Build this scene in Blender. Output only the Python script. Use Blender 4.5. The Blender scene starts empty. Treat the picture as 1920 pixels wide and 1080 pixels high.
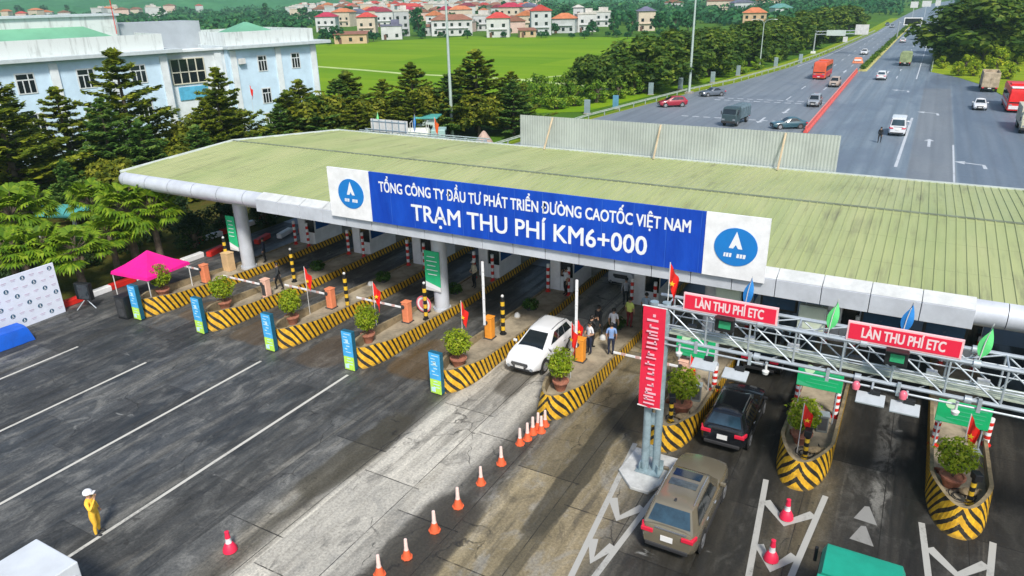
import bpy, math, random
import numpy as np
from mathutils import Vector, Matrix
random.seed(7)
SC = bpy.context.scene
COL = SC.collection
PI = math.pi
R = math.radians

# ------------------------------------------------------------------ camera
CAM_H = 17.0
FOC, PITCH, ROLL, YAW = 1356.2, R(22.019), R(-1.1387), R(29.348)
def cam_basis():
    fwd = np.array([-math.sin(YAW)*math.cos(PITCH), math.cos(YAW)*math.cos(PITCH), -math.sin(PITCH)])
    right = np.array([math.cos(YAW), math.sin(YAW), 0.0])
    up = np.cross(right, fwd)
    return (math.cos(ROLL)*right + math.sin(ROLL)*up, -math.sin(ROLL)*right + math.cos(ROLL)*up, fwd)
CR, CU, CF = cam_basis()
def G(px, py, z=0.0):
    """world point at height z seen at a spot of the survey photograph (1920 wide)"""
    d = CR*(px-960)/FOC - CU*(py-540)/FOC + CF
    t = (z-CAM_H)/d[2]
    return (d[0]*t, d[1]*t)
cam = bpy.data.cameras.new('camera')
cam.lens = FOC/1920*36
cam.sensor_width = 36
cam.clip_start = 0.5
cam.clip_end = 9000
camo = bpy.data.objects.new('camera', cam)
COL.objects.link(camo)
M = Matrix.Identity(4)
for i in range(3):
    M[i][0], M[i][1], M[i][2] = CR[i], CU[i], -CF[i]
M[2][3] = CAM_H
camo.matrix_world = M
SC.camera = camo

# ------------------------------------------------------------------ light
SUN_EL, SUN_AZ = R(48), R(140)          # azimuth clockwise from +Y
w = bpy.data.worlds.new("World")
SC.world = w
w.use_nodes = True
nt = w.node_tree
sky = nt.nodes.new('ShaderNodeTexSky')
sky.sky_type = 'NISHITA'
sky.sun_disc = False
sky.sun_elevation = SUN_EL
sky.sun_rotation = SUN_AZ
sky.dust_density = 2.0
bg = nt.nodes['Background']
nt.links.new(sky.outputs[0], bg.inputs[0])
bg.inputs[1].default_value = 0.125
sl = bpy.data.lights.new('sun', 'SUN')
sl.energy = 3.3
sl.angle = R(9)
sl.color = (1.0, 0.95, 0.87)
so = bpy.data.objects.new('sun', sl)
COL.objects.link(so)
sd = Vector((math.sin(SUN_AZ)*math.cos(SUN_EL), math.cos(SUN_AZ)*math.cos(SUN_EL), math.sin(SUN_EL)))
so.rotation_euler = sd.to_track_quat('Z', 'Y').to_euler()
so.location = (30, -30, 90)
vs = SC.view_settings
SC.display_settings.display_device = 'sRGB'
vs.view_transform = 'Standard'
vs.look = 'None'
vs.gamma = 1
vs.exposure = 0.42
vs.use_curve_mapping = False
SC.cycles.max_bounces = 5
SC.cycles.transparent_max_bounces = 4

# ------------------------------------------------------------------ materials
def s2l(c):
    c = c/255
    return c/12.92 if c <= 0.04045 else ((c+0.055)/1.055)**2.4
def rgb(r, g, b, k=1.0): return (s2l(r)*k, s2l(g)*k, s2l(b)*k)
class NT:
    def __init__(self, name):
        self.m = bpy.data.materials.new(name)
        self.m.use_nodes = True
        self.t = self.m.node_tree
        self.p = self.t.nodes['Principled BSDF']
    def n(self, typ, **kw):
        x = self.t.nodes.new(typ)
        for k, v in kw.items(): setattr(x, k, v)
        return x
    def put(self, sock, v):
        if hasattr(v, 'is_linked'): self.t.links.new(v, sock)
        elif isinstance(v, tuple) and len(v) == 3 and sock.type == 'RGBA': sock.default_value = (*v, 1)
        else: sock.default_value = v
    def math(self, op, a, b=0.0, c=0.0):
        x = self.n('ShaderNodeMath', operation=op)
        for i, v in enumerate((a, b, c)): self.put(x.inputs[i], v)
        return x.outputs[0]
    def sep(self, v):
        x = self.n('ShaderNodeSeparateXYZ'); self.put(x.inputs[0], v)
        return x.outputs
    def coord(self, which='Object'):
        return self.n('ShaderNodeTexCoord').outputs[which]
    def scaled(self, v, s, off=(0, 0, 0)):
        x = self.n('ShaderNodeMapping'); self.put(x.inputs[0], v)
        x.inputs['Scale'].default_value = s; x.inputs['Location'].default_value = off
        return x.outputs[0]
    def noise(self, v, scale=1.0, detail=3.0, rough=0.55, dist=0.0):
        x = self.n('ShaderNodeTexNoise'); self.put(x.inputs['Vector'], v)
        x.inputs['Scale'].default_value = scale; x.inputs['Detail'].default_value = detail
        x.inputs['Roughness'].default_value = rough; x.inputs['Distortion'].default_value = dist
        return x.outputs['Fac']
    def white(self, v):
        x = self.n('ShaderNodeTexWhiteNoise', noise_dimensions='3D'); self.put(x.inputs['Vector'], v)
        return x.outputs['Value']
    def comb(self, a, b, c=0.0):
        x = self.n('ShaderNodeCombineXYZ')
        for i, v in enumerate((a, b, c)): self.put(x.inputs[i], v)
        return x.outputs[0]
    def ss(self, v, lo, hi, to0=0.0, to1=1.0):
        x = self.n('ShaderNodeMapRange', interpolation_type='SMOOTHSTEP'); self.put(x.inputs[0], v)
        x.inputs[1].default_value = lo; x.inputs[2].default_value = hi
        x.inputs[3].default_value = to0; x.inputs[4].default_value = to1
        return x.outputs[0]
    def mix(self, f, a, b, mode='MIX'):
        x = self.n('ShaderNodeMix', data_type='RGBA', blend_type=mode)
        self.put(x.inputs[0], f); self.put(x.inputs[6], a); self.put(x.inputs[7], b)
        return x.outputs[2]
    def ramp(self, v, stops, interp='LINEAR'):
        x = self.n('ShaderNodeValToRGB'); self.put(x.inputs[0], v)
        cr = x.color_ramp; cr.interpolation = interp
        while len(cr.elements) < len(stops): cr.elements.new(0.5)
        for e, (p, c) in zip(cr.elements, stops):
            e.position = p; e.color = (*c, 1)
        return x.outputs[0]
    def bump(self, h, strength=0.3, dist=0.02):
        x = self.n('ShaderNodeBump'); self.put(x.inputs['Height'], h)
        x.inputs['Strength'].default_value = strength; x.inputs['Distance'].default_value = dist
        self.t.links.new(x.outputs[0], self.p.inputs['Normal'])
    def out(self, col, rough=0.6, metal=0.0, spec=0.5):
        self.put(self.p.inputs['Base Color'], col); self.put(self.p.inputs['Roughness'], rough)
        self.put(self.p.inputs['Metallic'], metal); self.p.inputs['Specular IOR Level'].default_value = spec
        return self.m
MATS = {}
def mat(name, col, rough=0.55, metal=0.0, spec=0.5, var=0.12, scale=1.5, coat=0.0):
    """plain paint / fabric / metal with grime mottling"""
    if name in MATS: return MATS[name]
    t = NT(name)
    if var > 0:
        f = t.noise(t.coord(), scale, 5, 0.65)
        f2 = t.ss(f, 0.3, 0.7)
        c = t.mix(f2, tuple(x*(1-var) for x in col), tuple(min(1, x*(1+var*0.7)) for x in col))
        t.out(c, t.ss(f, 0.3, 0.7, rough*1.15, rough*0.85), metal, spec)
    else:
        t.out(col, rough, metal, spec)
    if coat: t.p.inputs['Coat Weight'].default_value = coat; t.p.inputs['Coat Roughness'].default_value = 0.06
    MATS[name] = t.m
    return t.m
def leafmat(name, c0, c1, c2=None, scale=0.55, trans=0.25):
    """leaf colours: clumps of younger and older leaves"""
    if name in MATS: return MATS[name]
    t = NT(name)
    co = t.coord()
    f = t.noise(co, scale, 3, 0.6)
    geo = t.n('ShaderNodeNewGeometry')
    r = geo.outputs['Random Per Island']
    k = t.math('ADD', t.math('MULTIPLY', f, 1.5), t.math('MULTIPLY', r, 0.5))
    col = t.ramp(t.ss(k, 0.6, 1.45), [(0, c0), (0.55, c1), (1, c2 or c1)])
    t.out(col, 0.6, 0, 0.25)
    if trans:
        tr = t.n('ShaderNodeBsdfTranslucent'); t.put(tr.inputs[0], col)
        mx = t.n('ShaderNodeMixShader'); mx.inputs[0].default_value = trans
        o = t.t.nodes['Material Output']
        t.t.links.new(t.p.outputs[0], mx.inputs[1]); t.t.links.new(tr.outputs[0], mx.inputs[2])
        t.t.links.new(mx.outputs[0], o.inputs[0])
    MATS[name] = t.m
    return t.m

# ------------------------------------------------------------------ mesh building
class MB:
    def __init__(self): self.v = []; self.f = []; self.mi = []; self.uv = []
    def add(self, vs, fs, mi=0, uvs=None):
        o = len(self.v)
        self.v += [tuple(p) for p in vs]
        for i, f in enumerate(fs):
            self.f.append([o+k for k in f]); self.mi.append(mi)
            self.uv.append(uvs[i] if uvs else None)
        return self
    def box(self, c, s, rz=0.0, mi=0, rx=0.0, taper=1.0):
        x, y, z = s[0]/2, s[1]/2, s[2]/2
        pts = [(-x, -y, -z), (x, -y, -z), (x, y, -z), (-x, y, -z), (-x*taper, -y*taper, z), (x*taper, -y*taper, z), (x*taper, y*taper, z), (-x*taper, y*taper, z)]
        m = Matrix.Translation(c) @ Matrix.Rotation(rz, 4, 'Z') @ Matrix.Rotation(rx, 4, 'X')
        return self.add([m @ Vector(p) for p in pts], [(0, 3, 2, 1), (4, 5, 6, 7), (0, 1, 5, 4), (1, 2, 6, 5), (2, 3, 7, 6), (3, 0, 4, 7)], mi)
    def quad(self, a, b, c, d, mi=0): return self.add([a, b, c, d], [(0, 1, 2, 3)], mi)
    def tube(self, pts, rad, n=8, mi=0, cap=True):
        pts = [Vector(p) for p in pts]
        if not hasattr(rad, '__len__'): rad = [rad]*len(pts)
        rings = []
        for i, p in enumerate(pts):
            d = (pts[min(i+1, len(pts)-1)] - pts[max(i-1, 0)]).normalized()
            u = d.orthogonal().normalized() if abs(d.z) < 0.99 else Vector((1, 0, 0))
            v = d.cross(u).normalized(); u = v.cross(d)
            rings.append([p + (u*math.cos(2*PI*k/n) + v*math.sin(2*PI*k/n))*rad[i] for k in range(n)])
        return self.loft(rings, mi, cap)
    def loft(self, rings, mi=0, cap=True, closed=True):
        n = len(rings[0]); vs = [p for r in rings for p in r]; fs = []
        for i in range(len(rings)-1):
            for k in range(n if closed else n-1):
                a, b = i*n+k, i*n+(k+1) % n
                fs.append((a, b, b+n, a+n))
        if cap: fs.append(tuple(range(n))[::-1]); fs.append(tuple(range((len(rings)-1)*n, len(rings)*n)))
        return self.add(vs, fs, mi)
    def lathe(self, prof, c=(0, 0, 0), n=12, mi=0):
        return self.loft([[(c[0]+r*math.cos(2*PI*k/n), c[1]+r*math.sin(2*PI*k/n), c[2]+z) for k in range(n)] for r, z in prof], mi)
    def prism(self, poly, z0, z1, mi=0):
        return self.loft([[(x, y, z0) for x, y in poly], [(x, y, z1) for x, y in poly]], mi)
    def disc(self, c, axis, r, n=16, th=0.0, mi=0, sx=1.0):
        a = Vector(axis).normalized(); u = Vector((0, 0, 1)).cross(a)
        u = u.normalized() if u.length > 0.01 else Vector((1, 0, 0))
        v = a.cross(u); c = Vector(c)
        ring = [c + (u*math.cos(2*PI*k/n)*sx + v*math.sin(2*PI*k/n))*r for k in range(n)]
        if th: return self.loft([ring, [p + a*th for p in ring]], mi)
        return self.add(ring, [tuple(range(n))], mi)
    def ball(self, c, r, n=8, m=6, mi=0, jit=0.0):
        rx, ry, rz = r if hasattr(r, '__len__') else (r, r, r)
        vs = [(c[0], c[1], c[2]-rz)]; fs = []
        for i in range(1, m):
            a = -PI/2 + PI*i/m
            for k in range(n):
                j = 1+random.uniform(-jit, jit)
                vs.append((c[0]+rx*j*math.cos(a)*math.cos(2*PI*k/n), c[1]+ry*j*math.cos(a)*math.sin(2*PI*k/n), c[2]+rz*j*math.sin(a)))
        vs.append((c[0], c[1], c[2]+rz)); L = len(vs)-1
        for k in range(n): fs.append((0, 1+(k+1) % n, 1+k)); fs.append((L, L-n+k, L-n+(k+1) % n))
        for i in range(m-2):
            for k in range(n):
                a, b = 1+i*n+k, 1+i*n+(k+1) % n
                fs.append((a, b, b+n, a+n))
        return self.add(vs, fs, mi)
    def build(self, name, m, parent=None, smooth=False, bevel=0.0, ang=40):
        me = bpy.data.meshes.new(name)
        me.from_pydata(self.v, [], self.f)
        for x in (m if isinstance(m, (list, tuple)) else [m]): me.materials.append(x)
        if any(self.mi): me.polygons.foreach_set('material_index', self.mi)
        if any(u is not None for u in self.uv):
            ul = me.uv_layers.new(name='UVMap')
            flat = []
            for f, u in zip(self.f, self.uv): flat += [c for q in (u or [(0, 0)]*len(f)) for c in q]
            ul.data.foreach_set('uv', flat)
        if smooth:
            me.polygons.foreach_set('use_smooth', [True]*len(me.polygons))
            me.set_sharp_from_angle(angle=R(ang))
        me.update()
        o = bpy.data.objects.new(name, me)
        COL.objects.link(o)
        if parent: o.parent = parent
        if bevel:
            b = o.modifiers.new('bevel', 'BEVEL'); b.width = bevel; b.segments = 2; b.limit_method = 'ANGLE'; b.angle_limit = R(35)
        return o
def tag(o, label, cat, group=None, kind=None):
    if label: o['label'] = label
    if cat: o['category'] = cat
    if group: o['group'] = group
    if kind: o['kind'] = kind
    return o
def thing(name, label, cat, loc=(0, 0, 0), rz=0.0, group=None, scale=1.0):
    o = bpy.data.objects.new(name, None)
    o.empty_display_size = 0.3
    COL.objects.link(o)
    o.location = loc; o.rotation_euler = (0, 0, rz)
    if scale != 1.0: o.scale = (scale,)*3
    return tag(o, label, cat, group)
def setting(name, mb, m, **kw):
    o = mb.build(name, m, **kw); o['kind'] = 'structure'; return o
KIDS = {}
def dup(root, label, loc, rz=0.0, group=None, scale=None, mats=None):
    """a copy of a thing with copies of its parts and sub-parts"""
    def rec(o, par):
        c = o.copy(); COL.objects.link(c)
        if par is not None: c.parent = par
        for ch in list(o.children):
            k = rec(ch, c)
            if mats and ch.name.split('.')[0] in mats and k.data:
                k.data = k.data.copy(); k.data.materials[0] = mats[ch.name.split('.')[0]]
        return c
    c = rec(root, None)
    c.location = loc; c.rotation_euler = (0, 0, rz)
    if scale: c.scale = scale if hasattr(scale, '__len__') else (scale,)*3
    c['label'] = label
    if group: c['group'] = group
    return c
def text_mesh(body, width=None, height=None, bold=0.0, depth=0.0):
    """lettering as mesh in the XY plane, left-bottom at origin; returns verts, faces, w, h"""
    c = bpy.data.curves.new('lettering', 'FONT'); c.body = body; c.offset = bold; c.resolution_u = 3; c.extrude = depth
    o = bpy.data.objects.new('lettering', c); COL.objects.link(o)
    dg = bpy.context.evaluated_depsgraph_get(); dg.update()
    me = bpy.data.meshes.new_from_object(o.evaluated_get(dg))
    vs = [tuple(v.co) for v in me.vertices]; fs = [tuple(p.vertices) for p in me.polygons]
    bpy.data.objects.remove(o); bpy.data.meshes.remove(me); bpy.data.curves.remove(c)
    x0 = min(v[0] for v in vs); x1 = max(v[0] for v in vs); y0 = min(v[1] for v in vs); y1 = max(v[1] for v in vs)
    sx = width/(x1-x0) if width else 1; sy = height/(y1-y0) if height else sx
    if not width: sx = sy
    return [((v[0]-x0)*sx, (v[1]-y0)*sy, v[2]) for v in vs], fs, (x1-x0)*sx, (y1-y0)*sy
def put_text(mb, body, o, ux, uy, **kw):
    """adds lettering to a mesh builder on a plane: o lower-left corner, ux/uy unit axes"""
    b = kw.pop('bold', 0); vs, fs, tw, th = text_mesh(body, **kw)
    o, ux, uy = Vector(o), Vector(ux), Vector(uy); nz = ux.cross(uy)
    for k, (dx, dy) in enumerate(((0, 0), (b, 0), (0, b), (b, b), (b/2, b/2)) if b else ((0, 0),)):   # heavier strokes
        mb.add([o + ux*(v[0]+dx) + uy*(v[1]+dy) + nz*(v[2]+k*.0006) for v in vs], fs)
    return tw, th
# ------------------------------------------------------------------ ground materials
def slab_material():
    """old toll plaza paving: asphalt on the left, worn concrete slabs, wet dark lanes on the right"""
    t = NT('plaza_paving')
    co = t.coord(); X, Y, Z = t.sep(co)
    wob = t.math('MULTIPLY', t.math('SUBTRACT', t.noise(t.scaled(co, (.3, .12, 1)), 1.0, 4, .6), .5), 1.3)
    xs = t.math('ADD', X, wob)
    k = t.math('DIVIDE', t.math('ADD', xs, 46.0), 62.0)
    def st(x): return (x+46.0)/62.0
    asph = (.040, .046, .054); asph2 = (.046, .050, .053); brown = (.082, .07, .045); lite = (.53, .51, .45)
    col = t.ramp(k, [(0, asph), (st(-24), asph), (st(-22.3), asph2), (st(-18.6), (.070, .074, .076)), (st(-17.2), (.11, .10, .075)), (st(-16.5), lite), (st(-13.3), lite),
                     (st(-12.7), (.10, .095, .08)), (st(-11.4), (.10, .092, .07)), (st(-11.0), (.26, .215, .125)), (st(-9.4), (.17, .14, .08)), (st(-7.4), (.25, .205, .12)), (st(-6.6), (.10, .095, .08)),
                     (st(-5.9), (.030, .027, .021)), (st(-2.6), (.017, .016, .013)), (st(-1.0), (.085, .070, .042)), (st(-.2), (.020, .018, .015)), (st(1.0), (.015, .014, .013)), (st(9), (.022, .021, .019))])
    # bright worn strip fades under the canopy and to the rear
    streak = t.noise(t.scaled(co, (1.0, .055, 1)), 1.35, 7, .62, .35)
    fine = t.noise(t.scaled(co, (1.0, .22, 1)), 3.2, 6, .7)
    broad = t.noise(t.scaled(co, (1.0, .3, 1), (7, 3, 0)), .22, 5, .6, .5)
    spot = t.noise(t.scaled(co, (1, .6, 1), (31, 11, 0)), .55, 5, .65, .8)
    # dry dusty film lying in streaks along the lanes (left asphalt and brown strips)
    dry = t.math('MULTIPLY', t.math('MULTIPLY', t.ss(streak, .52, .64), t.ss(broad, .40, .58)), t.ss(X, -7.5, -5.5, 1.0, .25))
    col = t.mix(t.math('MULTIPLY', dry, t.ss(X, -24, -17, .42, .66)), col, t.mix(t.ss(X, -24, -15), (.20, .195, .175), (.26, .24, .195)))
    oil = t.math('MULTIPLY', t.ss(t.noise(t.scaled(co, (1.0, .05, 1), (3, 9, 0)), 1.7, 5, .6, .3), .53, .63), .80)
    col = t.mix(oil, col, t.mix(.5, col, (.022, .021, .018)))
    col = t.mix(t.ss(fine, .3, .72), t.mix(.30, col, (.014, .014, .012)), t.mix(t.ss(X, -7.5, -5.5, .10, .02), col, (.38, .36, .31)))
    mot = t.noise(t.scaled(co, (1.0, .55, 1), (5, 21, 0)), 1.15, 7, .68, .6)
    lg = t.math('MULTIPLY', t.ss(X, -20, -15, .36, .5), t.ss(X, -7.5, -5.5, 1.0, .22))
    col = t.mix(t.math('MULTIPLY', t.ss(mot, .50, .66), lg), col, (.24, .24, .225))
    col = t.mix(t.ss(mot, .47, .34, 0.0, .42), col, (.016, .018, .021))
    wornl = t.math('MULTIPLY', t.ss(t.math('ABSOLUTE', t.math('SUBTRACT', xs, 1.05)), .15, .55, 1, 0), t.math('MULTIPLY', t.ss(Y, 22, 25), t.ss(mot, .42, .56)))
    col = t.mix(t.math('MULTIPLY', wornl, .6), col, (.19, .19, .18))
    # slabs
    lane = t.math('FLOOR', t.math('DIVIDE', t.math('ADD', X, 37.22), 2.575))
    row = t.math('FLOOR', t.math('DIVIDE', t.math('ADD', Y, t.math('MULTIPLY', lane, 1.3)), 5.6))
    wn = t.white(t.comb(lane, row, 0.0))
    col = t.mix(1.0, col, t.ramp(wn, [(0, (.62, .62, .62)), (1, (1.38, 1.36, 1.32))]), 'MULTIPLY')
    # tyre lanes: two darker bands per lane
    u = t.math('FRACT', t.math('DIVIDE', t.math('ADD', X, 37.8+2.575-.9), 5.15))
    b1 = t.math('ABSOLUTE', t.math('SUBTRACT', u, .33)); b2 = t.math('ABSOLUTE', t.math('SUBTRACT', u, .67))
    tyre = t.ss(t.math('MINIMUM', b1, b2), .02, .12, 1.0, 0.0)
    tyre = t.math('MULTIPLY', tyre, t.ss(t.noise(t.scaled(co, (.6, .05, 1), (13, 5, 0)), .9, 3), .42, .62))
    col = t.mix(t.math('MULTIPLY', tyre, .55), col, (.030, .028, .024))
    # pale chalky scuffs crossing the slabs
    sc = t.math('MULTIPLY', t.ss(t.noise(t.scaled(co, (.5, 1.2, 1), (2, 17, 0)), .8, 7, .7, 1.2), .63, .70), t.ss(spot, .48, .6))
    col = t.mix(t.math('MULTIPLY', sc, .55), col, (.34, .345, .33))
    # dark soaked patch beside the cones, and around the chevrons
    def patch(cx, cy, sx, sy, soft=.35):
        dx = t.math('DIVIDE', t.math('SUBTRACT', xs, cx), sx); dy = t.math('DIVIDE', t.math('SUBTRACT', Y, cy), sy)
        d = t.math('ADD', t.math('POWER', t.math('ABSOLUTE', dx), 4.0), t.math('POWER', t.math('ABSOLUTE', dy), 4.0))
        d = t.math('ADD', d, t.math('MULTIPLY', t.math('SUBTRACT', spot, .5), 1.6))
        return t.ss(d, .55, .55+soft*2, 1.0, 0.0)
    for cx, cy, sx, sy, c, a in ((-12.2, 14.6, 1.25, 3.6, (.045, .04, .03), .85), (-9.2, 22.3, .55, 5.2, (.04, .036, .024), .8), (-9.0, 14.0, .4, 5, (.05, .045, .03), .6), (-7.7, 26.2, 1.4, 1.9, (.028, .025, .018), .85),
                                 (-17.6, 18.5, .8, 3.2, (.05, .045, .03), .7), (-19.8, 26.4, 1.5, 2.2, (.11, .065, .02), .55), (-14.6, 27.3, .7, 2.4, (.055, .048, .036), .7), (-29.9, 25.0, 1.4, 1.6, (.10, .065, .03), .5), (-35, 25.4, 1.2, 1.4, (.10, .06, .025), .5), (-24.8, 24.8, 1.3, 1.8, (.09, .06, .03), .45)):
        col = t.mix(t.math('MULTIPLY', patch(cx, cy, sx, sy), a), col, c)
    # joints
    jx = t.math('ABSOLUTE', t.math('SUBTRACT', t.math('FRACT', t.math('DIVIDE', t.math('ADD', X, 37.22+.25), 2.575)), .5))
    jx = t.ss(jx, .4905, .4975)
    yy = t.math('DIVIDE', t.math('ADD', t.math('ADD', Y, t.math('MULTIPLY', lane, 1.3)), t.math('MULTIPLY', wob, .06)), 5.6)
    jy = t.ss(t.math('ABSOLUTE', t.math('SUBTRACT', t.math('FRACT', yy), .5)), .4935, .4985)
    j = t.math('MAXIMUM', jx, jy)
    right = t.ss(X, -20.5, -18)
    j = t.math('MULTIPLY', t.math('MULTIPLY', j, t.math('ADD', t.math('MULTIPLY', right, .65), .3)), t.ss(fine, .35, .55, .35, 1.0))
    col = t.mix(j, col, (.012, .011, .010))
    grain = t.noise(co, 11.0, 4, .75)
    col = t.mix(1.0, col, t.ramp(grain, [(.28, (.60, .60, .60)), (.5, (1.0, 1.0, 1.0)), (.72, (1.42, 1.41, 1.38))]), 'MULTIPLY')
    vd = t.n('ShaderNodeTexVoronoi', feature='DISTANCE_TO_EDGE'); vd.inputs['Scale'].default_value = .30
    warp = t.n('ShaderNodeVectorMath', operation='ADD'); wn2 = t.n('ShaderNodeTexNoise'); t.put(wn2.inputs['Vector'], co); wn2.inputs['Scale'].default_value = .9; wn2.inputs['Detail'].default_value = 5
    t.put(warp.inputs[0], t.scaled(co, (1, .6, 1))); t.put(warp.inputs[1], wn2.outputs['Color']); t.put(vd.inputs['Vector'], warp.outputs[0])
    crack = t.math('MULTIPLY', t.ss(vd.outputs['Distance'], .002, .010, 1.0, 0.0), t.ss(spot, .47, .60))
    col = t.mix(t.math('MULTIPLY', crack, .7), col, (.014, .013, .012))
    drip = t.math('MULTIPLY', t.ss(t.noise(co, 2.2, 3, .5), .66, .71), t.ss(broad, .5, .62)); col = t.mix(t.math('MULTIPLY', drip, .6), col, (.016, .015, .013))
    rough = t.math('SUBTRACT', .78, t.math('MULTIPLY', t.ss(broad, .62, .45), t.ss(streak, .60, .42, 0.0, .34)))
    t.bump(t.math('ADD', t.math('MULTIPLY', j, -1.0), t.math('MULTIPLY', fine, .5)), .35, .02)
    t.out(col, rough, 0, .4)
    return t.m
def asphalt_material():
    t = NT('rear_asphalt')
    co = t.coord(); X, Y, Z = t.sep(co)
    streak = t.noise(t.scaled(co, (1.0, .03, 1)), .9, 6, .6, .3)
    blot = t.noise(t.scaled(co, (1.0, .4, 1)), .12, 5, .6, .6)
    fine = t.noise(co, 2.5, 5, .7)
    col = t.mix(t.ss(streak, .35, .65), (.105, .160, .215), (.195, .255, .31))
    col = t.mix(t.ss(blot, .45, .68), col, (.082, .112, .165))
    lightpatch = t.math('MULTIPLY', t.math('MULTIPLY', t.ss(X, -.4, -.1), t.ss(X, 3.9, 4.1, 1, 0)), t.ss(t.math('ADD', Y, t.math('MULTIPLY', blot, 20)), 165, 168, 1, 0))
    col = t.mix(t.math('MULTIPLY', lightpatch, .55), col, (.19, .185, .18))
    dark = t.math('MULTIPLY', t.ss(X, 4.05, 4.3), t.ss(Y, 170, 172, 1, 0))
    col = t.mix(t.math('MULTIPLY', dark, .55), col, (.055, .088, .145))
    left = t.ss(X, -13, -12.6, 1, 0)
    col = t.mix(t.math('MULTIPLY', left, .45), col, (.20, .205, .22))
    tx = t.math('ABSOLUTE', t.math('SUBTRACT', t.math('FRACT', t.math('DIVIDE', X, 1.85)), .5))
    col = t.mix(t.math('MULTIPLY', t.ss(tx, .3, .5), .22), col, (.035, .04, .05))
    j = t.ss(t.math('ABSOLUTE', t.math('SUBTRACT', t.math('FRACT', t.math('DIVIDE', Y, 9.0)), .5)), .496, .4985)
    col = t.mix(t.math('MULTIPLY', j, .45), col, (.03, .035, .04))
    col = t.mix(.35, col, t.mix(fine, (.06, .075, .09), (.28, .30, .33)))
    t.out(col, t.ss(blot, .35, .65, .62, .42), 0, .5)
    return t.m
def rice_material():
    t = NT('rice')
    co = t.coord(); X, Y, Z = t.sep(co)
    band = t.noise(t.scaled(co, (.012, .06, 1)), 1.0, 5, .6, .5)
    fine = t.noise(t.scaled(co, (.35, .9, 1)), 1.0, 4, .7)
    col = t.ramp(band, [(.3, (.085, .195, .004)), (.5, (.14, .27, .005)), (.72, (.22, .325, .012))])
    col = t.mix(.25, col, t.mix(fine, (.05, .15, .003), (.22, .36, .01)))
    cell = t.white(t.comb(t.math('FLOOR', t.math('DIVIDE', X, 45.0)), t.math('FLOOR', t.math('DIVIDE', Y, 22.0)), 0.0))
    col = t.mix(.22, col, t.mix(cell, (.05, .17, .0), (.26, .34, .01)))
    t.out(col, .9, 0, .1)
    t.bump(fine, .4, .2)
    return t.m
def grass_material(name, c0, c1, c2, sc=.15):
    t = NT(name)
    co = t.coord()
    a = t.noise(co, sc, 6, .65, .4); b = t.noise(co, 2.3, 5, .7)
    col = t.ramp(a, [(.3, c0), (.5, c1), (.7, c2)])
    col = t.mix(.35, col, t.mix(b, tuple(x*.4 for x in c0), tuple(min(1, x*1.5) for x in c2)))
    t.out(col, .95, 0, .1); t.bump(b, .6, .15)
    return t.m
def paint_material(name, c, wear=.5):
    t = NT(name)
    co = t.coord()
    a = t.noise(t.scaled(co, (1, .3, 1)), 1.6, 6, .7); b = t.noise(co, 9, 3, .7)
    f = t.ss(t.math('ADD', t.math('MULTIPLY', a, .7), t.math('MULTIPLY', b, .3)), .36-.1*wear, .50)
    dirt = tuple(x*.33 for x in c)
    t.out(t.mix(f, t.mix(.5, dirt, (.12, .115, .1)), c), .7, 0, .3)
    return t.m
def hazard_material():
    """yellow and black chevrons, laid out in the wall's own unrolled coordinates"""
    t = NT('hazard_stripes')
    uv = t.n('ShaderNodeUVMap').outputs[0]
    U, V, _ = t.sep(uv)
    ua = t.math('ABSOLUTE', U); ub = t.math('MAXIMUM', t.math('MULTIPLY', ua, .60), t.math('SUBTRACT', ua, .44))
    s = t.math('ADD', ub, t.math('MULTIPLY', V, t.ss(ua, .5, 2.2, .62, .46)))
    f = t.math('FRACT', t.math('DIVIDE', s, .31))
    n = t.noise(t.coord(), 3.0, 5, .7)
    e = t.ss(t.math('ADD', f, t.math('MULTIPLY', t.math('SUBTRACT', n, .5), .05)), .57, .60)
    yel = t.mix(t.ss(n, .35, .7), (.50, .27, .012), (.84, .50, .025))
    blk = t.mix(t.ss(n, .4, .7), (.012, .011, .01), (.06, .048, .025))
    foot = t.ss(t.math('ADD', V, t.math('MULTIPLY', n, .2)), .10, .22, .55, 0.0)
    chip = t.ss(t.noise(t.coord(), 7.0, 6, .75), .60, .68, 0, .75)
    t.out(t.mix(foot, t.mix(chip, t.mix(e, yel, blk), (.22, .18, .11)), (.10, .075, .035)), .55, 0, .4)
    return t.m
M_PLAZA = slab_material(); M_ASPH = asphalt_material(); M_RICE = rice_material(); M_HAZ = hazard_material()
M_GRASS = grass_material('grass', (.025, .075, .008), (.05, .13, .012), (.10, .19, .015), .03)
M_VERGE = grass_material('verge_grass', (.07, .16, .008), (.17, .27, .012), (.30, .33, .02), .25)
M_SOIL = grass_material('planting_bed', (.03, .055, .008), (.06, .075, .012), (.10, .07, .02), .5)
M_LINE = paint_material('road_paint', (.52, .51, .46), 1.0); M_CHEV = paint_material('chevron_paint', (.38, .38, .355), 1.5); M_LINE2 = paint_material('worn_paint', (.46, .50, .54), 1.2)
M_PATH = mat('path', (.42, .52, .20), .95, var=.2, scale=.2)
M_CONC = mat('concrete', (.30, .28, .24), .85, var=.35, scale=1.2)
M_DIRTC = mat('island_concrete', (.31, .265, .19), .9, var=.45, scale=.9)
def poly(name, pts, z, m):
    mb = MB(); mb.add([(x, y, z) for x, y in pts], [tuple(range(len(pts)))])
    o = setting(name, mb, m)
    if o.data.polygons[0].normal.z < 0: o.data.flip_normals()
    return o
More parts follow.
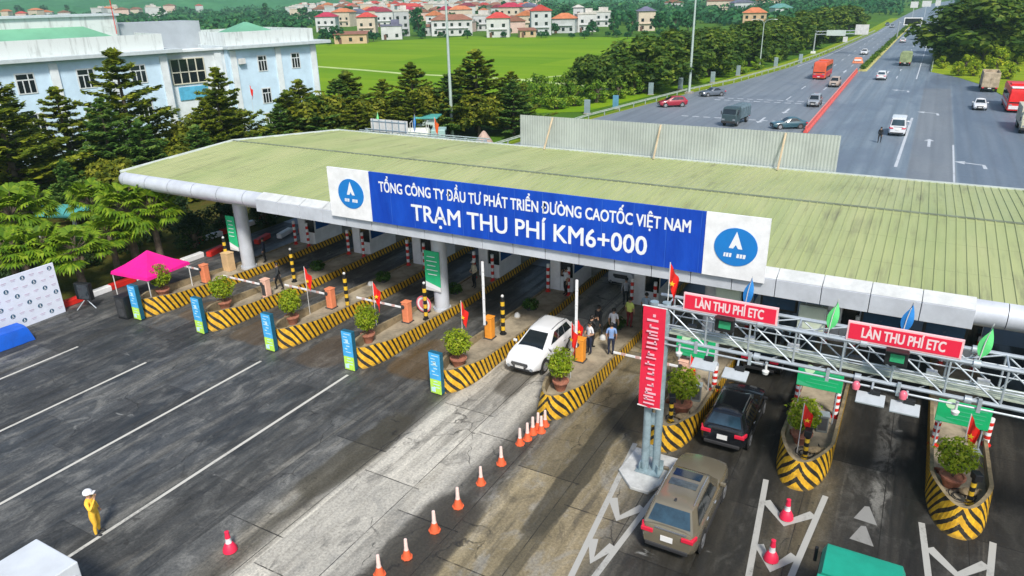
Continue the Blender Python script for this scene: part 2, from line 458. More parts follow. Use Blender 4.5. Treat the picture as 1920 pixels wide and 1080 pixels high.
def strip_mb(mb, pts, width, z=0.004):
    pts = [Vector((p[0], p[1])) for p in pts]; L = []; Rr = []
    for i, p in enumerate(pts):
        d = (pts[min(i+1, len(pts)-1)]-pts[max(i-1, 0)]).normalized(); n = Vector((-d.y, d.x))*width/2
        L.append(p+n); Rr.append(p-n)
    for i in range(len(pts)-1):
        mb.quad((Rr[i].x, Rr[i].y, z), (Rr[i+1].x, Rr[i+1].y, z), (L[i+1].x, L[i+1].y, z), (L[i].x, L[i].y, z))
# ------------------------------------------------------------------ the ground
poly('ground', [(-3500, -300), (1500, -300), (1500, 4500), (-3500, 4500)], -0.06, M_GRASS)
poly('rice_field', [(-46, 106), (-100, 72), (-235, 150), (-216, 232), (-202, 262), (-187, 297), (-98, 304), (-42, 306), (-36, 170)], -0.03, M_RICE)
mb = MB()
for pts, wd in (([G(560, 122), G(600, 125), G(680, 131), G(760, 138), G(840, 142), G(945, 147)], 2.2), ([G(945, 147), G(1010, 152), G(1095, 161), G(1150, 168)], 3.0),
                ([G(990, 148), G(1060, 141), G(1130, 136), G(1250, 125)], 1.4)):
    strip_mb(mb, pts, wd, -0.02)
setting('path', mb, M_PATH)
poly('toll_plaza', [(-44.6, -12), (45, -12), (45, 41), (-44.6, 41)], 0.0, M_PLAZA)
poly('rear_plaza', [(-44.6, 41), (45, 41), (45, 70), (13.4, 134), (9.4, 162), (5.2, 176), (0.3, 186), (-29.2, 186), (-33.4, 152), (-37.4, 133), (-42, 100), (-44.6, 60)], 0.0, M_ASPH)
ROAD_L = [(-29.2, 186), (-26.5, 223), (-24.4, 282), (-22, 354), (-21.6, 435), (-21, 520), (-18, 700), (-8, 1000), (40, 1500)]
ROAD_R = [(0.3, 186), (0.3, 223), (0.25, 282), (0.2, 354), (0.5, 435), (1.6, 520), (5, 700), (16, 1000), (66, 1500)]
mb = MB()
for i in range(len(ROAD_L)-1):
    mb.quad((*ROAD_L[i], 0), (*ROAD_R[i], 0), (*ROAD_R[i+1], 0), (*ROAD_L[i+1], 0))
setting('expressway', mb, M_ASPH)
# verges
mb = MB()
vl = [(-44.6, 62), (-42.0, 100), (-37.4, 133), (-33.4, 152), (-29.2, 186), (-26.5, 223), (-24.4, 282), (-22, 354), (-21.6, 435), (-21, 520)]
for i in range(len(vl)-1):
    (x0, y0), (x1, y1) = vl[i], vl[i+1]; w0 = 1.2 if y0 < 150 else 4.5; w1 = 1.2 if y1 < 150 else 4.5
    mb.quad((x0, y0, -.01), (x1, y1, -.01), (x1-w1, y1, -.02), (x0-w0, y0, -.02))
setting('verge', mb, M_VERGE)
poly('grass_bank', [(0.4, 186.3), (5.3, 176.3), (9.6, 162.3), (13.6, 134.3), (70, 120), (70, 420), (0.4, 420), (.35, 230)], -0.025, M_VERGE)
poly('planting_strip', [(-44.6, 5), (-44.6, 62), (-75, 62), (-75, 5)], -0.035, M_SOIL)
# markings
mb = MB()
for x, y1 in ((-37.4, 19.0), (-32.45, 19.5), (-27.27, 22.3), (-22.32, 23.2)):
    strip_mb(mb, [(x, -12), (x+.02, 2), (x, y1)], .145)
setting('road_marking', mb, M_LINE); mb = MB()
for c in (-6.9, -1.75, 3.4, 8.55):
    for s in (-1, 1):
        strip_mb(mb, [(c+s*.16, 14.6), (c+s*1.04, 24.1)], .2)
    for ya, hw in ((21.9, .80), (19.5, .57), (17.2, .36)):
        strip_mb(mb, [(c-hw, ya+.95), (c, ya), (c+hw, ya+.95)], .34, .008)
setting('chevron_marking', mb, M_CHEV)
mb = MB()
strip_mb(mb, [(-1.35, 83), (-.95, 117.5)], .3); strip_mb(mb, [(3.75, 62), (3.9, 98)], .18)
for y in (107.5, 126.5, 129): # rumble lines
    for k in range(11): strip_mb(mb, [(-31+k*1.62, y), (-30.0+k*1.62, y)], .5)
for x0, x1 in ((-1.9, -1.5), (-5.5, -5.3)):
    for k in range(40):
        if x0 > -3 or k % 2 == 0: strip_mb(mb, [(x0, 170+k*8), (x0, 170+k*8+(8 if x0 > -3 else 5))], .22)
for x0 in (-16.2, -20.0):
    for k in range(40):
        if k % 2 == 0: strip_mb(mb, [(x0, 130+k*8), (x0, 130+k*8+5)], .2)
strip_mb(mb, [(-27.6, 190), (-25.2, 223), (-23.1, 282), (-20.8, 354), (-20.3, 435)], .22)
strip_mb(mb, [(-14.0, 190), (-13.6, 300), (-13.2, 430)], .2)
def arrow(mb, x, y, ang, L=4.2, bend=0, z=.006):
    c, s = math.cos(ang), math.sin(ang)
    T = lambda a, b: (x+a*c-b*s, y+a*s+b*c, z)
    if bend:
        strip_mb(mb, [T(-bend*1.15, -1.9)[:2], T(-bend*1.05, -.1)[:2], T(bend*.6, .45)[:2]], .36, z)
        mb.add([T(bend*1.6, .75), T(bend*.55, 1.3), T(bend*.65, -.35)], [(0, 1, 2) if bend > 0 else (2, 1, 0)]); return
    mb.quad(T(-.16, -L/2), T(.16, -L/2), T(.16, L/2-1.1), T(-.16, L/2-1.1))
    mb.add([T(-.55, L/2-1.1), T(.55, L/2-1.1), T(0, L/2+.2)], [(0, 1, 2)])
for (px, py), a, b in (((1742, 268), 0, 0), ((1742, 212), 0, -1), ((1822, 308), 0, -1), ((1690, 170), 0, -1), ((1428, 225), PI, 0), ((1475, 208), PI, 0), ((1585, 133), PI, 0), ((1665, 135), 0, 0)):
    arrow(mb, *G(px, py), a, 5.0, b)
setting('faded_marking', mb, M_LINE2); mb = MB()
for px, py in ((1625, 965), (1618, 1003)):
    x, y = G(px, py); mb.add([(x-.38, y-.40, .006), (x+.36, y-.45, .006), (x+.05, y+.50, .006), (x-.1, y+.45, .006)], [(0, 1, 2, 3)])

setting('lane_arrow', mb, paint_material('old_arrow_paint', (.24, .24, .23), 1.6))
# canopy apron kerb at the gantry post
mb = MB(); mb.prism([(-7.85, 22.0), (-7.1, 21.2), (-6.4, 21.2), (-5.9, 22.4), (-5.95, 23.7), (-7.75, 23.7)], 0.0, .14)
setting('post_plinth', mb, mat('pale_concrete', (.46, .47, .46), .85, var=.25), bevel=.03)
# ------------------------------------------------------------------ common paints
M_WHITE = mat('white_paint', (.80, .81, .82), .5, var=.10)
M_OFFW = mat('off_white', (.60, .61, .60), .6, var=.16)
M_ALU = mat('aluminium_panel', (.57, .605, .66), .42, .15, var=.14, scale=.7)
M_GALV = mat('galvanised_steel', (.44, .49, .53), .42, .4, var=.16, scale=2)
M_BLACK = mat('black_plastic', (.012, .013, .015), .5, var=.2)
M_DGREY = mat('dark_grey', (.05, .052, .055), .6, var=.2)
M_GLASS = mat('dark_glass', (.012, .018, .022), .08, 0, .8, var=0)
M_BGLASS = mat('blue_glass', (.012, .09, .32), .12, 0, .8, var=.2, scale=.8)
M_RED = mat('red_paint', (.62, .022, .014), .5, var=.18)
M_PINKRED = mat('red_banner', (.72, .015, .055), .6, var=.08)
M_YEL = mat('yellow_paint', (.75, .47, .03), .5, var=.2)
M_ORANGE = mat('orange_paint', (.80, .30, .03), .5, var=.12)
M_CORAL = mat('coral_paint', (.78, .25, .12), .5, var=.15)
M_PEACH = mat('peach_paint', (.80, .48, .36), .5, var=.15)
M_GREEN = mat('sign_green', (.008, .40, .14), .5, var=.12)
M_LGREEN = mat('placard_green', (.02, .48, .20), .5, var=.12)
def banner_material():
    t = NT('banner_blue'); co = t.coord(); X, Y, Z = t.sep(co)
    a = t.noise(t.scaled(co, (1, 1, .35)), .7, 5, .6); b = t.noise(t.scaled(co, (6, 1, .4)), 1.0, 4, .6)
    col = t.mix(t.ss(a, .35, .65), (.002, .048, .40), (.005, .072, .50))
    seam = t.ss(t.math('ABSOLUTE', t.math('SUBTRACT', t.math('FRACT', t.math('DIVIDE', X, 1.45)), .5)), .484, .494)
    col = t.mix(t.math('MULTIPLY', seam, t.ss(b, .35, .6, .1, .5)), col, (.05, .17, .62)); col = t.mix(t.ss(b, .62, .8, 0, .35), col, (.03, .13, .56))
    t.bump(t.math('ADD', t.math('MULTIPLY', a, 2.0), t.math('MULTIPLY', seam, -.4)), .45, .12); t.out(col, .5, 0, .4); return t.m
M_BLUE = banner_material()
M_LOGO = mat('logo_blue', (.01, .19, .56), .45, var=.06)
M_FLAGR = mat('flag_red', (.75, .02, .012), .7, var=.1)
M_STAR = mat('flag_yellow', (.85, .55, .02), .7, var=0)
M_RUBBER = mat('rubber', (.018, .018, .018), .85, var=.2)
M_TEXT = mat('white_lettering', (.78, .80, .82), .5, var=0)
# ------------------------------------------------------------------ toll canopy
def roof_material():
    t = NT('roof_sheet'); co = t.coord(); X, Y, Z = t.sep(co)
    a = t.noise(t.scaled(co, (1, .25, 1)), .35, 5, .6); b = t.noise(t.scaled(co, (2, .15, 1)), 1.6, 4, .6)
    col = t.ramp(a, [(.3, (.29, .35, .145)), (.5, (.35, .395, .175)), (.7, (.40, .42, .205))])
    col = t.mix(t.ss(b, .5, .75), col, (.27, .31, .14))
    pan = t.white(t.comb(t.math('FLOOR', t.math('DIVIDE', X, 1.0)), 0.0, 0.0))
    col = t.mix(.12, col, t.mix(pan, (.23, .28, .10), (.46, .47, .25)))
    st = t.noise(t.scaled(co, (1.6, .10, 1), (4, 2, 0)), 1.0, 6, .7); big = t.noise(co, .16, 4, .6)
    col = t.mix(t.math('MULTIPLY', t.ss(st, .50, .68), t.ss(big, .42, .64)), col, (.20, .21, .12))
    rust = t.math('MULTIPLY', t.ss(t.noise(t.scaled(co, (3, .5, 1), (9, 1, 0)), 1.0, 5, .7), .66, .74), .6)
    col = t.mix(rust, col, (.26, .17, .08))
    lap = t.ss(t.math('ABSOLUTE', t.math('SUBTRACT', t.math('FRACT', t.math('DIVIDE', Y, 3.1)), .5)), .488, .496)
    col = t.mix(t.math('MULTIPLY', lap, .30), col, (.12, .14, .07))
    t.out(col, t.ss(st, .4, .7, .45, .65), 0, .4); return t.m
M_ROOF = roof_material()
M_ROOFT = mat('roof_trim_metal', (.50, .55, .52), .5, var=.12)
XR = 17.5
can = thing('toll_canopy', 'long canopy with ribbed yellow-green metal roof over the toll lanes', 'canopy', (-14, 41, 0))
def cpart(name, mb, m, **kw):
    mb.v = [(v[0]+14, v[1]-41, v[2]) for v in mb.v]
    return mb.build(name, m, can, **kw)
YF, ZF, YRG, ZRG, YB = 29.35, 6.42, 38.4, 7.02, 48.1
XLF, XLR, XLB = -46.7, -46.0, -44.0
mb = MB()
def lerp(a, b, t): return a+(b-a)*t
def roofstrip(y0, z0, xl0, y1, z1, xl1):
    n = 24
    for i in range(n):
        a0 = lerp(xl0, XR, i/n); a1 = lerp(xl0, XR, (i+1)/n); b0 = lerp(xl1, XR, i/n); b1 = lerp(xl1, XR, (i+1)/n)
        mb.quad((a0, y0, z0), (a1, y0, z0), (b1, y1, z1), (b0, y1, z1))
    d = Vector((0, y1-y0, z1-z0)).normalized(); nn = Vector((0, -d.z, d.y))
    x = math.ceil(xl0/.38)*.38
    while x < XR:
        # ribs follow the slope, cut by the slanting end
        t0 = 0.0
        if x < max(xl0, xl1): t0 = (x-xl0)/(xl1-xl0) if xl1 > xl0 else 0
        t1 = 1.0
        if xl1 > xl0 and x < xl1: t0, t1 = 0.0, (x-xl0)/(xl1-xl0)
        elif xl1 < xl0 and x < xl0: t0, t1 = (x-xl0)/(xl1-xl0), 1.0
        else: t0 = 0.0
        if t1-t0 > .05:
            A = Vector((x, lerp(y0, y1, t0), lerp(z0, z1, t0))); B = Vector((x, lerp(y0, y1, t1), lerp(z0, z1, t1)))
            h = nn*.036; e = Vector((.032, 0, 0)); e2 = Vector((.02, 0, 0))
            mb.add([A-e, A+e, A+e2+h, A-e2+h, B-e, B+e, B+e2+h, B-e2+h], [(0, 1, 2, 3), (1, 5, 6, 2), (3, 2, 6, 7), (0, 3, 7, 4), (5, 4, 7, 6)])
        x += .38
roofstrip(YF, ZF, XLF, YRG, ZRG, XLR); roofstrip(YRG, ZRG, XLR, YB, ZF, XLB)
mb.add([(XLF+.02, YF, 5.9), (XLF+.02, YF, ZF), (XLR+.02, YRG, ZRG), (XLB+.02, YB, ZF), (XLB+.02, YB, 5.9)], [(0, 1, 2, 3, 4)])
cpart('roof', mb, M_ROOF)
mb = MB()
mb.box((lerp(XLR, XR, .5), YRG, ZRG+.03), (XR-XLR, .16, .06))
cpart('roof_seam', mb, mat('seam_grey', (.17, .20, .14), .7, var=.2))
mb = MB()
mb.tube([(XLF, YF, ZF+.02), (XLR, YRG, ZRG+.02), (XLB, YB, ZF+.02)], .10, 6)
mb.box((lerp(XLB, XR, .5), YB+.02, ZF+.03), (XR-XLB, .2, .10))
cpart('roof_trim', mb, M_ROOFT)
# bullnose edge in panels
mb = MB()
def bull(path):
    n = 8; rings = []
    for i, p in enumerate(path):
        p = Vector(p); d = (Vector(path[min(i+1, len(path)-1)])-Vector(path[max(i-1, 0)])); d.z = 0; d.normalize()
        o = Vector((-d.y, d.x, 0))
        ring = []
        for k in range(n+1):
            a = PI/2 + PI*k/n
            ring.append(p + o*(-math.cos(a))*.52 + Vector((0, 0, math.sin(a)*.5)))
        rings.append(ring)
    mb.loft(rings, cap=False, closed=False)
def bull_line(a, b, seg, z0, z1):
    a, b = Vector(a), Vector(b); L = (b-a).length; k = max(1, round(L/seg))
    for i in range(k):
        p = a.lerp(b, (i+.006)/k); q = a.lerp(b, (i+.994)/k)
        bull([(p.x, p.y, lerp(z0, z1, i/k)), (q.x, q.y, lerp(z0, z1, (i+1)/k))])
ZB = 5.95
bull_line((XR, 29.35, 0), (-45.9, 29.35, 0), 2.3, ZB, ZB)
bull_line((-46.75, 30.2, 0), (-44.5, 47.2, 0), 2.3, ZB, ZB)
bull_line((-43.6, YB, 0), (XR, YB, 0), 2.3, ZB, ZB)
for cx, cy, a0 in ((-45.85, 30.25, 270), (-43.6, 47.2, 180)):
    bull([(cx+.9*math.cos(R(a0-15*k)), cy+.9*math.sin(R(a0-15*k)), ZB) for k in range(7)])
cpart('rounded_edge', mb, M_ALU, smooth=True)
mb = MB(); x = -33.2; k = 0
while x < 1.3:
    wd = 1.72
    mb.box((x+wd/2, 28.73, 5.88), (wd-.03, .22, .74)); x += wd
cpart('fascia', mb, M_ALU, bevel=.012)
mb = MB(); x = -33.2
while x < 1.3:
    mb.add([(x+.015, 28.66, 6.262), (x+1.705, 28.66, 6.262), (x+1.705, 29.32, 6.52), (x+.015, 29.32, 6.52)], [(0, 1, 2, 3)]); x += 1.72
cpart('fascia_cap', mb, mat('pale_cap', (.56, .58, .57), .5, var=.15))
mb = MB()
mb.add([(-45.8, 29.4, 5.50), (XR, 29.4, 5.50), (XR, YB, 5.50), (-44.3, YB, 5.50)], [(0, 3, 2, 1)])
cpart('soffit', mb, mat('soffit_panel', (.34, .36, .37), .7, var=.15))
for x in (-37.75, -22.15, -6.9, 8.5):
    for y in (31.2, 45.8):
        mb = MB(); mb.lathe([(.52, .30), (.52, .55), (.43, .5), (.43, 5.5)], (x, y, 0), 20); cpart('column', mb, M_ALU, smooth=True)
# hanging green placards on the two columns seen
for x, desc, wd, dx in ((-38.28, 'the leftmost canopy column', .78, 0), (-22.33, 'the canopy column in the middle of the lanes', 1.0, 0)):
    t = thing('placard', f'green placard with white foot wrapped on {desc}', 'sign', (x, 30.72, 1.6), 0, 'green column placards')
    MB().box((0, 0, 1.38), (wd, .05, 2.1)).build('panel', M_LGREEN, t, bevel=.01)
    m2 = MB()
    m2.add([(-wd/2+.01, -.032, .30), (wd/2-.01, -.032, .12), (wd/2-.01, -.032, .34), (-wd/2+.01, -.032, .62)], [(0, 1, 2, 3)])
    for r_ in range(5):
        m2.box((random.uniform(-.05, .05), -.030, 2.1-.26*r_), (wd*random.uniform(.5, .75), .006, .045))
    m2.build('print', M_TEXT, t)
    MB().box((0, 0, .20), (wd, .06, .26)).build('foot_strip', M_OFFW, t)
# ------------------------------------------------------------------ banner
BX0, BX1, BZ0, BZ1, BY = -27.16, -4.38, 6.08, 8.76, 28.50
ban = thing('banner', 'huge blue toll station banner with white ends standing on the canopy edge', 'banner', ((BX0+BX1)/2, BY, BZ0))
OX = (BX0+BX1)/2
def bpart(name, mb, m, **kw):
    mb.v = [(v[0]-OX, v[1]-BY, v[2]-BZ0) for v in mb.v]
    return mb.build(name, m, ban, **kw)
WL, WR = -24.34, -6.9
zt, zb = BZ1, BZ0
mb = MB(); mb.box(((WL+WR)/2, BY, (zb+zt)/2), (WR-WL-.01, .10, zt-zb-.02)); bpart('blue_panel', mb, M_BLUE)
for a, b in ((BX0, WL), (WR, BX1)):
    mb = MB(); mb.box(((a+b)/2, BY-.005, (zb+zt)/2), (b-a-.01, .11, zt-zb)); o = bpart('end_panel', mb, M_WHITE)
    cx, cz = (a+b)/2+(.02 if a == WR else .12), (zb+zt)/2+.02
    m2 = MB(); n = 40
    rx, rz = .86, .80
    pts = [(cx+rx*math.cos(2*PI*k/n), cz+rz*math.sin(2*PI*k/n)) for k in range(n)]
    m2.loft([[(x, BY-.061, z) for x, z in pts], [(x, BY-.085, z) for x, z in pts]], cap=True)
    m2.v = [(v[0]-OX, v[1]-BY, v[2]-BZ0) for v in m2.v]
    lg = m2.build('emblem', M_LOGO, o)
    m3 = MB(); yy = BY-.089
    m3.add([(cx, yy, cz+.66), (cx-.27, yy, cz-.06), (cx-.10, yy, cz-.06), (cx, yy, cz+.10), (cx+.10, yy, cz-.06), (cx+.27, yy, cz-.06)], [(0, 1, 2, 3), (0, 3, 4, 5)])
    # blurred two-group lettering under the peak
    for gx, ws in ((-.46, (.10, .12, .12)), (.06, (.13, .12, .13))):
        xx = cx+gx
        for w_ in ws:
            m3.add([(xx, yy, cz-.44), (xx+w_-.03, yy, cz-.44), (xx+w_-.01, yy, cz-.27), (xx+.02, yy, cz-.27)], [(0, 1, 2, 3)]); xx += w_
    m3.v = [(v[0]-OX, v[1]-BY, v[2]-BZ0) for v in m3.v]
    m3.build('emblem_mark', M_TEXT, lg)
mb = MB()
UP = "TỔNG CÔNG TY ĐẦU TƯ PHÁT TRIỂN ĐƯÒNG CAOTỐC VIỆT NAM"
put_text(mb, UP, (-23.72, BY-.058, 7.62), (1, 0, 0), (0, 0, 1), width=16.2, height=.98, bold=.026)
# the horn of the letter after the second Ư is drawn on by hand (its glyph overlaps itself)
_, _, wa, ha = text_mesh(UP); _, _, wp, _ = text_mesh(UP[:UP.index('ÒNG')+1]); _, _, _, hn = text_mesh('N')
hx = -23.72+16.2*wp/wa; _, _, _, hq = text_mesh('Ộ'); hz = 7.62+.98*(1-.20)-.98*.26
mb.add([(hx-.09, BY-.0615, hz-.02), (hx+.0, BY-.0615, hz+.0), (hx+.03, BY-.0615, hz+.09), (hx+.10, BY-.0615, hz+.09), (hx+.08, BY-.0615, hz-.05), (hx-.05, BY-.0615, hz-.10)], [(0, 5, 4, 1), (1, 4, 3, 2)])
bpart('upper_lettering', mb, M_TEXT)
mb = MB()
put_text(mb, "TRẠM THU PHÍ KM6+000", (-21.75, BY-.058, 6.26), (1, 0, 0), (0, 0, 1), width=12.4, height=1.28, bold=.034)
bpart('lower_lettering', mb, M_TEXT)
mb = MB()
for k in range(12):
    x = BX0+.4+k*(BX1-BX0-.8)/11
    mb.tube([(x, BY+.12, 6.3), (x, BY+.12, 8.7)], .035, 6); mb.tube([(x, BY+.12, 8.5), (x, BY+2.2, 6.75)], .03, 6)
for z in (6.5, 7.6, 8.6): mb.tube([(BX0+.2, BY+.12, z), (BX1-.2, BY+.12, z)], .03, 6)
bpart('support_frame', mb, M_GALV)
# rear sign board seen from behind, on the ridge
RX0, RX1, RY, RZ0, RZ1 = -26.2, -4.1, 48.35, 6.15, 8.73
bk = thing('sign_board', 'grey back of the long board on the rear canopy edge with pale wooden braces', 'sign board', ((RX0+RX1)/2, RY, RZ0))
OX2 = (RX0+RX1)/2
mb = MB(); x = RX0-OX2
while x < RX1-OX2-.05:
    mb.add([(x, 0, .22), (x+.1, -.022, .22), (x+.2, 0, .22), (x, 0, RZ1-RZ0), (x+.1, -.022, RZ1-RZ0), (x+.2, 0, RZ1-RZ0)], [(0, 1, 4, 3), (1, 2, 5, 4)]); x += .2
mb.build('corrugated_back', mat('back_sheet', (.42, .46, .44), .6, .2, var=.16, scale=.4), bk)
MB().box((0, .03, (RZ1-RZ0)/2+.11), (RX1-RX0, .04, RZ1-RZ0-.25)).build('face_panel', M_WHITE, bk)
mb = MB(); mb.box((0, -.02, .10), (RX1-RX0, .10, .40)); mb.build('base_rail', mat('teal_rail', (.10, .27, .26), .6, var=.2), bk)
for x, dx in ((-23.45, -.25), (-15.3, -.1), (-7.2, -.1)):
    mb = MB(); mb.tube([(x-OX2, -.10, RZ1-RZ0-.05), (x-OX2+dx, -1.0, .36)], .07, 6); mb.build('brace', mat('timber', (.50, .40, .27), .8, var=.2), bk)
# ------------------------------------------------------------------ toll islands
IC = [-37.95, -32.85, -27.7, -22.5, -17.3, -12.0, -6.9, -1.75, 3.4, 8.55]
IN = ['the island nearest the pink tent', 'the second island from the pink tent', 'the third island from the pink tent', 'the fourth island from the pink tent', 'the island left of the white SUV',
      'the island right of the white SUV', 'the island behind the vertical banner', 'the island right of the black SUV', 'the island ahead of the green truck', 'the island at the right edge']
IY = [23.0, 23.4, 23.6, 23.8, 23.85, 24.0, 24.0, 23.95, 23.75, 25.3]
def make_island(label, group):
    hw, LEN, RN = .98, 34.5, 2.3
    root = thing('toll_island', label, 'traffic island', (0, 0, 0), 0, group)
    half = []
    for k in range(15):
        a = PI/2*k/14
        half.append((hw*math.sin(a)**.8, RN*(1-math.cos(a)**1.15)))
    for y in [2.6, 3.0, 3.5, 4, 4.5, 5, 6, 8]+[8+1.5*i for i in range(1, 16)]+[LEN-2]:
        half.append((hw, y))
    half += [(hw*.95, LEN-1), (hw*.7, LEN-.3), (0.02, LEN)]
    def hgt(y):
        if y > LEN-4: t = min(1, (y-(LEN-4))/2.5); return .46+.5*t
        t = max(0, min(1, (y-1.2)/8.5)); t = t**.75; return 1.04*(1-t)+.46*t
    path = [(-x, y) for x, y in half[::-1]] + half[1:]
    # arc length from the tip
    mid = len(half)-1
    s = [0.0]*len(path)
    for i in range(mid+1, len(path)): s[i] = s[i-1]+math.dist(path[i], path[i-1])
    for i in range(mid-1, -1, -1): s[i] = s[i+1]-math.dist(path[i], path[i+1])
    mb = MB(); th = .13
    def inset(i, d):
        x, y = path[i]; a = path[max(0, i-1)]; b = path[min(len(path)-1, i+1)]
        dx, dy = b[0]-a[0], b[1]-a[1]; L = math.hypot(dx, dy) or 1
        return (x-dy/L*d, y+dx/L*d)
    for i in range(len(path)-1):
        j = i+1
        def lean(k):  # prow leans back with height
            x, y = path[k]; f = max(0, 1-y/RN)
            return inset(k, .32*f)
        A, B = path[i], path[j]; ha, hb = hgt(A[1]), hgt(B[1]); At, Bt = lean(i), lean(j)
        def ins2(k, d):
            x, y = path[k]; f = max(0, 1-y/RN); return inset(k, .32*f+d)
        Ai, Bi = ins2(i, th), ins2(j, th)
        mb.add([(*A, 0), (*B, 0), (*Bt, hb), (*At, ha)], [(0, 1, 2, 3)], 0, [[(s[i], 0), (s[j], 0), (s[j], hb), (s[i], ha)]])
        mb.add([(*At, ha), (*Bt, hb), (*Bi, hb), (*Ai, ha)], [(0, 1, 2, 3)], 1)
        mb.add([(*Ai, ha), (*Bi, hb), (*Bi, .38), (*Ai, .38)], [(0, 1, 2, 3)], 1)
    mb.build('striped_kerb', [M_HAZ, mat('kerb_top', (.24, .19, .11), .85, var=.4, scale=2)], root)
    mb = MB()
    ins = [((inset(i, th*.9)[0]), inset(i, th*.9)[1]) for i in range(len(path))]
    mb.add([(x, y, .397) for x, y in ins], [tuple(range(len(ins)))])
    o = mb.build('deck', M_DIRTC, root)
    if o.data.polygons[0].normal.z < 0: o.data.flip_normals()
    return root
ISL = []
for i, c in enumerate(IC):
    lab = 'yellow and black striped toll island, ' + IN[i]
    if i == 0: isl0 = make_island(lab, 'striped toll islands'); isl0.location = (c, IY[0], 0); ISL.append(isl0)
    else: ISL.append(dup(isl0, lab, (c, IY[i], 0)))
# ------------------------------------------------------------------ island fittings
def leaf_quads(mb, c, r, n, size, up=.4, shell=.5, mi=0, flat=1.0):
    for _ in range(n):
        while True:
            p = Vector((random.uniform(-1, 1), random.uniform(-1, 1), random.uniform(-1, 1)))
            if shell**2 < p.length_squared < 1: break
        q = Vector((p.x*r[0], p.y*r[1], p.z*r[2]))+Vector(c)
        nrm = (p.normalized()*.7+Vector((random.gauss(0, .5), random.gauss(0, .5), up+random.gauss(0, .4)))).normalized()
        u = nrm.orthogonal().normalized(); a = random.uniform(0, 2*PI)
        u = Matrix.Rotation(a, 3, nrm) @ u; v = nrm.cross(u)
        s_ = size*random.uniform(.6, 1.35)
        mb.add([q-u*s_, q-v*s_*.45*flat, q+u*s_, q+v*s_*.45*flat], [(0, 1, 2, 3)], mi)
M_BUSH = leafmat('bush_leaf', (.12, .21, .006), (.25, .33, .010), (.36, .40, .03), 2.2)
M_POT = mat('terracotta', (.40, .16, .10), .8, var=.3, scale=4)
def make_pot(label, group):
    r = thing('potted_bush', label, 'potted plant', (0, 0, 0), 0, group)
    MB().lathe([(.02, 0), (.25, 0), (.40, .42), (.45, .46), (.45, .54), (.38, .54), (.35, .48), (.02, .46)], n=16).build('pot', M_POT, r, smooth=True)
    st = MB()
    for k in range(7):
        a = k*.9; st.tube([(0, 0, .45), (.10*math.cos(a), .10*math.sin(a), .85), (.42*math.cos(a), .42*math.sin(a), 1.35)], [.035, .025, .012], 5)
    st.build('stem', mat('bark', (.12, .085, .05), .9, var=.3), r)
    mb = MB()
    leaf_quads(mb, (0, 0, 1.38), (.70, .70, .62), 900, .085, .5, .55)
    leaf_quads(mb, (.1, -.1, 1.55), (.55, .55, .58), 350, .085, .6, .5)
    for _ in range(60):
        a, e = random.uniform(0, 2*PI), random.uniform(.1, 1.4)
        p = Vector((math.cos(a)*math.cos(e)*.78, math.sin(a)*math.cos(e)*.78, 1.4+math.sin(e)*.78)); leaf_quads(mb, p, (.1, .1, .1), 5, .07, .5, 0)
    mb.build('foliage', M_BUSH, r)
    return r
POTP = [(-.55, 25.2), (-.75, 25.6), (-.75, 25.8), (-.7, 25.9), (-.25, 25.8), (-.2, 26.0), (.1, 26.6), (-.25, 26.6), (-.25, 26.2)]
for i, (dx, y) in enumerate(POTP):
    lab = 'round leafy bush in a terracotta pot on ' + IN[i]
    if i == 0: pot0 = make_pot(lab, 'potted bushes on the toll islands'); pot0.location = (IC[i]+dx, y, .40); pot0.scale = (.92,)*3
    else: dup(pot0, lab, (IC[i]+dx, y, .40), random.uniform(0, 6), scale=(random.uniform(.82, 1.0), random.uniform(.82, 1.0), random.uniform(.85, 1.0)))
# blue and lime boards at the tips
M_BB = mat('board_blue', (.07, .42, .80), .5, var=.18, scale=3); M_BL = mat('board_lime', (.50, .80, .10), .5, var=.2, scale=3); M_BT = mat('board_teal', (.01, .10, .16), .5, var=.1)
TIPS = [(-37.66, 22.75), (-32.8, 23.15), (-27.68, 23.35), (-22.52, 23.6), (-17.42, 23.65)]
for i, (x, y) in enumerate(TIPS):
    lab = 'blue and lime upright board at the tip of ' + IN[i]
    if i == 0:
        bd = thing('lane_board', lab, 'sign', (0, 0, 0), 0, 'blue and lime boards at the island tips')
        MB().box((0, .12, 1.08), (.66, .26, 2.08)).build('case', M_BT, bd, bevel=.02)
        MB().box((.03, -.022, 1.45), (.60, .03, 1.32)).build('blue_face', M_BB, bd)
        m2 = MB(); m2.box((.03, -.022, .42), (.60, .03, .72)); lf = m2.build('lime_face', M_BL, bd)
        m2 = MB()
        for r_ in range(7):
            z = 2.0-.16*r_; ww = random.uniform(.15, .42); m2.box((random.uniform(-.06, .08), -.042, z), (ww, .006, random.choice((.035, .05))))
        for r_ in range(3): m2.box((random.uniform(-.05, .1), -.042, .68-.15*r_), (random.uniform(.2, .4), .006, .04))
        m2.box((.03, -.042, 1.62), (.16, .006, .2)); m2.box((-.1, -.042, .25), (.22, .006, .22))
        m2.build('print', mat('pale_print', (.55, .78, .85), .5, var=0), bd)
        bd.location = (x, y, 0)
    else: dup(bd, lab, (x, y, 0), random.uniform(-.06, .06))
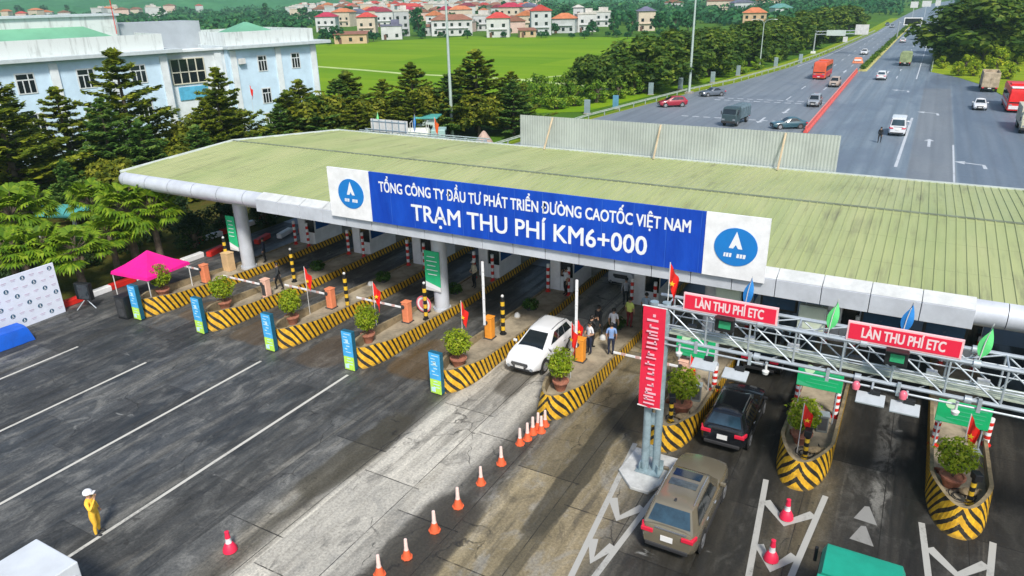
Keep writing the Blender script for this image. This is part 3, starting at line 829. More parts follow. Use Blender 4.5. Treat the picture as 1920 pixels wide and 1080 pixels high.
# barrier cabinets with booms
def cabinet(label, paint, boom, group='barrier cabinets'):
    r = thing('barrier_cabinet', label, 'barrier', (0, 0, 0), 0, group)
    mb = MB(); mb.box((0, 0, .58), (.42, .42, 1.16)); mb.build('cabinet', paint, r, bevel=.05)
    MB().box((0, 0, 1.19), (.46, .46, .05)).build('lid', paint, r, bevel=.02)
    MB().box((0, -.216, .55), (.30, .012, .7)).build('door', paint, r, bevel=.004)
    MB().box((0, 0, .02), (.52, .52, .06)).build('base_plate', M_DGREY, r)
    b = MB()
    if boom == 'down': b.box((-1.75, -.26, .93), (3.1, .05, .11)); 
    else: b.box((-.14, -.26, 2.55), (.13, .06, 3.5))
    bo = b.build('boom', M_WHITE, r, bevel=.01)
    st = MB()
    for k in range(4):
        if boom == 'down': st.box((-.7-k*.7, -.26, .93), (.22, .056, .114))
        else: st.box((-.14, -.26, 1.5+k*.75), (.136, .066, .06))
    st.build('reflective_band', mat('boom_pink', (.62, .40, .36), .5, var=.1) if boom == 'down' else M_OFFW, bo)
    MB().disc((-.1, -.212, .93), (0, -1, 0), .12, 12, .04).build('boom_pivot', M_DGREY, r)
    return r
cb = cabinet('coral orange barrier cabinet with lowered white boom on ' + IN[3], M_CORAL, 'down'); cb.location = (IC[3]-.4, 28.9, .40)
dup(cb, 'coral orange barrier cabinet with lowered white boom on ' + IN[2], (IC[2]-.35, 28.5, .40))
dup(cb, 'coral orange barrier cabinet with lowered white boom on ' + IN[0], (IC[0]-.15, 28.0, .40))
dup(cb, 'pale peach barrier cabinet with lowered boom on ' + IN[1], (IC[1]+.25, 27.9, .40), mats={'cabinet': M_PEACH, 'lid': M_PEACH, 'door': M_DGREY})
cu = cabinet('bright orange barrier cabinet with raised white boom on ' + IN[4], M_ORANGE, 'up'); cu.location = (IC[4]-.5, 29.2, .40)
dup(cu, 'bright orange barrier cabinet with raised white boom on ' + IN[5], (IC[5]-.55, 29.0, .40))
dup(cb, 'peach barrier cabinet beside the palm on ' + IN[6], (-7.5, 29.1, .40), mats={'cabinet': M_PEACH, 'lid': M_PEACH, 'door': M_PEACH})
# banded posts
def banded(name, label, h, rad, cols, nb, cat='bollard', head=None, group=None):
    r = thing(name, label, cat, (0, 0, 0), 0, group)
    a = MB(); n = 10; base = len(a.v)
    a.v = [(rad*math.cos(2*PI*i/n), rad*math.sin(2*PI*i/n), h*k/nb) for k in range(nb+1) for i in range(n)]
    for k in range(nb):
        for i in range(n): a.f.append([k*n+i, k*n+(i+1) % n, (k+1)*n+(i+1) % n, (k+1)*n+i]); a.mi.append(k % 2); a.uv.append(None)
    a.f.append([nb*n+i for i in range(n)]); a.mi.append((nb-1) % 2); a.uv.append(None)
    a.build('post', list(cols), r, smooth=True)
    MB().lathe([(.02, 0), (rad*1.7, 0), (rad*1.7, .05), (rad, .06)], n=12).build('base', cols[0], r)
    if head == 'box': MB().box((0, -.06, h+.12), (.26, .34, .26)).build('camera_box', M_BLACK, r, bevel=.02)
    if head == 'lamp': MB().ball((0, 0, h+.07), .085).build('lamp', M_OFFW, r, smooth=True)
    return r
yp = banded('striped_post', 'tall yellow and black post with lamp on ' + IN[2], 2.1, .11, (M_BLACK, M_YEL), 9, 'post', 'lamp', 'yellow and black posts'); yp.location = (IC[2]+.6, 28.8, .40)
for i, dx, y in ((3, .35, 29.6), (1, -.2, 30.6), (4, -.1, 29.9), (0, -.9, 30.4)):
    dup(yp, 'tall yellow and black post with lamp on ' + IN[i], (IC[i]+dx, y, .40), 1.0*i)
yb = banded('camera_post', 'yellow and black camera post on the nose of ' + IN[7], 1.05, .09, (M_YEL, M_BLACK), 6, 'post', 'box', 'camera posts on island noses'); yb.location = (IC[7]+.05, 25.6, .40)
for i, dx, y in ((8, .3, 25.4), (6, -.1, 25.7)):
    dup(yb, 'yellow and black camera post on the nose of ' + IN[i], (IC[i]+dx, y, .40), .4)
rp = banded('bollard', 'left red and white bollard before the booth on ' + IN[0], 1.75, .10, (M_RED, M_WHITE), 8, 'bollard', None, 'red and white bollards')
rp.location = (IC[0]-.55, 36.3, .40)
for i in range(10):
    for s, w_ in ((-.62, 'left'), (.72, 'right')):
        if i == 0 and s < 0: continue
        dup(rp, f'{w_} red and white bollard before the booth on {IN[i]}', (IC[i]+s, 36.3, .40))
for i, pts in ((7, ((-.88, 29.6, 'left'), (.7, 29.2, 'right'))), (8, ((-.82, 28.8, 'left'), (.95, 29.7, 'right'))), (6, ((-.55, 29.7, 'left'), (.82, 29.1, 'right')))):
    for dx, y, w_ in pts: dup(rp, f'red and white bollard {w_} of the board on {IN[i]}', (IC[i]+dx, y, .40), scale=(1.15, 1.15, .68))
# green boards on the electronic lanes
for i, x, y, z in ((7, -1.78, 28.45, 1.72), (8, 3.22, 28.0, 1.86), (6, -7.0, 28.9, 1.72)):
    lab = 'green information board with white printed lines on ' + IN[i]
    if i == 7:
        gb = thing('information_board', lab, 'sign', (x, y, .40), 0, 'green boards on the islands')
        MB().box((0, 0, 1.98), (1.72, .06, .92)).build('panel', M_GREEN, gb, bevel=.015)
        m2 = MB()
        m2.add([(-.84, -.034, 1.56), (-.1, -.034, 1.56), (-.84, -.034, 1.78)], [(0, 1, 2)])
        for r_ in range(4): m2.box((.12+random.uniform(-.08, .08), -.034, 2.26-.17*r_), (random.uniform(.8, 1.2), .006, .035))
        m2.build('print', mat('print_pale', (.06, .44, .22), .5, var=0), gb)
        m3 = MB(); m3.disc((-.42, -.032, 2.34), (0, -1, 0), .20, 18, .006); m3.build('round_mark', mat('pale_lime', (.55, .78, .50), .5, var=0), gb)
        for s in (-.7, .7): MB().tube([(s, .05, 0), (s, .05, 2.3)], .03, 6).build('leg', M_GALV, gb)
    else: dup(gb, lab, (x, y, .40))
# drooping red flags
def make_flag(name, label, cloth, star, h, cat='flag', group=None, size=1.0):
    r = thing(name, label, cat, (0, 0, 0), 0, group)
    MB().tube([(0, 0, 0), (0, 0, h)], .018, 6).build('pole', M_OFFW, r)
    mb = MB(); nx, nz = 7, 9; W_, H_ = .56*size, .95*size
    vs = []
    for j in range(nz+1):
        for i in range(nx+1):
            u, v = i/nx, j/nz
            fold = math.sin(u*9+v*2)*.11*u*size
            vs.append((.02+u*W_*(.36+.20*(1-v)) , fold, h-.04-v*H_*(.72+.28*u)-u*.55*size))
    fs = [(j*(nx+1)+i, j*(nx+1)+i+1, (j+1)*(nx+1)+i+1, (j+1)*(nx+1)+i) for j in range(nz) for i in range(nx)]
    mb.add(vs, fs); cl = mb.build('cloth', cloth, r, smooth=True)
    if star:
        m2 = MB(); c = Vector((.02+.5*W_*.46, 0, h-.04-.5*H_*.86-.27*size)); pts = []
        for k in range(10):
            a = PI/2+k*PI/5; q = (.115 if k % 2 == 0 else .045)*size
            pts.append((q*math.cos(a), q*math.sin(a)))
        for s in (-1, 1): m2.add([(c.x+x, s*.13*size, c.z+z) for x, z in pts], [tuple(range(10)) if s < 0 else tuple(range(10))[::-1]])
        m2.build('star', M_STAR, cl)
    return r
fl = make_flag('flag', 'red flag with yellow star drooping on ' + IN[4], M_FLAGR, True, 2.9, group='red flags with yellow star', size=1.15); fl.location = (IC[4]-.75, 27.0, .40)
for i, dx, y, rz in ((2, -.8, 27.2, .3), (3, -1.1, 27.1, .5), (5, -.25, 27.2, -.4)):
    dup(fl, 'red flag with yellow star drooping on ' + IN[i], (IC[i]+dx, y, .40), rz)
dup(fl, 'red flag over the bush on ' + IN[7], (IC[7]-.25, 25.7, .40), .2, scale=(1, 1, .78))
dup(fl, 'red flag above the bush on ' + IN[8], (IC[8]-.1, 26.7, .40), -.3, scale=(1, 1, .95))
dup(fl, 'small red flag beside the vertical banner on ' + IN[6], (IC[6]+.05, 27.6, .40), .8, scale=.8)
# toll booths
def make_booth(label, group):
    r = thing('toll_booth', label, 'toll booth', (0, 0, 0), 0, group)
    MB().box((-.36, 0, 1.4), (.66, .12, 2.8)).build('front_panel', M_WHITE, r, bevel=.01)
    mb = MB()
    mb.box((.38, .02, .45), (.80, .08, .9)); mb.box((.38, .02, 2.6), (.80, .08, .4))
    mb.box((.74, 1.45, .55), (.07, 2.8, 1.1)); mb.box((-.70, 1.45, .55), (.07, 2.8, 1.1)); mb.box((0, 2.86, 1.4), (1.5, .08, 2.8))
    mb.box((.74, 1.45, 2.55), (.07, 2.8, .5)); mb.box((-.70, 1.45, 2.55), (.07, 2.8, .5)); mb.box((.74, .12, 1.7), (.08, .14, 1.2)); mb.box((.74, 2.75, 1.7), (.08, .14, 1.2))
    mb.build('wall', M_WHITE, r)
    for s in (-.70, .74):
        MB().box((s, 1.45, 1.7), (.03, 2.5, 1.2)).build('window', M_BGLASS, r)
    MB().box((.38, .03, 1.65), (.76, .03, 1.5)).build('front_window', M_GLASS, r)
    MB().box((0, 1.4, 2.88), (1.75, 3.2, .16)).build('roof', M_ALU, r, bevel=.03)
    return r
for i in range(10):
    lab = 'white toll booth with blue side window on ' + IN[i]
    if i == 0: bo = make_booth(lab, 'toll booths under the canopy'); bo.location = (IC[0]+.15, 36.8, .40)
    else: dup(bo, lab, (IC[i]+(.15 if i < 4 else 0), 36.8, .40))
# clutter on the noses of the electronic lanes
M_SACK = mat('sack_cloth', (.34, .26, .15), .95, var=.35, scale=5); M_BRK = mat('brick_red', (.30, .11, .06), .9, var=.35, scale=6)
def clutter(i):
    c, y0 = IC[i], IY[i]
    r = thing('control_box', 'small grey control box standing in the nose of ' + IN[i], 'cabinet', (c+.35, y0+3.9, .397), .2, 'control boxes on island noses')
    MB().box((0, 0, .38), (.42, .34, .76)).build('case', mat('box_steel', (.16, .18, .18), .55, .2, var=.25), r, bevel=.02); MB().box((0, -.175, .4), (.32, .012, .56)).build('door', M_DGREY, r); MB().box((0, 0, .78), (.48, .4, .04)).build('lid', M_GALV, r)
    r = thing('sandbag', 'slumped brown sandbag heap beside the bush on ' + IN[i], 'sandbag', (c+.3, y0+2.2, .397), .5, 'sandbags on island noses')
    mb = MB(); mb.ball((0, 0, .10), (.34, .2, .13), 10, 6, 0, .12); mb.build('sack', M_SACK, r, smooth=True); mb = MB(); mb.tube([(.26, 0, .12), (.38, .04, .16), (.44, .02, .13)], [.05, .03, .05], 6); mb.build('tie', M_SACK, r)
    r = thing('brick_stack', 'small red brick stack beside the bush on ' + IN[i], 'bricks', (c-.62, y0+3.2, .397), .15, 'bricks on island noses')
    for k in range(5): MB().box((random.uniform(-.04, .04), -.1+.11*(k % 3), .035+.07*(k//3)), (.22, .10, .065), random.uniform(-.2, .2)).build('brick', M_BRK, r)
    r = thing('hose', 'dark coiled cable lying on the nose of ' + IN[i], 'cable', (c+.05, y0+1.9, .397), 0, 'cables on island noses')
    mb = MB(); mb.tube([((.16+.012*k)*math.cos(k*.5), (.16+.012*k)*math.sin(k*.5), .03+.004*k) for k in range(26)], .022, 5); mb.build('coil', M_RUBBER, r, smooth=True); mb = MB(); mb.tube([(.42, -.1, .03), (.5, .3, .03), (.35, .9, .03)], .02, 5); mb.build('tail', M_RUBBER, r)
for i in (6, 7, 8): clutter(i)
# small planters and a tyre stop on the decks
M_LOWL = leafmat('low_plant', (.02, .07, .008), (.05, .11, .012), None, 3)
pl = thing('planter', 'low dark green plant on the deck of ' + IN[2], 'plant', (IC[2]-.3, 33.2, .40), 0, 'low plants on the decks')
mb = MB(); leaf_quads(mb, (0, 0, .32), (.5, .5, .32), 240, .11, .5, .2); mb.build('foliage', M_LOWL, pl)
MB().box((0, 0, .07), (.55, .55, .14)).build('tray', M_DGREY, pl)
for i, y in ((3, 33.6), (4, 33.5), (5, 33.3), (1, 32.9)):
    dup(pl, 'low dark green plant on the deck of ' + IN[i], (IC[i]-.35, y, .40), i)
lt = thing('floor_lamp', 'small white dome lamp on the deck of ' + IN[2], 'lamp', (IC[2]-.5, 32.2, .40), 0, 'dome lamps on the decks')
MB().lathe([(.02, 0), (.17, 0), (.17, .16), (.10, .27), (.02, .30)], n=12).build('dome', M_OFFW, lt, smooth=True); MB().box((0, 0, .03), (.42, .42, .06)).build('base', M_DIRTC, lt)
for i, y in ((3, 32.0), (4, 32.1), (5, 31.6)): dup(lt, 'small white dome lamp on the deck of ' + IN[i], (IC[i]-.45, y, .40))
ts = thing('notice_disc', 'pink round notice with white ring leaning at the middle canopy column', 'sign', (-22.75, 30.3, .40))
MB().disc((0, 0, .55), (0, -1, 0), .5, 24, .05).build('disc', mat('pink_disc', (.75, .16, .20), .5, var=.1), ts)
m2 = MB()
for k in range(24):
    a, b = 2*PI*k/24, 2*PI*(k+1)/24
    m2.quad((.30*math.cos(a), -.055, .55+.30*math.sin(a)), (.42*math.cos(a), -.055, .55+.42*math.sin(a)), (.42*math.cos(b), -.055, .55+.42*math.sin(b)), (.30*math.cos(b), -.055, .55+.30*math.sin(b)))
m2.box((0, -.055, .55), (.08, .01, .3)); m2.build('ring', M_WHITE, ts)
MB().box((0, .12, .2), (.4, .3, .4)).build('stand', M_DGREY, ts)
wb = thing('crate', 'tan plywood box beside the leftmost canopy column', 'box', (-38.55, 30.25, .40))
MB().box((0, 0, .6), (.62, .55, 1.2)).build('box', mat('plywood', (.62, .42, .22), .8, var=.15), wb, bevel=.02); MB().box((0, 0, 1.21), (.66, .59, .04)).build('lid', mat('plywood', (.6, .4, .2)), wb)
# ------------------------------------------------------------------ gantry over the electronic lanes
GX0, GX1, GY0, GY1, GZ0, GZ1 = -6.55, 11.6, 22.44, 23.45, 5.80, 6.98
gn = thing('gantry', 'galvanised box truss gantry on a twin pipe post over the electronic toll lanes', 'gantry', (-6.7, 22.44, .14))
def gpart(name, mb, m, **kw):
    mb.v = [(v[0]+6.7, v[1]-22.44, v[2]-.14) for v in mb.v]; return mb.build(name, m, gn, **kw)
for x in (-6.83, 11.7):
    mb = MB()
    mb.lathe([(.15, .14), (.15, 7.1)], (x-.14, 22.44, 0), 14); mb.lathe([(.15, .14), (.15, 7.1)], (x+.26, 22.55, 0), 14)
    for z in (1.0, 2.4, 3.6): mb.box((x+.06, 22.5, z), (.16, .05, .5))
    mb.box((x+.06, 22.5, .18), (.95, .75, .06))
    for k in range(4): mb.box((x+.06+(.28 if k % 2 else -.28)*1.2, 22.5+(.22 if k > 1 else -.22), .38), (.03, .2, .34), .6*k)
    gpart('post', mb, mat('post_steel', (.30, .40, .44), .45, .3, var=.25, scale=2.5), smooth=True)
for y, z in ((GY0, GZ0), (GY0, GZ1), (GY1, GZ0), (GY1, GZ1)):
    mb = MB(); mb.tube([(GX0-.5, y, z), (GX1+.3, y, z)], .065, 8)
    for k in range(4): 
        for d in (-.05, .05): mb.lathe([(.02, -.015), (.13, -.015), (.13, .015), (.02, .015)], (0, 0, 0), 10)
    mb.v = [v for v in mb.v]
    gpart('chord', mb, M_GALV, smooth=True) if False else None
    mb = MB(); mb.tube([(GX0-.5, y, z), (GX1+.3, y, z)], .065, 8)
    for xj in (-3.4, -.35, 2.6, 5.6, 8.6): mb.tube([(xj-.09, y, z), (xj+.09, y, z)], .125, 10)
    gpart('chord', mb, M_GALV, smooth=True)
mb = MB(); k = 0; x = GX0; st = 1.42
while x < GX1:
    for y in (GY0, GY1):
        mb.tube([(x, y, GZ0), (x, y, GZ1)], .032, 6)
        a, b = (GZ1, GZ0) if True else (GZ0, GZ1)
        mb.tube([(x, y, a), (min(x+st, GX1), y, b)], .028, 6)
    for z in (GZ0, GZ1): mb.tube([(x, GY0, z), (x, GY1, z)], .03, 6)
    mb.tube([(x, GY0, GZ1), (min(x+st, GX1), GY1, GZ1)], .024, 6)
    x += st
gpart('bracing', mb, M_GALV, smooth=True)
mb = MB(); mb.box(((GX0+GX1)/2, (GY0+GY1)/2+.06, GZ0+.12), (GX1-GX0-.2, .72, .05)); gpart('walkway', mb, mat('walkway_grating', (.40, .45, .36), .7, .1, var=.25, scale=3))
mb = MB(); mb.tube([(GX0, GY0-.02, GZ0-.22), (GX1, GY0-.02, GZ0-.22)], .035, 6); mb.tube([(GX0, GY0+.25, GZ0-.16), (GX1, GY0+.25, GZ0-.16)], .03, 6)
for x in (-5.4, -3.6, -1.2, .8, 2.9, 5, 7): mb.box((x, GY0-.05, GZ0-.10), (.10, .12, .42))
gpart('cable_rail', mb, M_GALV)
mb = MB()
for y, z in ((GY0+.08, GZ0+.50), (GY1-.08, GZ0+.50), (GY1-.08, GZ0+.85), (GY0+.35, GZ0+.28), (GY1+.05, GZ0-.18)): mb.tube([(GX0, y, z), (GX1, y, z)], .024, 6)
x = GX0+.7
while x < GX1:
    mb.tube([(x, GY1, GZ0), (x, GY1, GZ1)], .022, 5); mb.tube([(x, GY0, GZ0), (x+.7, GY1, GZ0)], .02, 5); mb.tube([(x, GY1, GZ1), (x-.7, GY1, GZ0)], .02, 5); x += 1.42
gpart('handrail', mb, M_GALV)
random.seed(3)
for k in range(7): MB().box((0, 0, 0), (random.uniform(.2, .4), .2, random.uniform(.2, .34)), 0).build('junction_box', M_OFFW if k % 3 else M_DGREY, gn, bevel=.015).location = (-5.6+k*1.75+random.uniform(-.3, .3)+6.7, .62, GZ0+.28-.14)
M_SIGNR = mat('sign_red', (.74, .016, .055), .5, var=.06)
def etc_sign(label, cx):
    r = thing('lane_sign', label, 'sign', (cx, GY0-.02, GZ1+.05), 0)
    MB().box((0, 0, .31), (3.06, .09, .62)).build('frame', mat('sign_border', (.80, .50, .52), .5, var=.05), r, bevel=.01)
    MB().box((0, -.045, .31), (2.94, .03, .50)).build('panel', M_SIGNR, r)
    mb = MB(); put_text(mb, "LÀN THU PHÍ ETC", (-1.12, -.063, .15), (1, 0, 0), (0, 0, 1), width=2.2, height=.40, bold=.02)
    mb.build('lettering', mat('pink_white', (.80, .62, .64), .5, var=0), r)
    mb = MB()
    for x in (-1.1, 0, 1.1): mb.box((x, .09, .25), (.05, .05, .62))
    mb.build('bracket', M_GALV, r)
etc_sign('red lane sign with white letters on the gantry, nearer the twin pipe post', -4.43)
etc_sign('red lane sign with white letters on the gantry, farther from the twin pipe post', .66)
sg = thing('lane_signal', 'black lane signal with green light under the sign nearer the gantry post', 'traffic signal', (-4.5, 22.28, 6.58), 0, 'lane signals on the gantry')
MB().box((0, 0, .24), (.62, .22, .50)).build('housing', M_BLACK, sg, bevel=.03)
MB().box((.02, -.115, .25), (.38, .02, .26)).build('display', mat('green_display', (.03, .32, .14), .4, var=.1), sg)
MB().box((0, -.17, .50), (.62, .22, .03)).build('visor', M_BLACK, sg); MB().box((0, .07, .05), (.08, .08, .3)).build('bracket', M_GALV, sg)
dup(sg, 'black lane signal with green light under the sign farther from the gantry post', (.58, 22.28, 6.55))
# antenna plates under the gantry
def antenna(label, x, z, cat='antenna', loc=None):
    if loc is None: loc = (x, 22.3, z)
    r = thing('lane_antenna', label, cat, loc, 0, 'antenna plates under the gantry')
    MB().box((0, -.25, 0), (.80, .50, .07), 0, 0, .28).build('plate', mat('antenna_white', (.40, .44, .47), .5, var=.12), r, bevel=.015)
    MB().tube([(0, -.1, .06), (0, .12, .42)], .035, 6).build('arm', M_GALV, r)
    MB().box((.1, -.05, .16), (.3, .16, .14)).build('junction_box', M_BLACK, r, bevel=.01)
    return r
an = antenna('white tilted antenna plate hanging in front of the green board beside the gantry post', -5.0, 5.30)
dup(an, 'white tilted antenna plate hanging above the dark car in the lane behind the black SUV', (-3.95, 22.3, 5.18))
dup(an, 'white antenna plate with pink lamp, left one above the green truck lane', (.1, 22.3, 5.35))
dup(an, 'white antenna plate, right one above the green truck lane', (1.05, 22.3, 5.28))
cm = thing('lane_camera', 'white dome camera hanging under the gantry beside the twin pipe post', 'camera', (-5.95, 22.3, 5.42), 0, 'cameras under the gantry')
MB().lathe([(.02, -.14), (.09, -.11), (.12, 0), (.04, .05), (.03, .3)], n=10).build('dome', M_OFFW, cm, smooth=True); MB().lathe([(.05, .28), (.05, .32)], n=8).build('mount', M_GALV, cm)
dup(cm, 'white dome camera hanging under the gantry above the black SUV lane', (-3.05, 22.3, 5.42)); dup(cm, 'white dome camera hanging under the gantry near the rightmost island board', (2.35, 22.3, 5.42))
for x, nm in ((-.35, 'pink beacon lamp on the gantry rail left of the right signal'), (.95, 'pink beacon lamp on the gantry rail right of the right signal')):
    r = thing('beacon', nm, 'lamp', (x, 22.2, 5.62), 0, 'beacons'); MB().lathe([(.02, -.12), (.10, -.10), (.12, .05), (.07, .14), (.02, .16)], n=12).build('lens', mat('pink_lens', (.72, .14, .20), .3, var=0), r, smooth=True); MB().box((0, .12, 0), (.05, .2, .05)).build('bracket', M_GALV, r)
# vertical banner on the post
vb = thing('vertical_banner', 'tall red banner with sideways white writing tied to the gantry post', 'banner', (-6.83, 22.08, 3.1))
mb = MB(); n = 14
for k in range(n):
    z0, z1 = 3.95*k/n, 3.95*(k+1)/n; f = lambda z: -.03*math.sin(z*2.1)
    mb.add([(-.40, f(z0), z0), (0, f(z0)-.03, z0), (.40, f(z0), z0), (-.40, f(z1), z1), (0, f(z1)-.03, z1), (.40, f(z1), z1)], [(0, 1, 4, 3), (1, 2, 5, 4)])
mb.build('cloth', M_PINKRED, vb, smooth=True)
mb = MB(); z = .18; random.seed(11)
# unreadable sideways lettering: uneven strokes
for k in range(20):
    hgt = random.choice((.05, .06, .08)); wd = random.choice((.24, .30, .36, .40))
    mb.box((random.uniform(-.04, .04), -.075, z+hgt/2), (wd, .012, hgt), 0)
    if k % 2: mb.box((random.choice((-.1, .1)), -.075, z+hgt/2+.05), (.06, .012, .12))
    z += hgt+random.choice((.07, .10, .13, .2))
    if z > 3.55: break
mb.box((.02, -.075, 3.66), (.10, .012, .10)); mb.build('writing', mat('pink_writing', (.80, .42, .50), .6, var=0), vb)
mb = MB()
for z in (.02, 3.95): mb.tube([(-.44, .0, z), (.44, .0, z)], .03, 6)
for z in (.8, 2.6): mb.box((0, .12, z), (.5, .2, .03))
mb.build('rod', M_OFFW, vb)
# flags on the gantry
def feather(label, cloth, x, y, z0, h, name='feather_flag', grp='feather flags on the gantry'):
    r = thing(name, label, 'flag', (x, y, z0), 0, grp)
    MB().tube([(0, 0, -.1), (.06, 0, h*.5), (.16, 0, h)], .016, 6).build('pole', M_OFFW, r)
    mb = MB(); n = 10; L = []
    for k in range(n+1):
        t = k/n; wv = (.34*math.sin(PI*min(1, t*1.15))**.7+.02)*(1-.25*t)
        L.append([(.10*t+.06, 0, h*(.15+.83*t)), (.10*t+.06-wv*.6, .06*math.sin(t*5), h*(.15+.83*t)-.06), (.10*t+.06+wv*.45, -.05*math.sin(t*6), h*(.15+.83*t)-.18*h*t*(1-t))])
    for k in range(n):
        a, b = L[k], L[k+1]
        mb.quad(a[1], a[0], b[0], b[1]); mb.quad(a[0], a[2], b[2], b[0])
    mb.build('cloth', cloth, r, smooth=True); return r
M_FB = mat('flag_blue', (.02, .22, .60), .7, var=.1); M_FG = mat('flag_green', (.13, .72, .22), .7, var=.1)
gf = make_flag('flag', 'red flag with yellow star on top of the gantry post', M_FLAGR, True, 1.5, size=1.0); gf.location = (-6.6, 22.75, 7.0)
feather('blue feather flag behind the left lane sign', M_FB, -4.15, 23.45, 7.0, 1.2)
feather('pale green feather flag between the two lane signs', M_FG, -1.4, 22.5, 7.05, 1.2)
feather('blue feather flag behind the right lane sign', M_FB, .62, 23.45, 7.0, 1.2)
feather('bright green feather flag right of the right lane sign', M_FG, 2.62, 22.5, 7.0, 1.25)
# pale lane boxes hung below the canopy edge
M_LB = mat('lane_box', (.50, .56, .48), .6, var=.15)
for x, z, d in ((-5.92, 4.45, 'behind the left lane sign'), (-2.5, 4.05, 'left of the pale green feather flag')):
    r = thing('lane_box', f'pale grey-green sign box hanging under the canopy {d}', 'sign', (x, 29.5, z), 0, 'sign boxes under the canopy edge')
    MB().box((0, 0, .5), (1.06, .3, 1.04)).build('box', M_LB, r, bevel=.02); MB().box((0, -.155, .5), (.92, .012, .9)).build('face', mat('lane_face', (.55, .62, .50), .6, var=.1), r)
    for s in (-.3, .3): MB().tube([(s, 0, 1.0), (s, 0, 5.52-z)], .025, 6).build('hanger', M_GALV, r)
# dark lane displays under the right part of the canopy
for k, (x, d) in enumerate(((-3.9, 'between the two pale sign boxes'), (.0, 'behind the blue flag of the right sign'), (2.2, 'at the right end of the right lane sign'))):
    r = thing('lane_display', f'dark lane display under the canopy {d}', 'sign', (x, 29.9, 4.3), 0, 'lane displays under the canopy')
    MB().box((0, 0, .5), (1.5, .2, .7)).build('housing', M_BLACK, r, bevel=.02); MB().box((0, -.105, .5), (1.3, .012, .5)).build('screen', mat('screen_blue', (.02, .06, .12), .25, var=.2), r)
    for s in (-.5, .5): MB().tube([(s, 0, .8), (s, 0, 1.22)], .025, 6).build('hanger', M_GALV, r)
# far side gantry seen over the ridge
fg = thing('gantry', 'pale lattice gantry beyond the canopy with the back of a white sign', 'gantry', (-47, 56, 0))
mb = MB()
for y in (56, 56.9):
    for z in (3.9, 4.9): mb.tube([(-48-(-47)-.5, y-56, z), (13, y-56, z)], .06, 6)
    x = -1.4
    while x < 12.6:
        mb.tube([(x, y-56, 3.9), (x, y-56, 4.9)], .035, 5); mb.tube([(x, y-56, 4.9), (x+1.3, y-56, 3.9)], .03, 5); x += 1.3
mb.build('truss', mat('pale_steel', (.42, .52, .50), .5, .3, var=.2), fg)
for x in (-.9, 12.8): MB().tube([(x, .4, 0), (x, .4, 4.9)], .16, 10).build('post', M_GALV, fg, smooth=True)
mb = MB(); mb.box((2.25, 0, 5.5), (4.4, .1, 1.2)); mb.build('sign_back', M_OFFW, fg)
mb = MB()
for k in range(6): mb.box((.35+k*.78, -.08, 5.5), (.08, .06, 1.15))
for z in (5.1, 5.9): mb.box((2.25, -.075, z), (4.3, .05, .07))
mb.build('sign_stiffener', mat('stiffener', (.22, .30, .36), .6, var=.1), fg)
feather('green feather flag on the gantry beyond the canopy', M_FG, -46.2, 56, 4.9, 1.9, grp='feather flags beyond the canopy'); feather('blue feather flag on the gantry beyond the canopy', M_FB, -41.8, 56, 4.9, 1.9, grp='feather flags beyond the canopy')
f2 = make_flag('flag', 'orange-red flag on the gantry beyond the canopy', mat('flag_orange', (.72, .12, .02), .7, var=.1), False, 2.1, size=1.3); f2.location = (-39.4, 56, 4.6)
# ------------------------------------------------------------------ traffic cones
M_CONE = mat('cone_orange', (.72, .12, .04), .55, var=.12); M_CONEW = mat('cone_sleeve', (.80, .60, .54), .5, var=.12)
def make_cone(label, group):
    r = thing('traffic_cone', label, 'traffic cone', (0, 0, 0), 0, group)
    MB().lathe([(.17, .05), (.15, .12), (.085, .34)], n=14).build('cone', M_CONE, r, smooth=True)
    MB().lathe([(.086, .335), (.07, .43), (.055, .78), (.05, .80), (.01, .81)], n=14).build('sleeve', M_CONEW, r, smooth=True)
    mb = MB(); mb.prism([(.21*math.cos(PI/8+PI*k/4), .21*math.sin(PI/8+PI*k/4)) for k in range(8)], 0, .055); mb.build('base', M_CONE, r, bevel=.012)
    return r
ORD = ['nearest the camera, cut by the bottom edge', 'second from the bottom edge', 'third from the bottom edge', 'fourth from the bottom edge, in the dark wet patch', 'fifth from the bottom edge, past the dark patch', 'sixth from the bottom edge']
CONES = [(712, 1078), (763, 1045), (815, 995), (859, 950), (902, 907), (940, 870), (975, 833), (989, 824), (999, 813), (1009, 804), (1015, 810), (1022, 798)]
for k, p in enumerate(CONES):
    x, y = G(*p)
    lab = f'traffic cone in the orange row, {ORD[k]}' if k < 6 else 'orange and white traffic cone in the tight cluster at the striped island nose'
    grp = 'traffic cones in the row' if k < 6 else 'traffic cones clustered at the island nose'
    if k == 0: co0 = make_cone(lab, grp); co0.location = (x, y, 0); co0.rotation_euler.z = .2
    else: dup(co0, lab, (x, y, 0), random.uniform(0, 3), grp, scale=random.uniform(.94, 1.04))
# squat red cones
M_CR = mat('red_cone', (.74, .02, .07), .5, var=.1)
rc = thing('traffic_cone', 'squat crimson traffic cone alone on the slabs right of the officer in yellow', 'traffic cone', (*G(432, 1033), 0), 0, 'squat red cones')
MB().lathe([(.24, .04), (.22, .16), (.13, .34), (.10, .36)], n=16).build('base', M_CR, rc, smooth=True)
MB().lathe([(.105, .35), (.085, .55), (.09, .56)], n=14).build('band', M_WHITE, rc, smooth=True)
MB().lathe([(.092, .555), (.07, .76), (.075, .80), (.02, .82)], n=14).build('top', M_CR, rc, smooth=True)
dup(rc, 'squat crimson traffic cone on the upper chevron in front of the striped island nose', (-1.75, 22.2, 0)); dup(rc, 'squat crimson traffic cone on the lower chevron left of the green truck', (-1.83, 19.9, 0), .8)
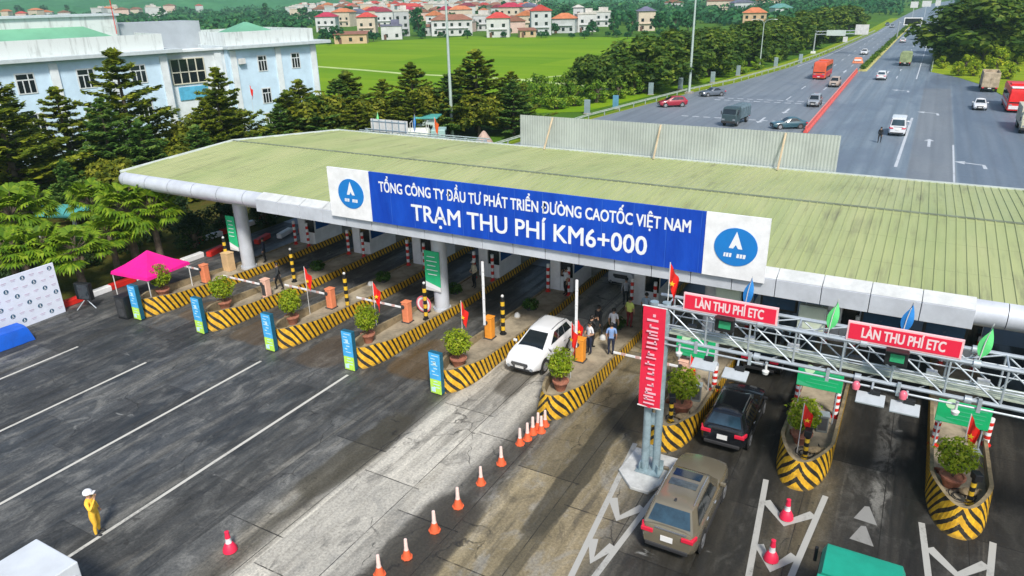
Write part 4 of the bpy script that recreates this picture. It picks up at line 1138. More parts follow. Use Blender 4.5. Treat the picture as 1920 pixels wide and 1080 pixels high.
# ------------------------------------------------------------------ left event area
kb = thing('kerb_block', 'red painted kerb block next to the printed backdrop', 'kerb', (-43.45, 22.3, 0), PI/2, 'red and white kerb blocks')
MB().box((0, 0, .18), (1.72, .42, .36)).build('block', M_RED, kb, bevel=.04); MB().box((0, 0, .365), (1.66, .34, .012)).build('top_face', M_RED, kb)
pts = [(-43.45, 24.05), (-43.5, 25.8), (-43.55, 27.6), (-43.6, 29.4), (-43.5, 31.2), (-43.2, 33.0), (-42.8, 34.8), (-42.3, 36.6), (-41.8, 38.4), (-41.3, 40.2), (-41.2, 42.0), (-41.2, 43.8), (-41.2, 45.6), (-41.2, 47.4), (-41.2, 49.2)]
for k, (x, y) in enumerate(pts):
    wht = k % 2 == 0
    n_ = ('first', 'second', 'third', 'fourth', 'fifth', 'sixth', 'seventh', 'eighth')[k//2]
    dup(kb, f'{"white" if wht else "red"} painted kerb block along the garden edge, {n_} {"white" if wht else "red"} one after the backdrop', (x, y, 0), PI/2+(.27 if 4 < k < 10 else 0), mats={'block': M_WHITE if wht else M_RED, 'top_face': M_WHITE if wht else M_RED})
# second kerb line behind
for k in range(9):
    dup(kb, f'{"white" if k % 2 else "red"} kerb block in the row behind the leftmost canopy column, {("first", "second", "third", "fourth", "fifth")[k//2]} {"white" if k % 2 else "red"} one', (-46.4+k*.02, 33.5+k*1.8, .02), PI/2-.12, mats={'block': M_WHITE if k % 2 else M_RED, 'top_face': M_WHITE if k % 2 else M_RED})
bdp = thing('backdrop', 'white press backdrop with rows of dark round logos at the garden edge', 'backdrop', (-42.75, 21.55, 0), R(-88))
# local x runs towards the camera along the panel
MB().box((2.4, 0, 1.55), (4.8, .08, 3.1)).build('panel', mat('backdrop_white', (.74, .79, .90), .6, var=.06), bdp)
m2 = MB(); m3 = MB(); m4 = MB()
for r_ in range(6):
    for c_ in range(9):
        x = .25+c_*.52+(.0 if r_ % 2 else .02); z = 2.85-r_*.49-(c_ % 2)*.06
        if (c_+r_) % 3 == 0:
            m2.disc((x, .045, z), (0, 1, 0), .135, 14, .004); m3.box((x, .052, z+.02), (.05, .006, .12)); m3.box((x, .052, z-.07), (.14, .006, .025))
        else: m4.box((x, .046, z), (.28, .006, .05)); m4.box((x, .046, z-.08), (.2, .006, .025))
m2.build('round_logo', mat('logo_dark', (.03, .10, .18), .6, var=.1), bdp); m3.build('logo_mark', M_WHITE, bdp); m4.build('faint_print', mat('faint_print', (.60, .52, .64), .6, var=.1), bdp)
mb = MB()
for x in (.2, 2.4, 4.6): mb.tube([(x, -.06, 0), (x, -.06, 3.0)], .03, 6); mb.tube([(x, -.06, 2.2), (x, -1.2, 0)], .025, 6)
mb.build('stand', M_GALV, bdp)
tb = thing('covered_table', 'table under a bright blue cloth in front of the backdrop', 'table', (-41.15, 17.15, 0), R(-5))
mb = MB(); rings = []
for z, s_ in ((.02, 1.12), (.35, 1.07), (.74, 1.0), (.80, .97)):
    ring = []
    for k in range(40):
        a = 2*PI*k/40; ca, sa = math.cos(a), math.sin(a); sq = 1/max(abs(ca), abs(sa))**.82
        rf = s_*(1+.035*math.sin(k*PI*.9)*(1-z))
        ring.append((ca*sq*.62*rf, sa*sq*1.25*rf, z))
    rings.append(ring)
mb.loft(rings); mb.build('cloth', mat('blue_cloth', (.004, .10, .55), .6, var=.15), tb, smooth=True)
MB().box((0, 0, .815), (1.1, 2.3, .03)).build('top', mat('blue_cloth', (.004, .10, .55)), tb, bevel=.02)
# pink tent
tx, ty = -39.75, 25.55
tent = thing('pop_up_tent', 'magenta pink pop-up tent with white legs by the garden kerb', 'tent', (tx, ty, 0), R(4))
mb = MB(); a = 1.55; ez, pz = 2.02, 3.05
rings = []
for t in (0, .15, .4, .7, .88, 1):
    rr = a*(1-t)+.03; z = ez-.22*(0 if t > 0 else 1)+(pz-ez)*(t**1.25) if t > 0 else ez-.18
    if t == .15: rr = a*.99; z = ez
    ring = []
    for k in range(24):
        q = 2*PI*k/24+PI/4; sq = 1/max(abs(math.cos(q-0)), abs(math.sin(q)))
        dip = .10*(1-abs(math.cos(2*q)))*0
        edge = abs(math.cos(2*q)); 
        ring.append((math.cos(q)*sq*rr, math.sin(q)*sq*rr, z-.10*edge*(1-t)*t*4*.5))
    rings.append(ring)
mb.loft(rings); mb.build('canopy', mat('magenta_cloth', (.72, .004, .24), .6, var=.10), tent, smooth=True, ang=25)
for sx in (-1, 1):
    for sy in (-1, 1): MB().tube([(sx*(a-.05), sy*(a-.05), 0), (sx*(a-.05), sy*(a-.05), 2.0)], .03, 6).build('leg', M_OFFW, tent)
mb = MB()
for p, q in (((-a, -a), (a, -a)), ((a, -a), (a, a)), ((a, a), (-a, a)), ((-a, a), (-a, -a))):
    mb.tube([(p[0]*.97, p[1]*.97, 1.93), (q[0]*.97, q[1]*.97, 1.93)], .025, 5)
mb.build('frame', M_OFFW, tent)
def speaker(label, x, y, rz, h=1.35, w_=.78):
    r = thing('loudspeaker', label, 'loudspeaker', (x, y, 0), rz, 'black loudspeakers')
    MB().box((0, 0, h/2+.04), (w_, .7, h)).build('cabinet', M_BLACK, r, bevel=.03)
    MB().box((0, -.355, h/2+.04), (w_*.86, .02, h*.86)).build('grille', mat('grille', (.03, .032, .034), .7, var=.3, scale=20), r)
    for k in (.32, .72): MB().disc((0, -.368, h*k), (0, -1, 0), w_*.32, 20, .012).build('cone', M_DGREY, r)
    for s in (-1, 1): MB().box((s*w_*.35, 0, .02), (.1, .5, .04)).build('foot', M_DGREY, r)
speaker('black loudspeaker cabinet left of the blue board nearest the pink tent', -38.55, 22.75, .1)
ms = thing('monitor_stand', 'black screen on a low stand on the paving beside the red and white kerb', 'screen', (-42.0, 22.5, 0), .25)
MB().box((0, 0, 1.1), (1.05, .3, 1.05)).build('screen', M_BLACK, ms, bevel=.03)
mb = MB()
for a_ in (0, 2.1, 4.2): mb.tube([(0, 0, .62), (.6*math.cos(a_), .6*math.sin(a_), .03)], .03, 6)
mb.build('tripod', M_GALV, ms)
MB().box((0, -.16, 1.1), (.9, .02, .9)).build('glass', M_GLASS, ms)
# ------------------------------------------------------------------ vehicles (local: front towards +Y)
def carpaint(name, c, rough=.3, metal=0.0): return mat(name, c, rough, metal, .5, .02, .8, coat=.6)
M_CW = carpaint('paint_white', (.72, .74, .76)); M_CB = carpaint('paint_black', (.008, .009, .012), .22); M_CBR = carpaint('paint_champagne', (.235, .205, .145), .22, .45)
M_CS = carpaint('paint_silver', (.46, .48, .50), .3, .5); M_CR2 = carpaint('paint_maroon', (.30, .01, .03)); M_CT = carpaint('paint_teal', (.03, .09, .12)); M_CGR = carpaint('paint_grey', (.10, .12, .15)); M_CO = carpaint('paint_orange', (.72, .16, .03))
M_TAIL = mat('tail_lamp', (.62, .02, .05), .2, 0, .6, var=0); M_HEAD = mat('head_lamp', (.28, .31, .34), .12, .2, .7, var=.15, scale=8); M_PLATE = mat('plate', (.72, .72, .70), .5, var=0)
M_RIM = mat('rim', (.42, .43, .45), .3, .7, var=.1); M_TRIM = mat('dark_trim', (.03, .03, .032), .6, var=.2); M_CHROME = mat('chrome', (.55, .56, .57), .2, .8, var=0)
STY = {
 'suv':   dict(L=4.5, W=1.86, H=1.64, wr=.36, hood=.90, belt=1.06, tail=1.12, gb=(1.22, -2.12), gt=(.18, -1.72), gw=(.85, .63), axle=(1.38, -1.35)),
 'bigsuv': dict(L=4.75, W=1.88, H=1.82, wr=.38, hood=1.06, belt=1.15, tail=1.16, gb=(.98, -2.26), gt=(.22, -1.86), gw=(.87, .69), axle=(1.42, -1.42)),
 'sedan': dict(L=4.5, W=1.78, H=1.46, wr=.33, hood=.82, belt=.93, tail=.98, gb=(.92, -1.78), gt=(.10, -1.05), gw=(.82, .60), axle=(1.38, -1.30)),
 'van':   dict(L=5.2, W=1.92, H=2.20, wr=.35, hood=1.15, belt=1.22, tail=1.20, gb=(1.95, -2.55), gt=(1.15, -2.42), gw=(.92, .80), axle=(1.75, -1.55)),
 'mpv':   dict(L=4.6, W=1.80, H=1.72, wr=.34, hood=1.0, belt=1.08, tail=1.08, gb=(1.35, -2.22), gt=(.55, -2.0), gw=(.85, .68), axle=(1.5, -1.35)),
}
def make_car(name, label, cat, sty, paint, group=None, extras=(), plate=True):
    S = STY[sty]; L, W, H = S['L'], S['W'], S['H']; wr = S['wr']
    root = thing(name, label, cat, (0, 0, 0), 0, group)
    hw = W/2; mb = MB(); rings = []
    zl = .26 if sty != 'sedan' else .20
    def top(y):
        f = S['gb'][0]; r_ = S['gb'][1]
        if y > f: t = (y-f)/(L/2-f); return lerp(S['belt'], S['hood'], min(1, t*1.5))-.10*max(0, t-.62)/.38
        if y < r_: t = (r_-y)/(L/2+r_+1e-6) if (L/2+r_) > .05 else 0; return S['tail']-.04*t
        return lerp(S['tail'], S['belt'], (y-r_)/(f-r_))
    ys = [L/2, L/2-.05, L/2-.16, L/2-.40, L/2-.8, S['axle'][0], S['gb'][0], .5, 0, -.6, S['axle'][1], -L/2+.55, -L/2+.28, -L/2+.08, -L/2]
    ys = sorted(set(ys), reverse=True)
    for y in ys:
        e = min(1, (L/2-abs(y))/.65); k = 1-.17*(1-e)**2.2
        w = hw*k; t = top(y); b = zl+.10*(1-min(1, (L/2-abs(y))/.4))
        if abs(y) > L/2-.01: t -= .14; b += .06; w *= .97
        m_ = b+(t-b)*.52
        half = [(w*.80, b), (w*.955, b+.08), (w, m_-.1), (w*.995, m_+.08), (w*.965, t-.10), (w*.90, t-.02), (w*.62, t+.025), (w*.25, t+.045)]
        rings.append([(x, y, z) for x, z in half]+[(-x, y, z) for x, z in half[::-1]])
    mb.loft(rings)
    # greenhouse
    gb, gt, (wb, wt) = S['gb'], S['gt'], S['gw']; zb, zt = S['belt']-.03, H
    zr = S['tail']-.03
    B = [(-wb*.90, gb[0], zb), (wb*.90, gb[0], zb), (wb, gb[0]-.5, zb), (wb, gb[1]+.4, zr), (wb*.92, gb[1], zr), (-wb*.92, gb[1], zr), (-wb, gb[1]+.4, zr), (-wb, gb[0]-.5, zb)]
    T = [(-wt*.9, gt[0], zt-.06), (wt*.9, gt[0], zt-.06), (wt, gt[0]-.35, zt-.03), (wt*.98, gt[1]+.3, zt-.05), (wt*.88, gt[1], zt-.09), (-wt*.88, gt[1], zt-.09), (-wt*.98, gt[1]+.3, zt-.05), (-wt, gt[0]-.35, zt-.03)]
    yc = (gt[0]+gt[1])/2
    T2 = [(x*.82, yc+(y-yc)*.90, z+.045) for x, y, z in T]; T3 = [(x*.45, yc+(y-yc)*.6, zt+.03) for x, y, z in T]
    def fine(r_): return [tuple(Vector(r_[i]).lerp(Vector(r_[(i+1) % 8]), k/4)) for i in range(8) for k in range(4)]
    fB, fT = fine(B), fine(T)
    mb.loft([[tuple(Vector(a).lerp(Vector(b), k/4)) for a, b in zip(fB, fT)] for k in range(5)]+[fine(T2), fine(T3)], cap=True)
    bd = mb.build('body', paint, root, smooth=True, ang=38)
    def win(nm, q, u0, u1, v0, v1, off=.016, n=4, m_=M_GLASS):
        q = [Vector(p) for p in q]; nr = ((q[1]-q[0]).cross(q[3]-q[0])+(q[3]-q[2]).cross(q[1]-q[2])).normalized()*off
        P = lambda u, v: q[0].lerp(q[1], u).lerp(q[3].lerp(q[2], u), v)+nr
        w_ = MB(); r_ = .06
        pts = [(u0, v0), (u1, v0), (u1, v1), (u0, v1)]
        gp_ = [P(lerp(u0, u1, i/4), lerp(v0, v1, j_/4)) for j_ in range(5) for i in range(5)]
        w_.add(gp_, [(j_*5+i, j_*5+i+1, j_*5+i+6, j_*5+i+5) for j_ in range(4) for i in range(4)])
        return w_.build(nm, m_, root)
    win('windscreen', [B[1], B[0], T[0], T[1]], .05, .95, .05, .93)
    win('rear_window', [B[5], B[4], T[4], T[5]], .05, .95, .16, .92, m_=mat('rear_glass', (.02, .05, .075), .08, 0, .9, var=.4, scale=1.5))
    for s in (1, -1):
        q = [B[2], B[3], T[3], T[2]] if s < 0 else None
        b1, b2 = (B[3], B[2]) if s > 0 else (B[7], B[6]); t1, t2 = (T[3], T[2]) if s > 0 else (T[7], T[6])
        # quad ordered so the outward normal points sideways
        Q = [b1, b2, t2, t1]
        nr = (Vector(Q[1])-Vector(Q[0])).cross(Vector(Q[3])-Vector(Q[0]))
        if nr.x*s < 0: Q = [b2, b1, t1, t2]
        for u0, u1 in ((.01, .335), (.35, .66), (.675, .99)): win('side_window', Q, u0, u1, .13, .88)
        # front quarter
        QA = [B[1], B[2], T[2], T[1]] if s > 0 else [B[7], B[0], T[0], T[7]]
        win('quarter_window', QA, .2, .95, .12, .80)
        QR = [B[3], B[4], T[4], T[3]] if s > 0 else [B[5], B[6], T[6], T[5]]
        win('quarter_window', QR, .08, .9, .18, .86)
        # mirrors
        MB().box((s*(hw+.07), S['gb'][0]-.32, S['belt']+.07), (.20, .10, .14)).build('mirror', paint if 'blackmirror' not in extras else M_BLACK, root, bevel=.03)
        for y in S['axle']:
            ar = MB(); ar.disc((s*(hw-.015), y, wr+.015), (s, 0, 0), wr+.07, 22, .012); ar.build('wheel_arch', M_TRIM, root)
            wh = MB(); wh.disc((s*(hw-.17), y, wr), (s, 0, 0), wr, 22, .19); wo = wh.build('wheel', M_RUBBER, root, bevel=.02)
            rm = MB(); rm.disc((s*(hw+.022), y, wr), (s, 0, 0), wr*.66, 18, .008)
            for k in range(5):
                a = 2*PI*k/5; rm.box((s*(hw+.034), y+math.cos(a)*wr*.32, wr+math.sin(a)*wr*.32), (.012, .05, wr*.6), 0)
            rm.build('rim', M_RIM, wo)
    hz = S['hood']-.22
    for s in (1, -1):
        h = MB(); h.add([(s*hw*.42, L/2-.035, hz-.04), (s*hw*.82, L/2-.155, hz-.02), (s*hw*.92, L/2-.36, hz+.10), (s*hw*.84, L/2-.30, hz+.13), (s*hw*.45, L/2-.07, hz+.06)], [(0, 1, 2, 3, 4) if s > 0 else (4, 3, 2, 1, 0)])
        h.v = [(x, y+.055, z) for x, y, z in h.v]; h.build('headlight', M_HEAD, root)
        tz = S['tail']-.20
        tl = MB(); tl.box((s*hw*.70, -L/2-.005, tz), (hw*.42, .07, .15)); tl.box((s*hw*.885, -L/2+.14, tz+.01), (.09, .30, .15), -s*.28); tl.build('tail_light', M_TAIL, root, bevel=.02)
        MB().disc((s*hw*.66, L/2-.02, .46), (0, 1, 0), .08, 12, .03).build('fog_lamp', M_HEAD, root)
    g_ = MB(); gw_ = hw*.46; g_.add([(-gw_*.78, L/2+.03, hz-.20), (gw_*.78, L/2+.03, hz-.20), (gw_*1.08, L/2+.03, hz-.05), (gw_, L/2+.02, hz+.06), (-gw_, L/2+.02, hz+.06), (-gw_*1.08, L/2+.03, hz-.05)], [(5, 4, 3, 2, 1, 0)])
    for k in range(3): g_.box((0, L/2+.035, hz-.13+k*.07), (gw_*1.75, .012, .014), 0, 1)
    g_.build('grille', [M_TRIM, M_CHROME], root)
    MB().box((0, L/2-.02, zl+.14), (hw*1.15, .06, .12)).build('lower_grille', M_TRIM, root, bevel=.02)
    mbp = MB(); mbp.box((0, -L/2+.01, zl+.18), (hw*1.5, .09, .15)); mbp.build('rear_bumper', M_TRIM, root, bevel=.03)
    if plate:
        MB().box((0, -L/2-.025, S['tail']-.36), (.40, .02, .20)).build('number_plate', M_PLATE, root)
        MB().box((0, L/2+.03, zl+.26), (.46, .02, .12)).build('number_plate', M_PLATE, root)
    if 'rails' in extras:
        for s in (1, -1):
            sm = MB(); cols_ = [S['gb'][0]-.15, S['gb'][0]-1.15, S['gb'][0]-2.1]
            for y in cols_: sm.add([(s*(hw+.004), y-.008, zl+.22), (s*(hw+.004), y+.008, zl+.22), (s*(hw*.97+.004), y+.008, S['belt']-.12), (s*(hw*.97+.004), y-.008, S['belt']-.12)], [(0, 1, 2, 3), (3, 2, 1, 0)])
            sm.box((s*(hw-.01), -.15, zl+.10), (.05, L*.52, .12)); sm.build('door_seam', M_TRIM, root)
            for y in cols_[1:]: MB().box((s*(hw+.0), y+.16, S['belt']-.22), (.04, .18, .035)).build('door_handle', M_CHROME, root, bevel=.008)
        for s in (1, -1): MB().tube([(s*wt*.88, gt[0]-.2, zt+.0), (s*wt*.88, yc, zt+.06), (s*wt*.88, gt[1]+.2, zt-.01)], .022, 6).build('roof_rail', M_CHROME, root)
    if 'sunroof' in extras:
        MB().box((0, gt[0]-.42, zt+.026), (wt*1.35, .42, .02), 0, 0, -.03).build('sunroof', M_GLASS, root, bevel=.006)
        MB().box((0, gt[0]-.98, zt+.034), (wt*1.35, .36, .02)).build('sunroof', mat('roof_glass', (.06, .075, .08), .15, var=.4, scale=3), root, bevel=.006)
        MB().box((0, gt[1]+.25, zt-.03), (.09, .16, .07)).build('antenna', M_TRIM, root, bevel=.02)
    if 'wiper' in extras or True:
        MB().box((.1, -L/2+.02, S['tail']-.04), (hw*1.1, .05, .035)).build('rear_trim', M_CHROME if sty == 'bigsuv' else M_TRIM, root)
    return root
white_suv = make_car('car', 'white SUV facing the camera in the lane between the potted islands', 'car', 'suv', M_CW, extras=('rails',))
white_suv.location = (-14.75, 29.15, 0); white_suv.rotation_euler.z = PI-.02
ff = make_flag('flag', 'red flag with yellow star against the tail of the white SUV', M_FLAGR, True, 2.0, group='red flags with yellow star', size=1.0); ff.location = (-13.35, 30.3, 0); ff.rotation_euler.z = .3
tan_suv = make_car('car', 'champagne SUV with sunroof waiting beside the gantry post plinth', 'car', 'bigsuv', M_CBR, extras=('rails', 'sunroof'))
tan_suv.location = (-4.85, 20.75, 0); tan_suv.rotation_euler.z = -.0
black_suv = make_car('car', 'black SUV with white plate passing under the gantry behind a darker car', 'car', 'suv', M_CB, extras=('rails', 'blackmirror'))
black_suv.location = (-4.72, 27.25, 0)
blk2 = make_car('sedan', 'black car with glowing red tail lights deep under the canopy ahead of the black SUV', 'car', 'suv', M_CB); blk2.location = (-4.7, 34.2, 0)
wv = make_car('van', 'white van under the canopy behind the white SUV', 'van', 'van', M_CW); wv.location = (-14.5, 42.0, 0); wv.rotation_euler.z = PI
whitevan2 = make_car('van', 'white van seen from behind beside a walking person on the rear plaza', 'van', 'van', M_CW); whitevan2.location = (-2.2, 103.8, 0)
mini = make_car('car', 'silver white people carrier driving up to the toll left of the red barrier', 'car', 'mpv', M_CS); mini.location = (-14.95, 125.2, 0); mini.rotation_euler.z = PI
pu = make_car('car', 'white pickup car leaving on the right carriageway near the red barrier end', 'car', 'mpv', M_CW); pu.location = (-8.1, 167.5, 0)
far = dup(mini, 'small grey beige car beside the red bus', (-15.1, 152.5, 0), PI, mats={'body': mat('paint_sand', (.42, .34, .28), .35)})
sed = make_car('car', 'white sedan facing the camera in front of the tan truck', 'car', 'sedan', M_CW); sed.location = (7.5, 130.4, 0); sed.rotation_euler.z = PI
mar = make_car('car', 'dark red car parked by the left guard rail', 'car', 'suv', M_CR2); mar.location = (-35.1, 116.0, 0); mar.rotation_euler.z = 2.2
gry = dup(sed, 'dark grey car by the left guard rail beyond the dark red car', (-32.6, 131.0, 0), 2.4, mats={'body': M_CGR})
tea = dup(sed, 'dark teal car just beyond the ridge board, left of the red barrier', (-15.1, 102.4, 0), 2.1, mats={'body': M_CT})
for k, (p, m_, d, rz) in enumerate((((1692, 80), M_CW, 'white car ahead of the green truck on the right carriageway', 0), ((1755, 40), M_CW, 'far white car right of the dark billboard', 0), ((1765, 36), M_CS, 'far silver car at the right edge of the far road', 0),
                                ((1672, 52), M_CS, 'far silver car on the left carriageway beside the median', PI), ((1663, 48), M_CGR, 'far dark car on the left carriageway by the verge', PI), ((1619, 103), M_CW, 'white car next to the orange barrier at the median nose', PI))):
    x, y = G(*p); dup(sed, d, (x, y+2, 0), rz, mats={'body': m_})
# trucks and buses
def truck(label, cabm, boxm, L, W, H, cabh=2.5, cabl=1.9, tarp=False, group=None, open_top=False):
    r = thing('truck', label, 'truck', (0, 0, 0), 0, group); hw = W/2; f = L/2
    c = MB(); rings = []
    for y, zt_, in ((f, cabh*.62), (f-.12, cabh*.66), (f-.40, cabh*.97), (f-.6, cabh), (f-cabl, cabh)):
        k = .94 if y == f else 1
        rings.append([(-hw*k*.96, y, .5), (hw*k*.96, y, .5), (hw*k, y, .9), (hw*k, y, zt_*.9), (hw*.90*k, y, zt_), (-hw*.90*k, y, zt_), (-hw*k, y, zt_*.9), (-hw*k, y, .9)])
    c.loft(rings); cab = c.build('cab', cabm, r, smooth=True, ang=30)
    w_ = MB(); w_.add([(-hw*.86, f-.10, cabh*.66), (hw*.86, f-.10, cabh*.66), (hw*.82, f-.375, cabh*.94), (-hw*.82, f-.375, cabh*.94)], [(1, 0, 3, 2)]); w_.build('windscreen', M_GLASS, r)
    for s in (1, -1):
        MB().box((s*(hw+.004), f-.95, cabh*.74), (.02, .8, cabh*.26)).build('side_window', M_GLASS, r)
        MB().box((s*(hw+.16), f-.25, cabh*.72), (.10, .12, .5)).build('mirror', M_BLACK, r, bevel=.03)
        MB().box((s*hw*.72, f+.0, .95), (.34, .05, .2)).build('headlight', M_HEAD, r)
        MB().box((s*hw*.8, -f-.02, .78), (.3, .05, .16)).build('tail_light', M_TAIL, r)
        for y in (f-1.0, -f+1.3, -f+2.4) if L > 7 else (f-.95, -f+1.25):
            wh = MB(); wh.disc((s*(hw-.30), y, .48), (s, 0, 0), .48, 20, .28); wo = wh.build('wheel', M_RUBBER, r, bevel=.03)
            MB().disc((s*(hw-.02), y, .48), (s, 0, 0), .24, 14, .012).build('rim', M_RIM, wo)
    MB().box((0, 0, .62), (W*.62, L-.4, .22)).build('chassis', M_TRIM, r)
    MB().box((0, f+.01, .62), (W*.98, .14, .3)).build('bumper', M_TRIM, r, bevel=.04)
    cl = L-cabl-.12; yc = -f+cl/2
    b = MB()
    if open_top:
        for s in (1, -1): b.box((s*(hw-.05), yc, (.85+H)/2), (.1, cl, H-.85))
        b.box((0, yc+cl/2-.05, (.85+H)/2), (W-.21, .1, H-.85)); b.box((0, yc-cl/2+.05, (.85+H)/2), (W-.21, .1, H-.85)); b.box((0, yc, .92), (W-.21, cl-.21, .14)); b.box((0, yc, H-.5), (W-.21, cl-.21, .1))
    elif tarp:
        n = 8; rings = []
        for i in range(n+1):
            y = yc-cl/2+cl*i/n; sag = .05*(i % 2)
            rings.append([(-hw, y, .85), (hw, y, .85), (hw-.02, y, H-.28-sag), (hw*.8, y, H-.06-sag), (0, y, H-sag), (-hw*.8, y, H-.06-sag), (-hw+.02, y, H-.28-sag)])
        b.loft(rings)
    else: b.box((0, yc, (.85+H)/2), (W, cl, H-.85))
    bx = b.build('cargo_box', boxm, r, bevel=.03 if not tarp else 0)
    m2 = MB()
    for s in (1, -1):
        for i in range(5): m2.box((s*(hw+.012), yc-cl/2+.2+(cl-.4)*i/4, (.9+H-.35)/2), (.03, .07, H-1.25))
        m2.box((s*.04, -f-.012, (.85+H)/2), (.05, .03, H-1.15))
    m2.build('rib', boxm, bx)
    MB().box((0, -f-.03, .72), (.5, .02, .14)).build('number_plate', M_PLATE, r)
    return r
t1 = truck('truck with dark grey green tarpaulin body just beyond the ridge board', mat('cab_dark', (.04, .07, .08), .5), mat('tarp_grey', (.10, .15, .18), .8, var=.25), 6.2, 2.0, 2.5, tarp=True); t1.location = (-22.2, 103.5, 0); t1.rotation_euler.z = PI-.1
t2 = truck('truck with pale green load body leaving on the right carriageway', mat('cab_green', (.03, .20, .12), .5), mat('load_olive', (.26, .32, .16), .8, var=.25), 7.2, 2.4, 3.1, tarp=True); t2.location = (-5.2, 201.6, 0)
t3 = truck('dark box truck far up the right carriageway below the billboard', mat('cab_blue', (.03, .06, .10), .5), mat('box_dark', (.04, .06, .075), .6, var=.2), 9.0, 2.5, 3.9); t3.location = (-4.1, 303, 0)
t4 = truck('tan rusty open truck parked beside the grass bank', mat('cab_grey', (.10, .09, .08), .6), mat('load_tan', (.42, .34, .24), .8, var=.35), 8.4, 2.5, 3.3, open_top=True); t4.location = (9.6, 155.6, 0)
t5 = truck('pale cream lorry cut by the right edge, facing the camera', mat('cab_cream', (.58, .56, .40), .5), mat('box_cream', (.5, .48, .38), .6), 7.5, 2.4, 3.0); t5.location = (12.2, 112.5, 0); t5.rotation_euler.z = PI
tg = truck('bright green truck cut by the bottom edge, driving into the rightmost full lane', mat('cab_emerald', (.01, .33, .22), .45, var=.10), mat('tarp_emerald', (.01, .36, .24), .6, var=.22), 6.4, 2.12, 2.45, cabh=2.40, cabl=1.75); tg.location = (.68, 15.8, 0)
MB().box((0, .95, 2.46), (1.5, .5, .10)).build('roof_hatch', mat('cab_emerald', (.01, .33, .22)), tg, bevel=.02)
bl = truck('white box truck cut by the lower left corner, flat pale roof towards the camera', M_CW, mat('box_pale', (.56, .60, .64), .5, var=.12, scale=.6), 5.6, 2.0, 2.55); bl.location = (-19.55, 5.1, 0); bl.rotation_euler.z = PI
def bus(label, body, low, L=11, W=2.5, H=3.4):
    r = thing('bus', label, 'bus', (0, 0, 0), 0); hw = W/2; f = L/2
    c = MB(); rings = []
    for y, k, zt_ in ((f, .90, H-.5), (f-.15, .97, H-.15), (f-.5, 1, H), (0, 1, H), (-f+.3, 1, H), (-f, .95, H-.15)):
        rings.append([(-hw*k*.96, y, .35), (hw*k*.96, y, .35), (hw*k, y, .6), (hw*k*.98, y, zt_-.3), (hw*.88*k, y, zt_), (-hw*.88*k, y, zt_), (-hw*.98*k, y, zt_-.3), (-hw*k, y, .6)])
    c.loft(rings); c.build('body', body, r, smooth=True, ang=30)
    w_ = MB(); w_.add([(-hw*.86, f+.012, 1.35), (hw*.86, f+.012, 1.35), (hw*.88, f-.10, H-.42), (-hw*.88, f-.10, H-.42)], [(1, 0, 3, 2)]); w_.build('windscreen', M_GLASS, r)
    MB().box((0, f-.0, .75), (W*.84, .1, .5)).build('bumper', low, r, bevel=.04)
    for s in (1, -1):
        for k in range(6): MB().box((s*(hw*.988+.012), f-1.3-k*1.62, 2.15), (.02, 1.45, 1.0)).build('side_window', M_GLASS, r)
        MB().box((s*(hw+.006), 0, 1.05), (.02, L-.9, .4)).build('stripe', low, r)
        MB().box((s*hw*.68, f+.02, 1.1), (.4, .06, .18)).build('headlight', M_HEAD, r); MB().box((s*(hw+.18), f-.1, 2.3), (.1, .14, .6)).build('mirror', M_BLACK, r, bevel=.03)
        for y in (f-2.2, -f+2.6):
            wh = MB(); wh.disc((s*(hw-.27), y, .5), (s, 0, 0), .5, 20, .28); wo = wh.build('wheel', M_RUBBER, r, bevel=.03); MB().disc((s*(hw+.012), y, .5), (s, 0, 0), .26, 14, .01).build('rim', M_RIM, wo)
    MB().box((0, -.5, H+.10), (1.7, 2.6, .22)).build('roof_unit', body, r, bevel=.06)
    MB().box((0, f+.06, .62), (.5, .02, .14)).build('number_plate', M_PLATE, r)
    return r
b1 = bus('red and orange coach driving towards the toll beside a small car', mat('coach_red', (.62, .10, .04), .35), mat('coach_crimson', (.55, .015, .05), .35)); b1.location = (-19.2, 167.0, 0); b1.rotation_euler.z = PI-.03; b1.scale = (1.0, .8, 1.0)
b2 = bus('bright red bus with white roof front at the right edge', mat('bus_red', (.68, .012, .012), .35), mat('bus_white', (.68, .66, .66), .4)); b2.location = (11.9, 132.8, 0); b2.rotation_euler.z = PI; MB().box((0, 4.5, 3.45), (2.1, 1.6, .14)).build('roof_panel', M_WHITE, b2, bevel=.04)
# tanker by the trees
tk = thing('tanker', 'white tanker truck parked under the trees behind the canopy', 'truck', (-52.5, 70.5, 0), R(-62))
mb = MB(); mb.loft([[(1.1*math.cos(2*PI*k/16)*q, y, 1.85+.75*math.sin(2*PI*k/16)*q) for k in range(16)] for y, q in ((-3, .7), (-2.8, 1), (1.6, 1), (1.8, .7))]); mb.build('tank', mat('tank_white', (.62, .64, .56), .5, var=.2), tk, smooth=True)
MB().box((0, 2.85, 1.5), (2.1, 1.7, 2.0)).build('cab', mat('tank_cab', (.30, .46, .44), .5), tk, bevel=.12); MB().box((0, 3.72, 1.95), (1.8, .04, .7)).build('windscreen', M_GLASS, tk); MB().box((0, 0, .75), (1.3, 6.6, .25)).build('chassis', M_TRIM, tk)
mb = MB()
for y in (-2.4, -.4, 1.5): mb.tube([(-.9, y, 2.4), (-.9, y, 3.3), (.9, y, 3.3), (.9, y, 2.4)], .04, 5)
mb.build('rack', M_OFFW, tk)
for s in (-1, 1):
    for y in (-2, -1, 2.5): MB().disc((s*.8, y, .5), (s, 0, 0), .5, 18, .28).build('wheel', M_RUBBER, tk)
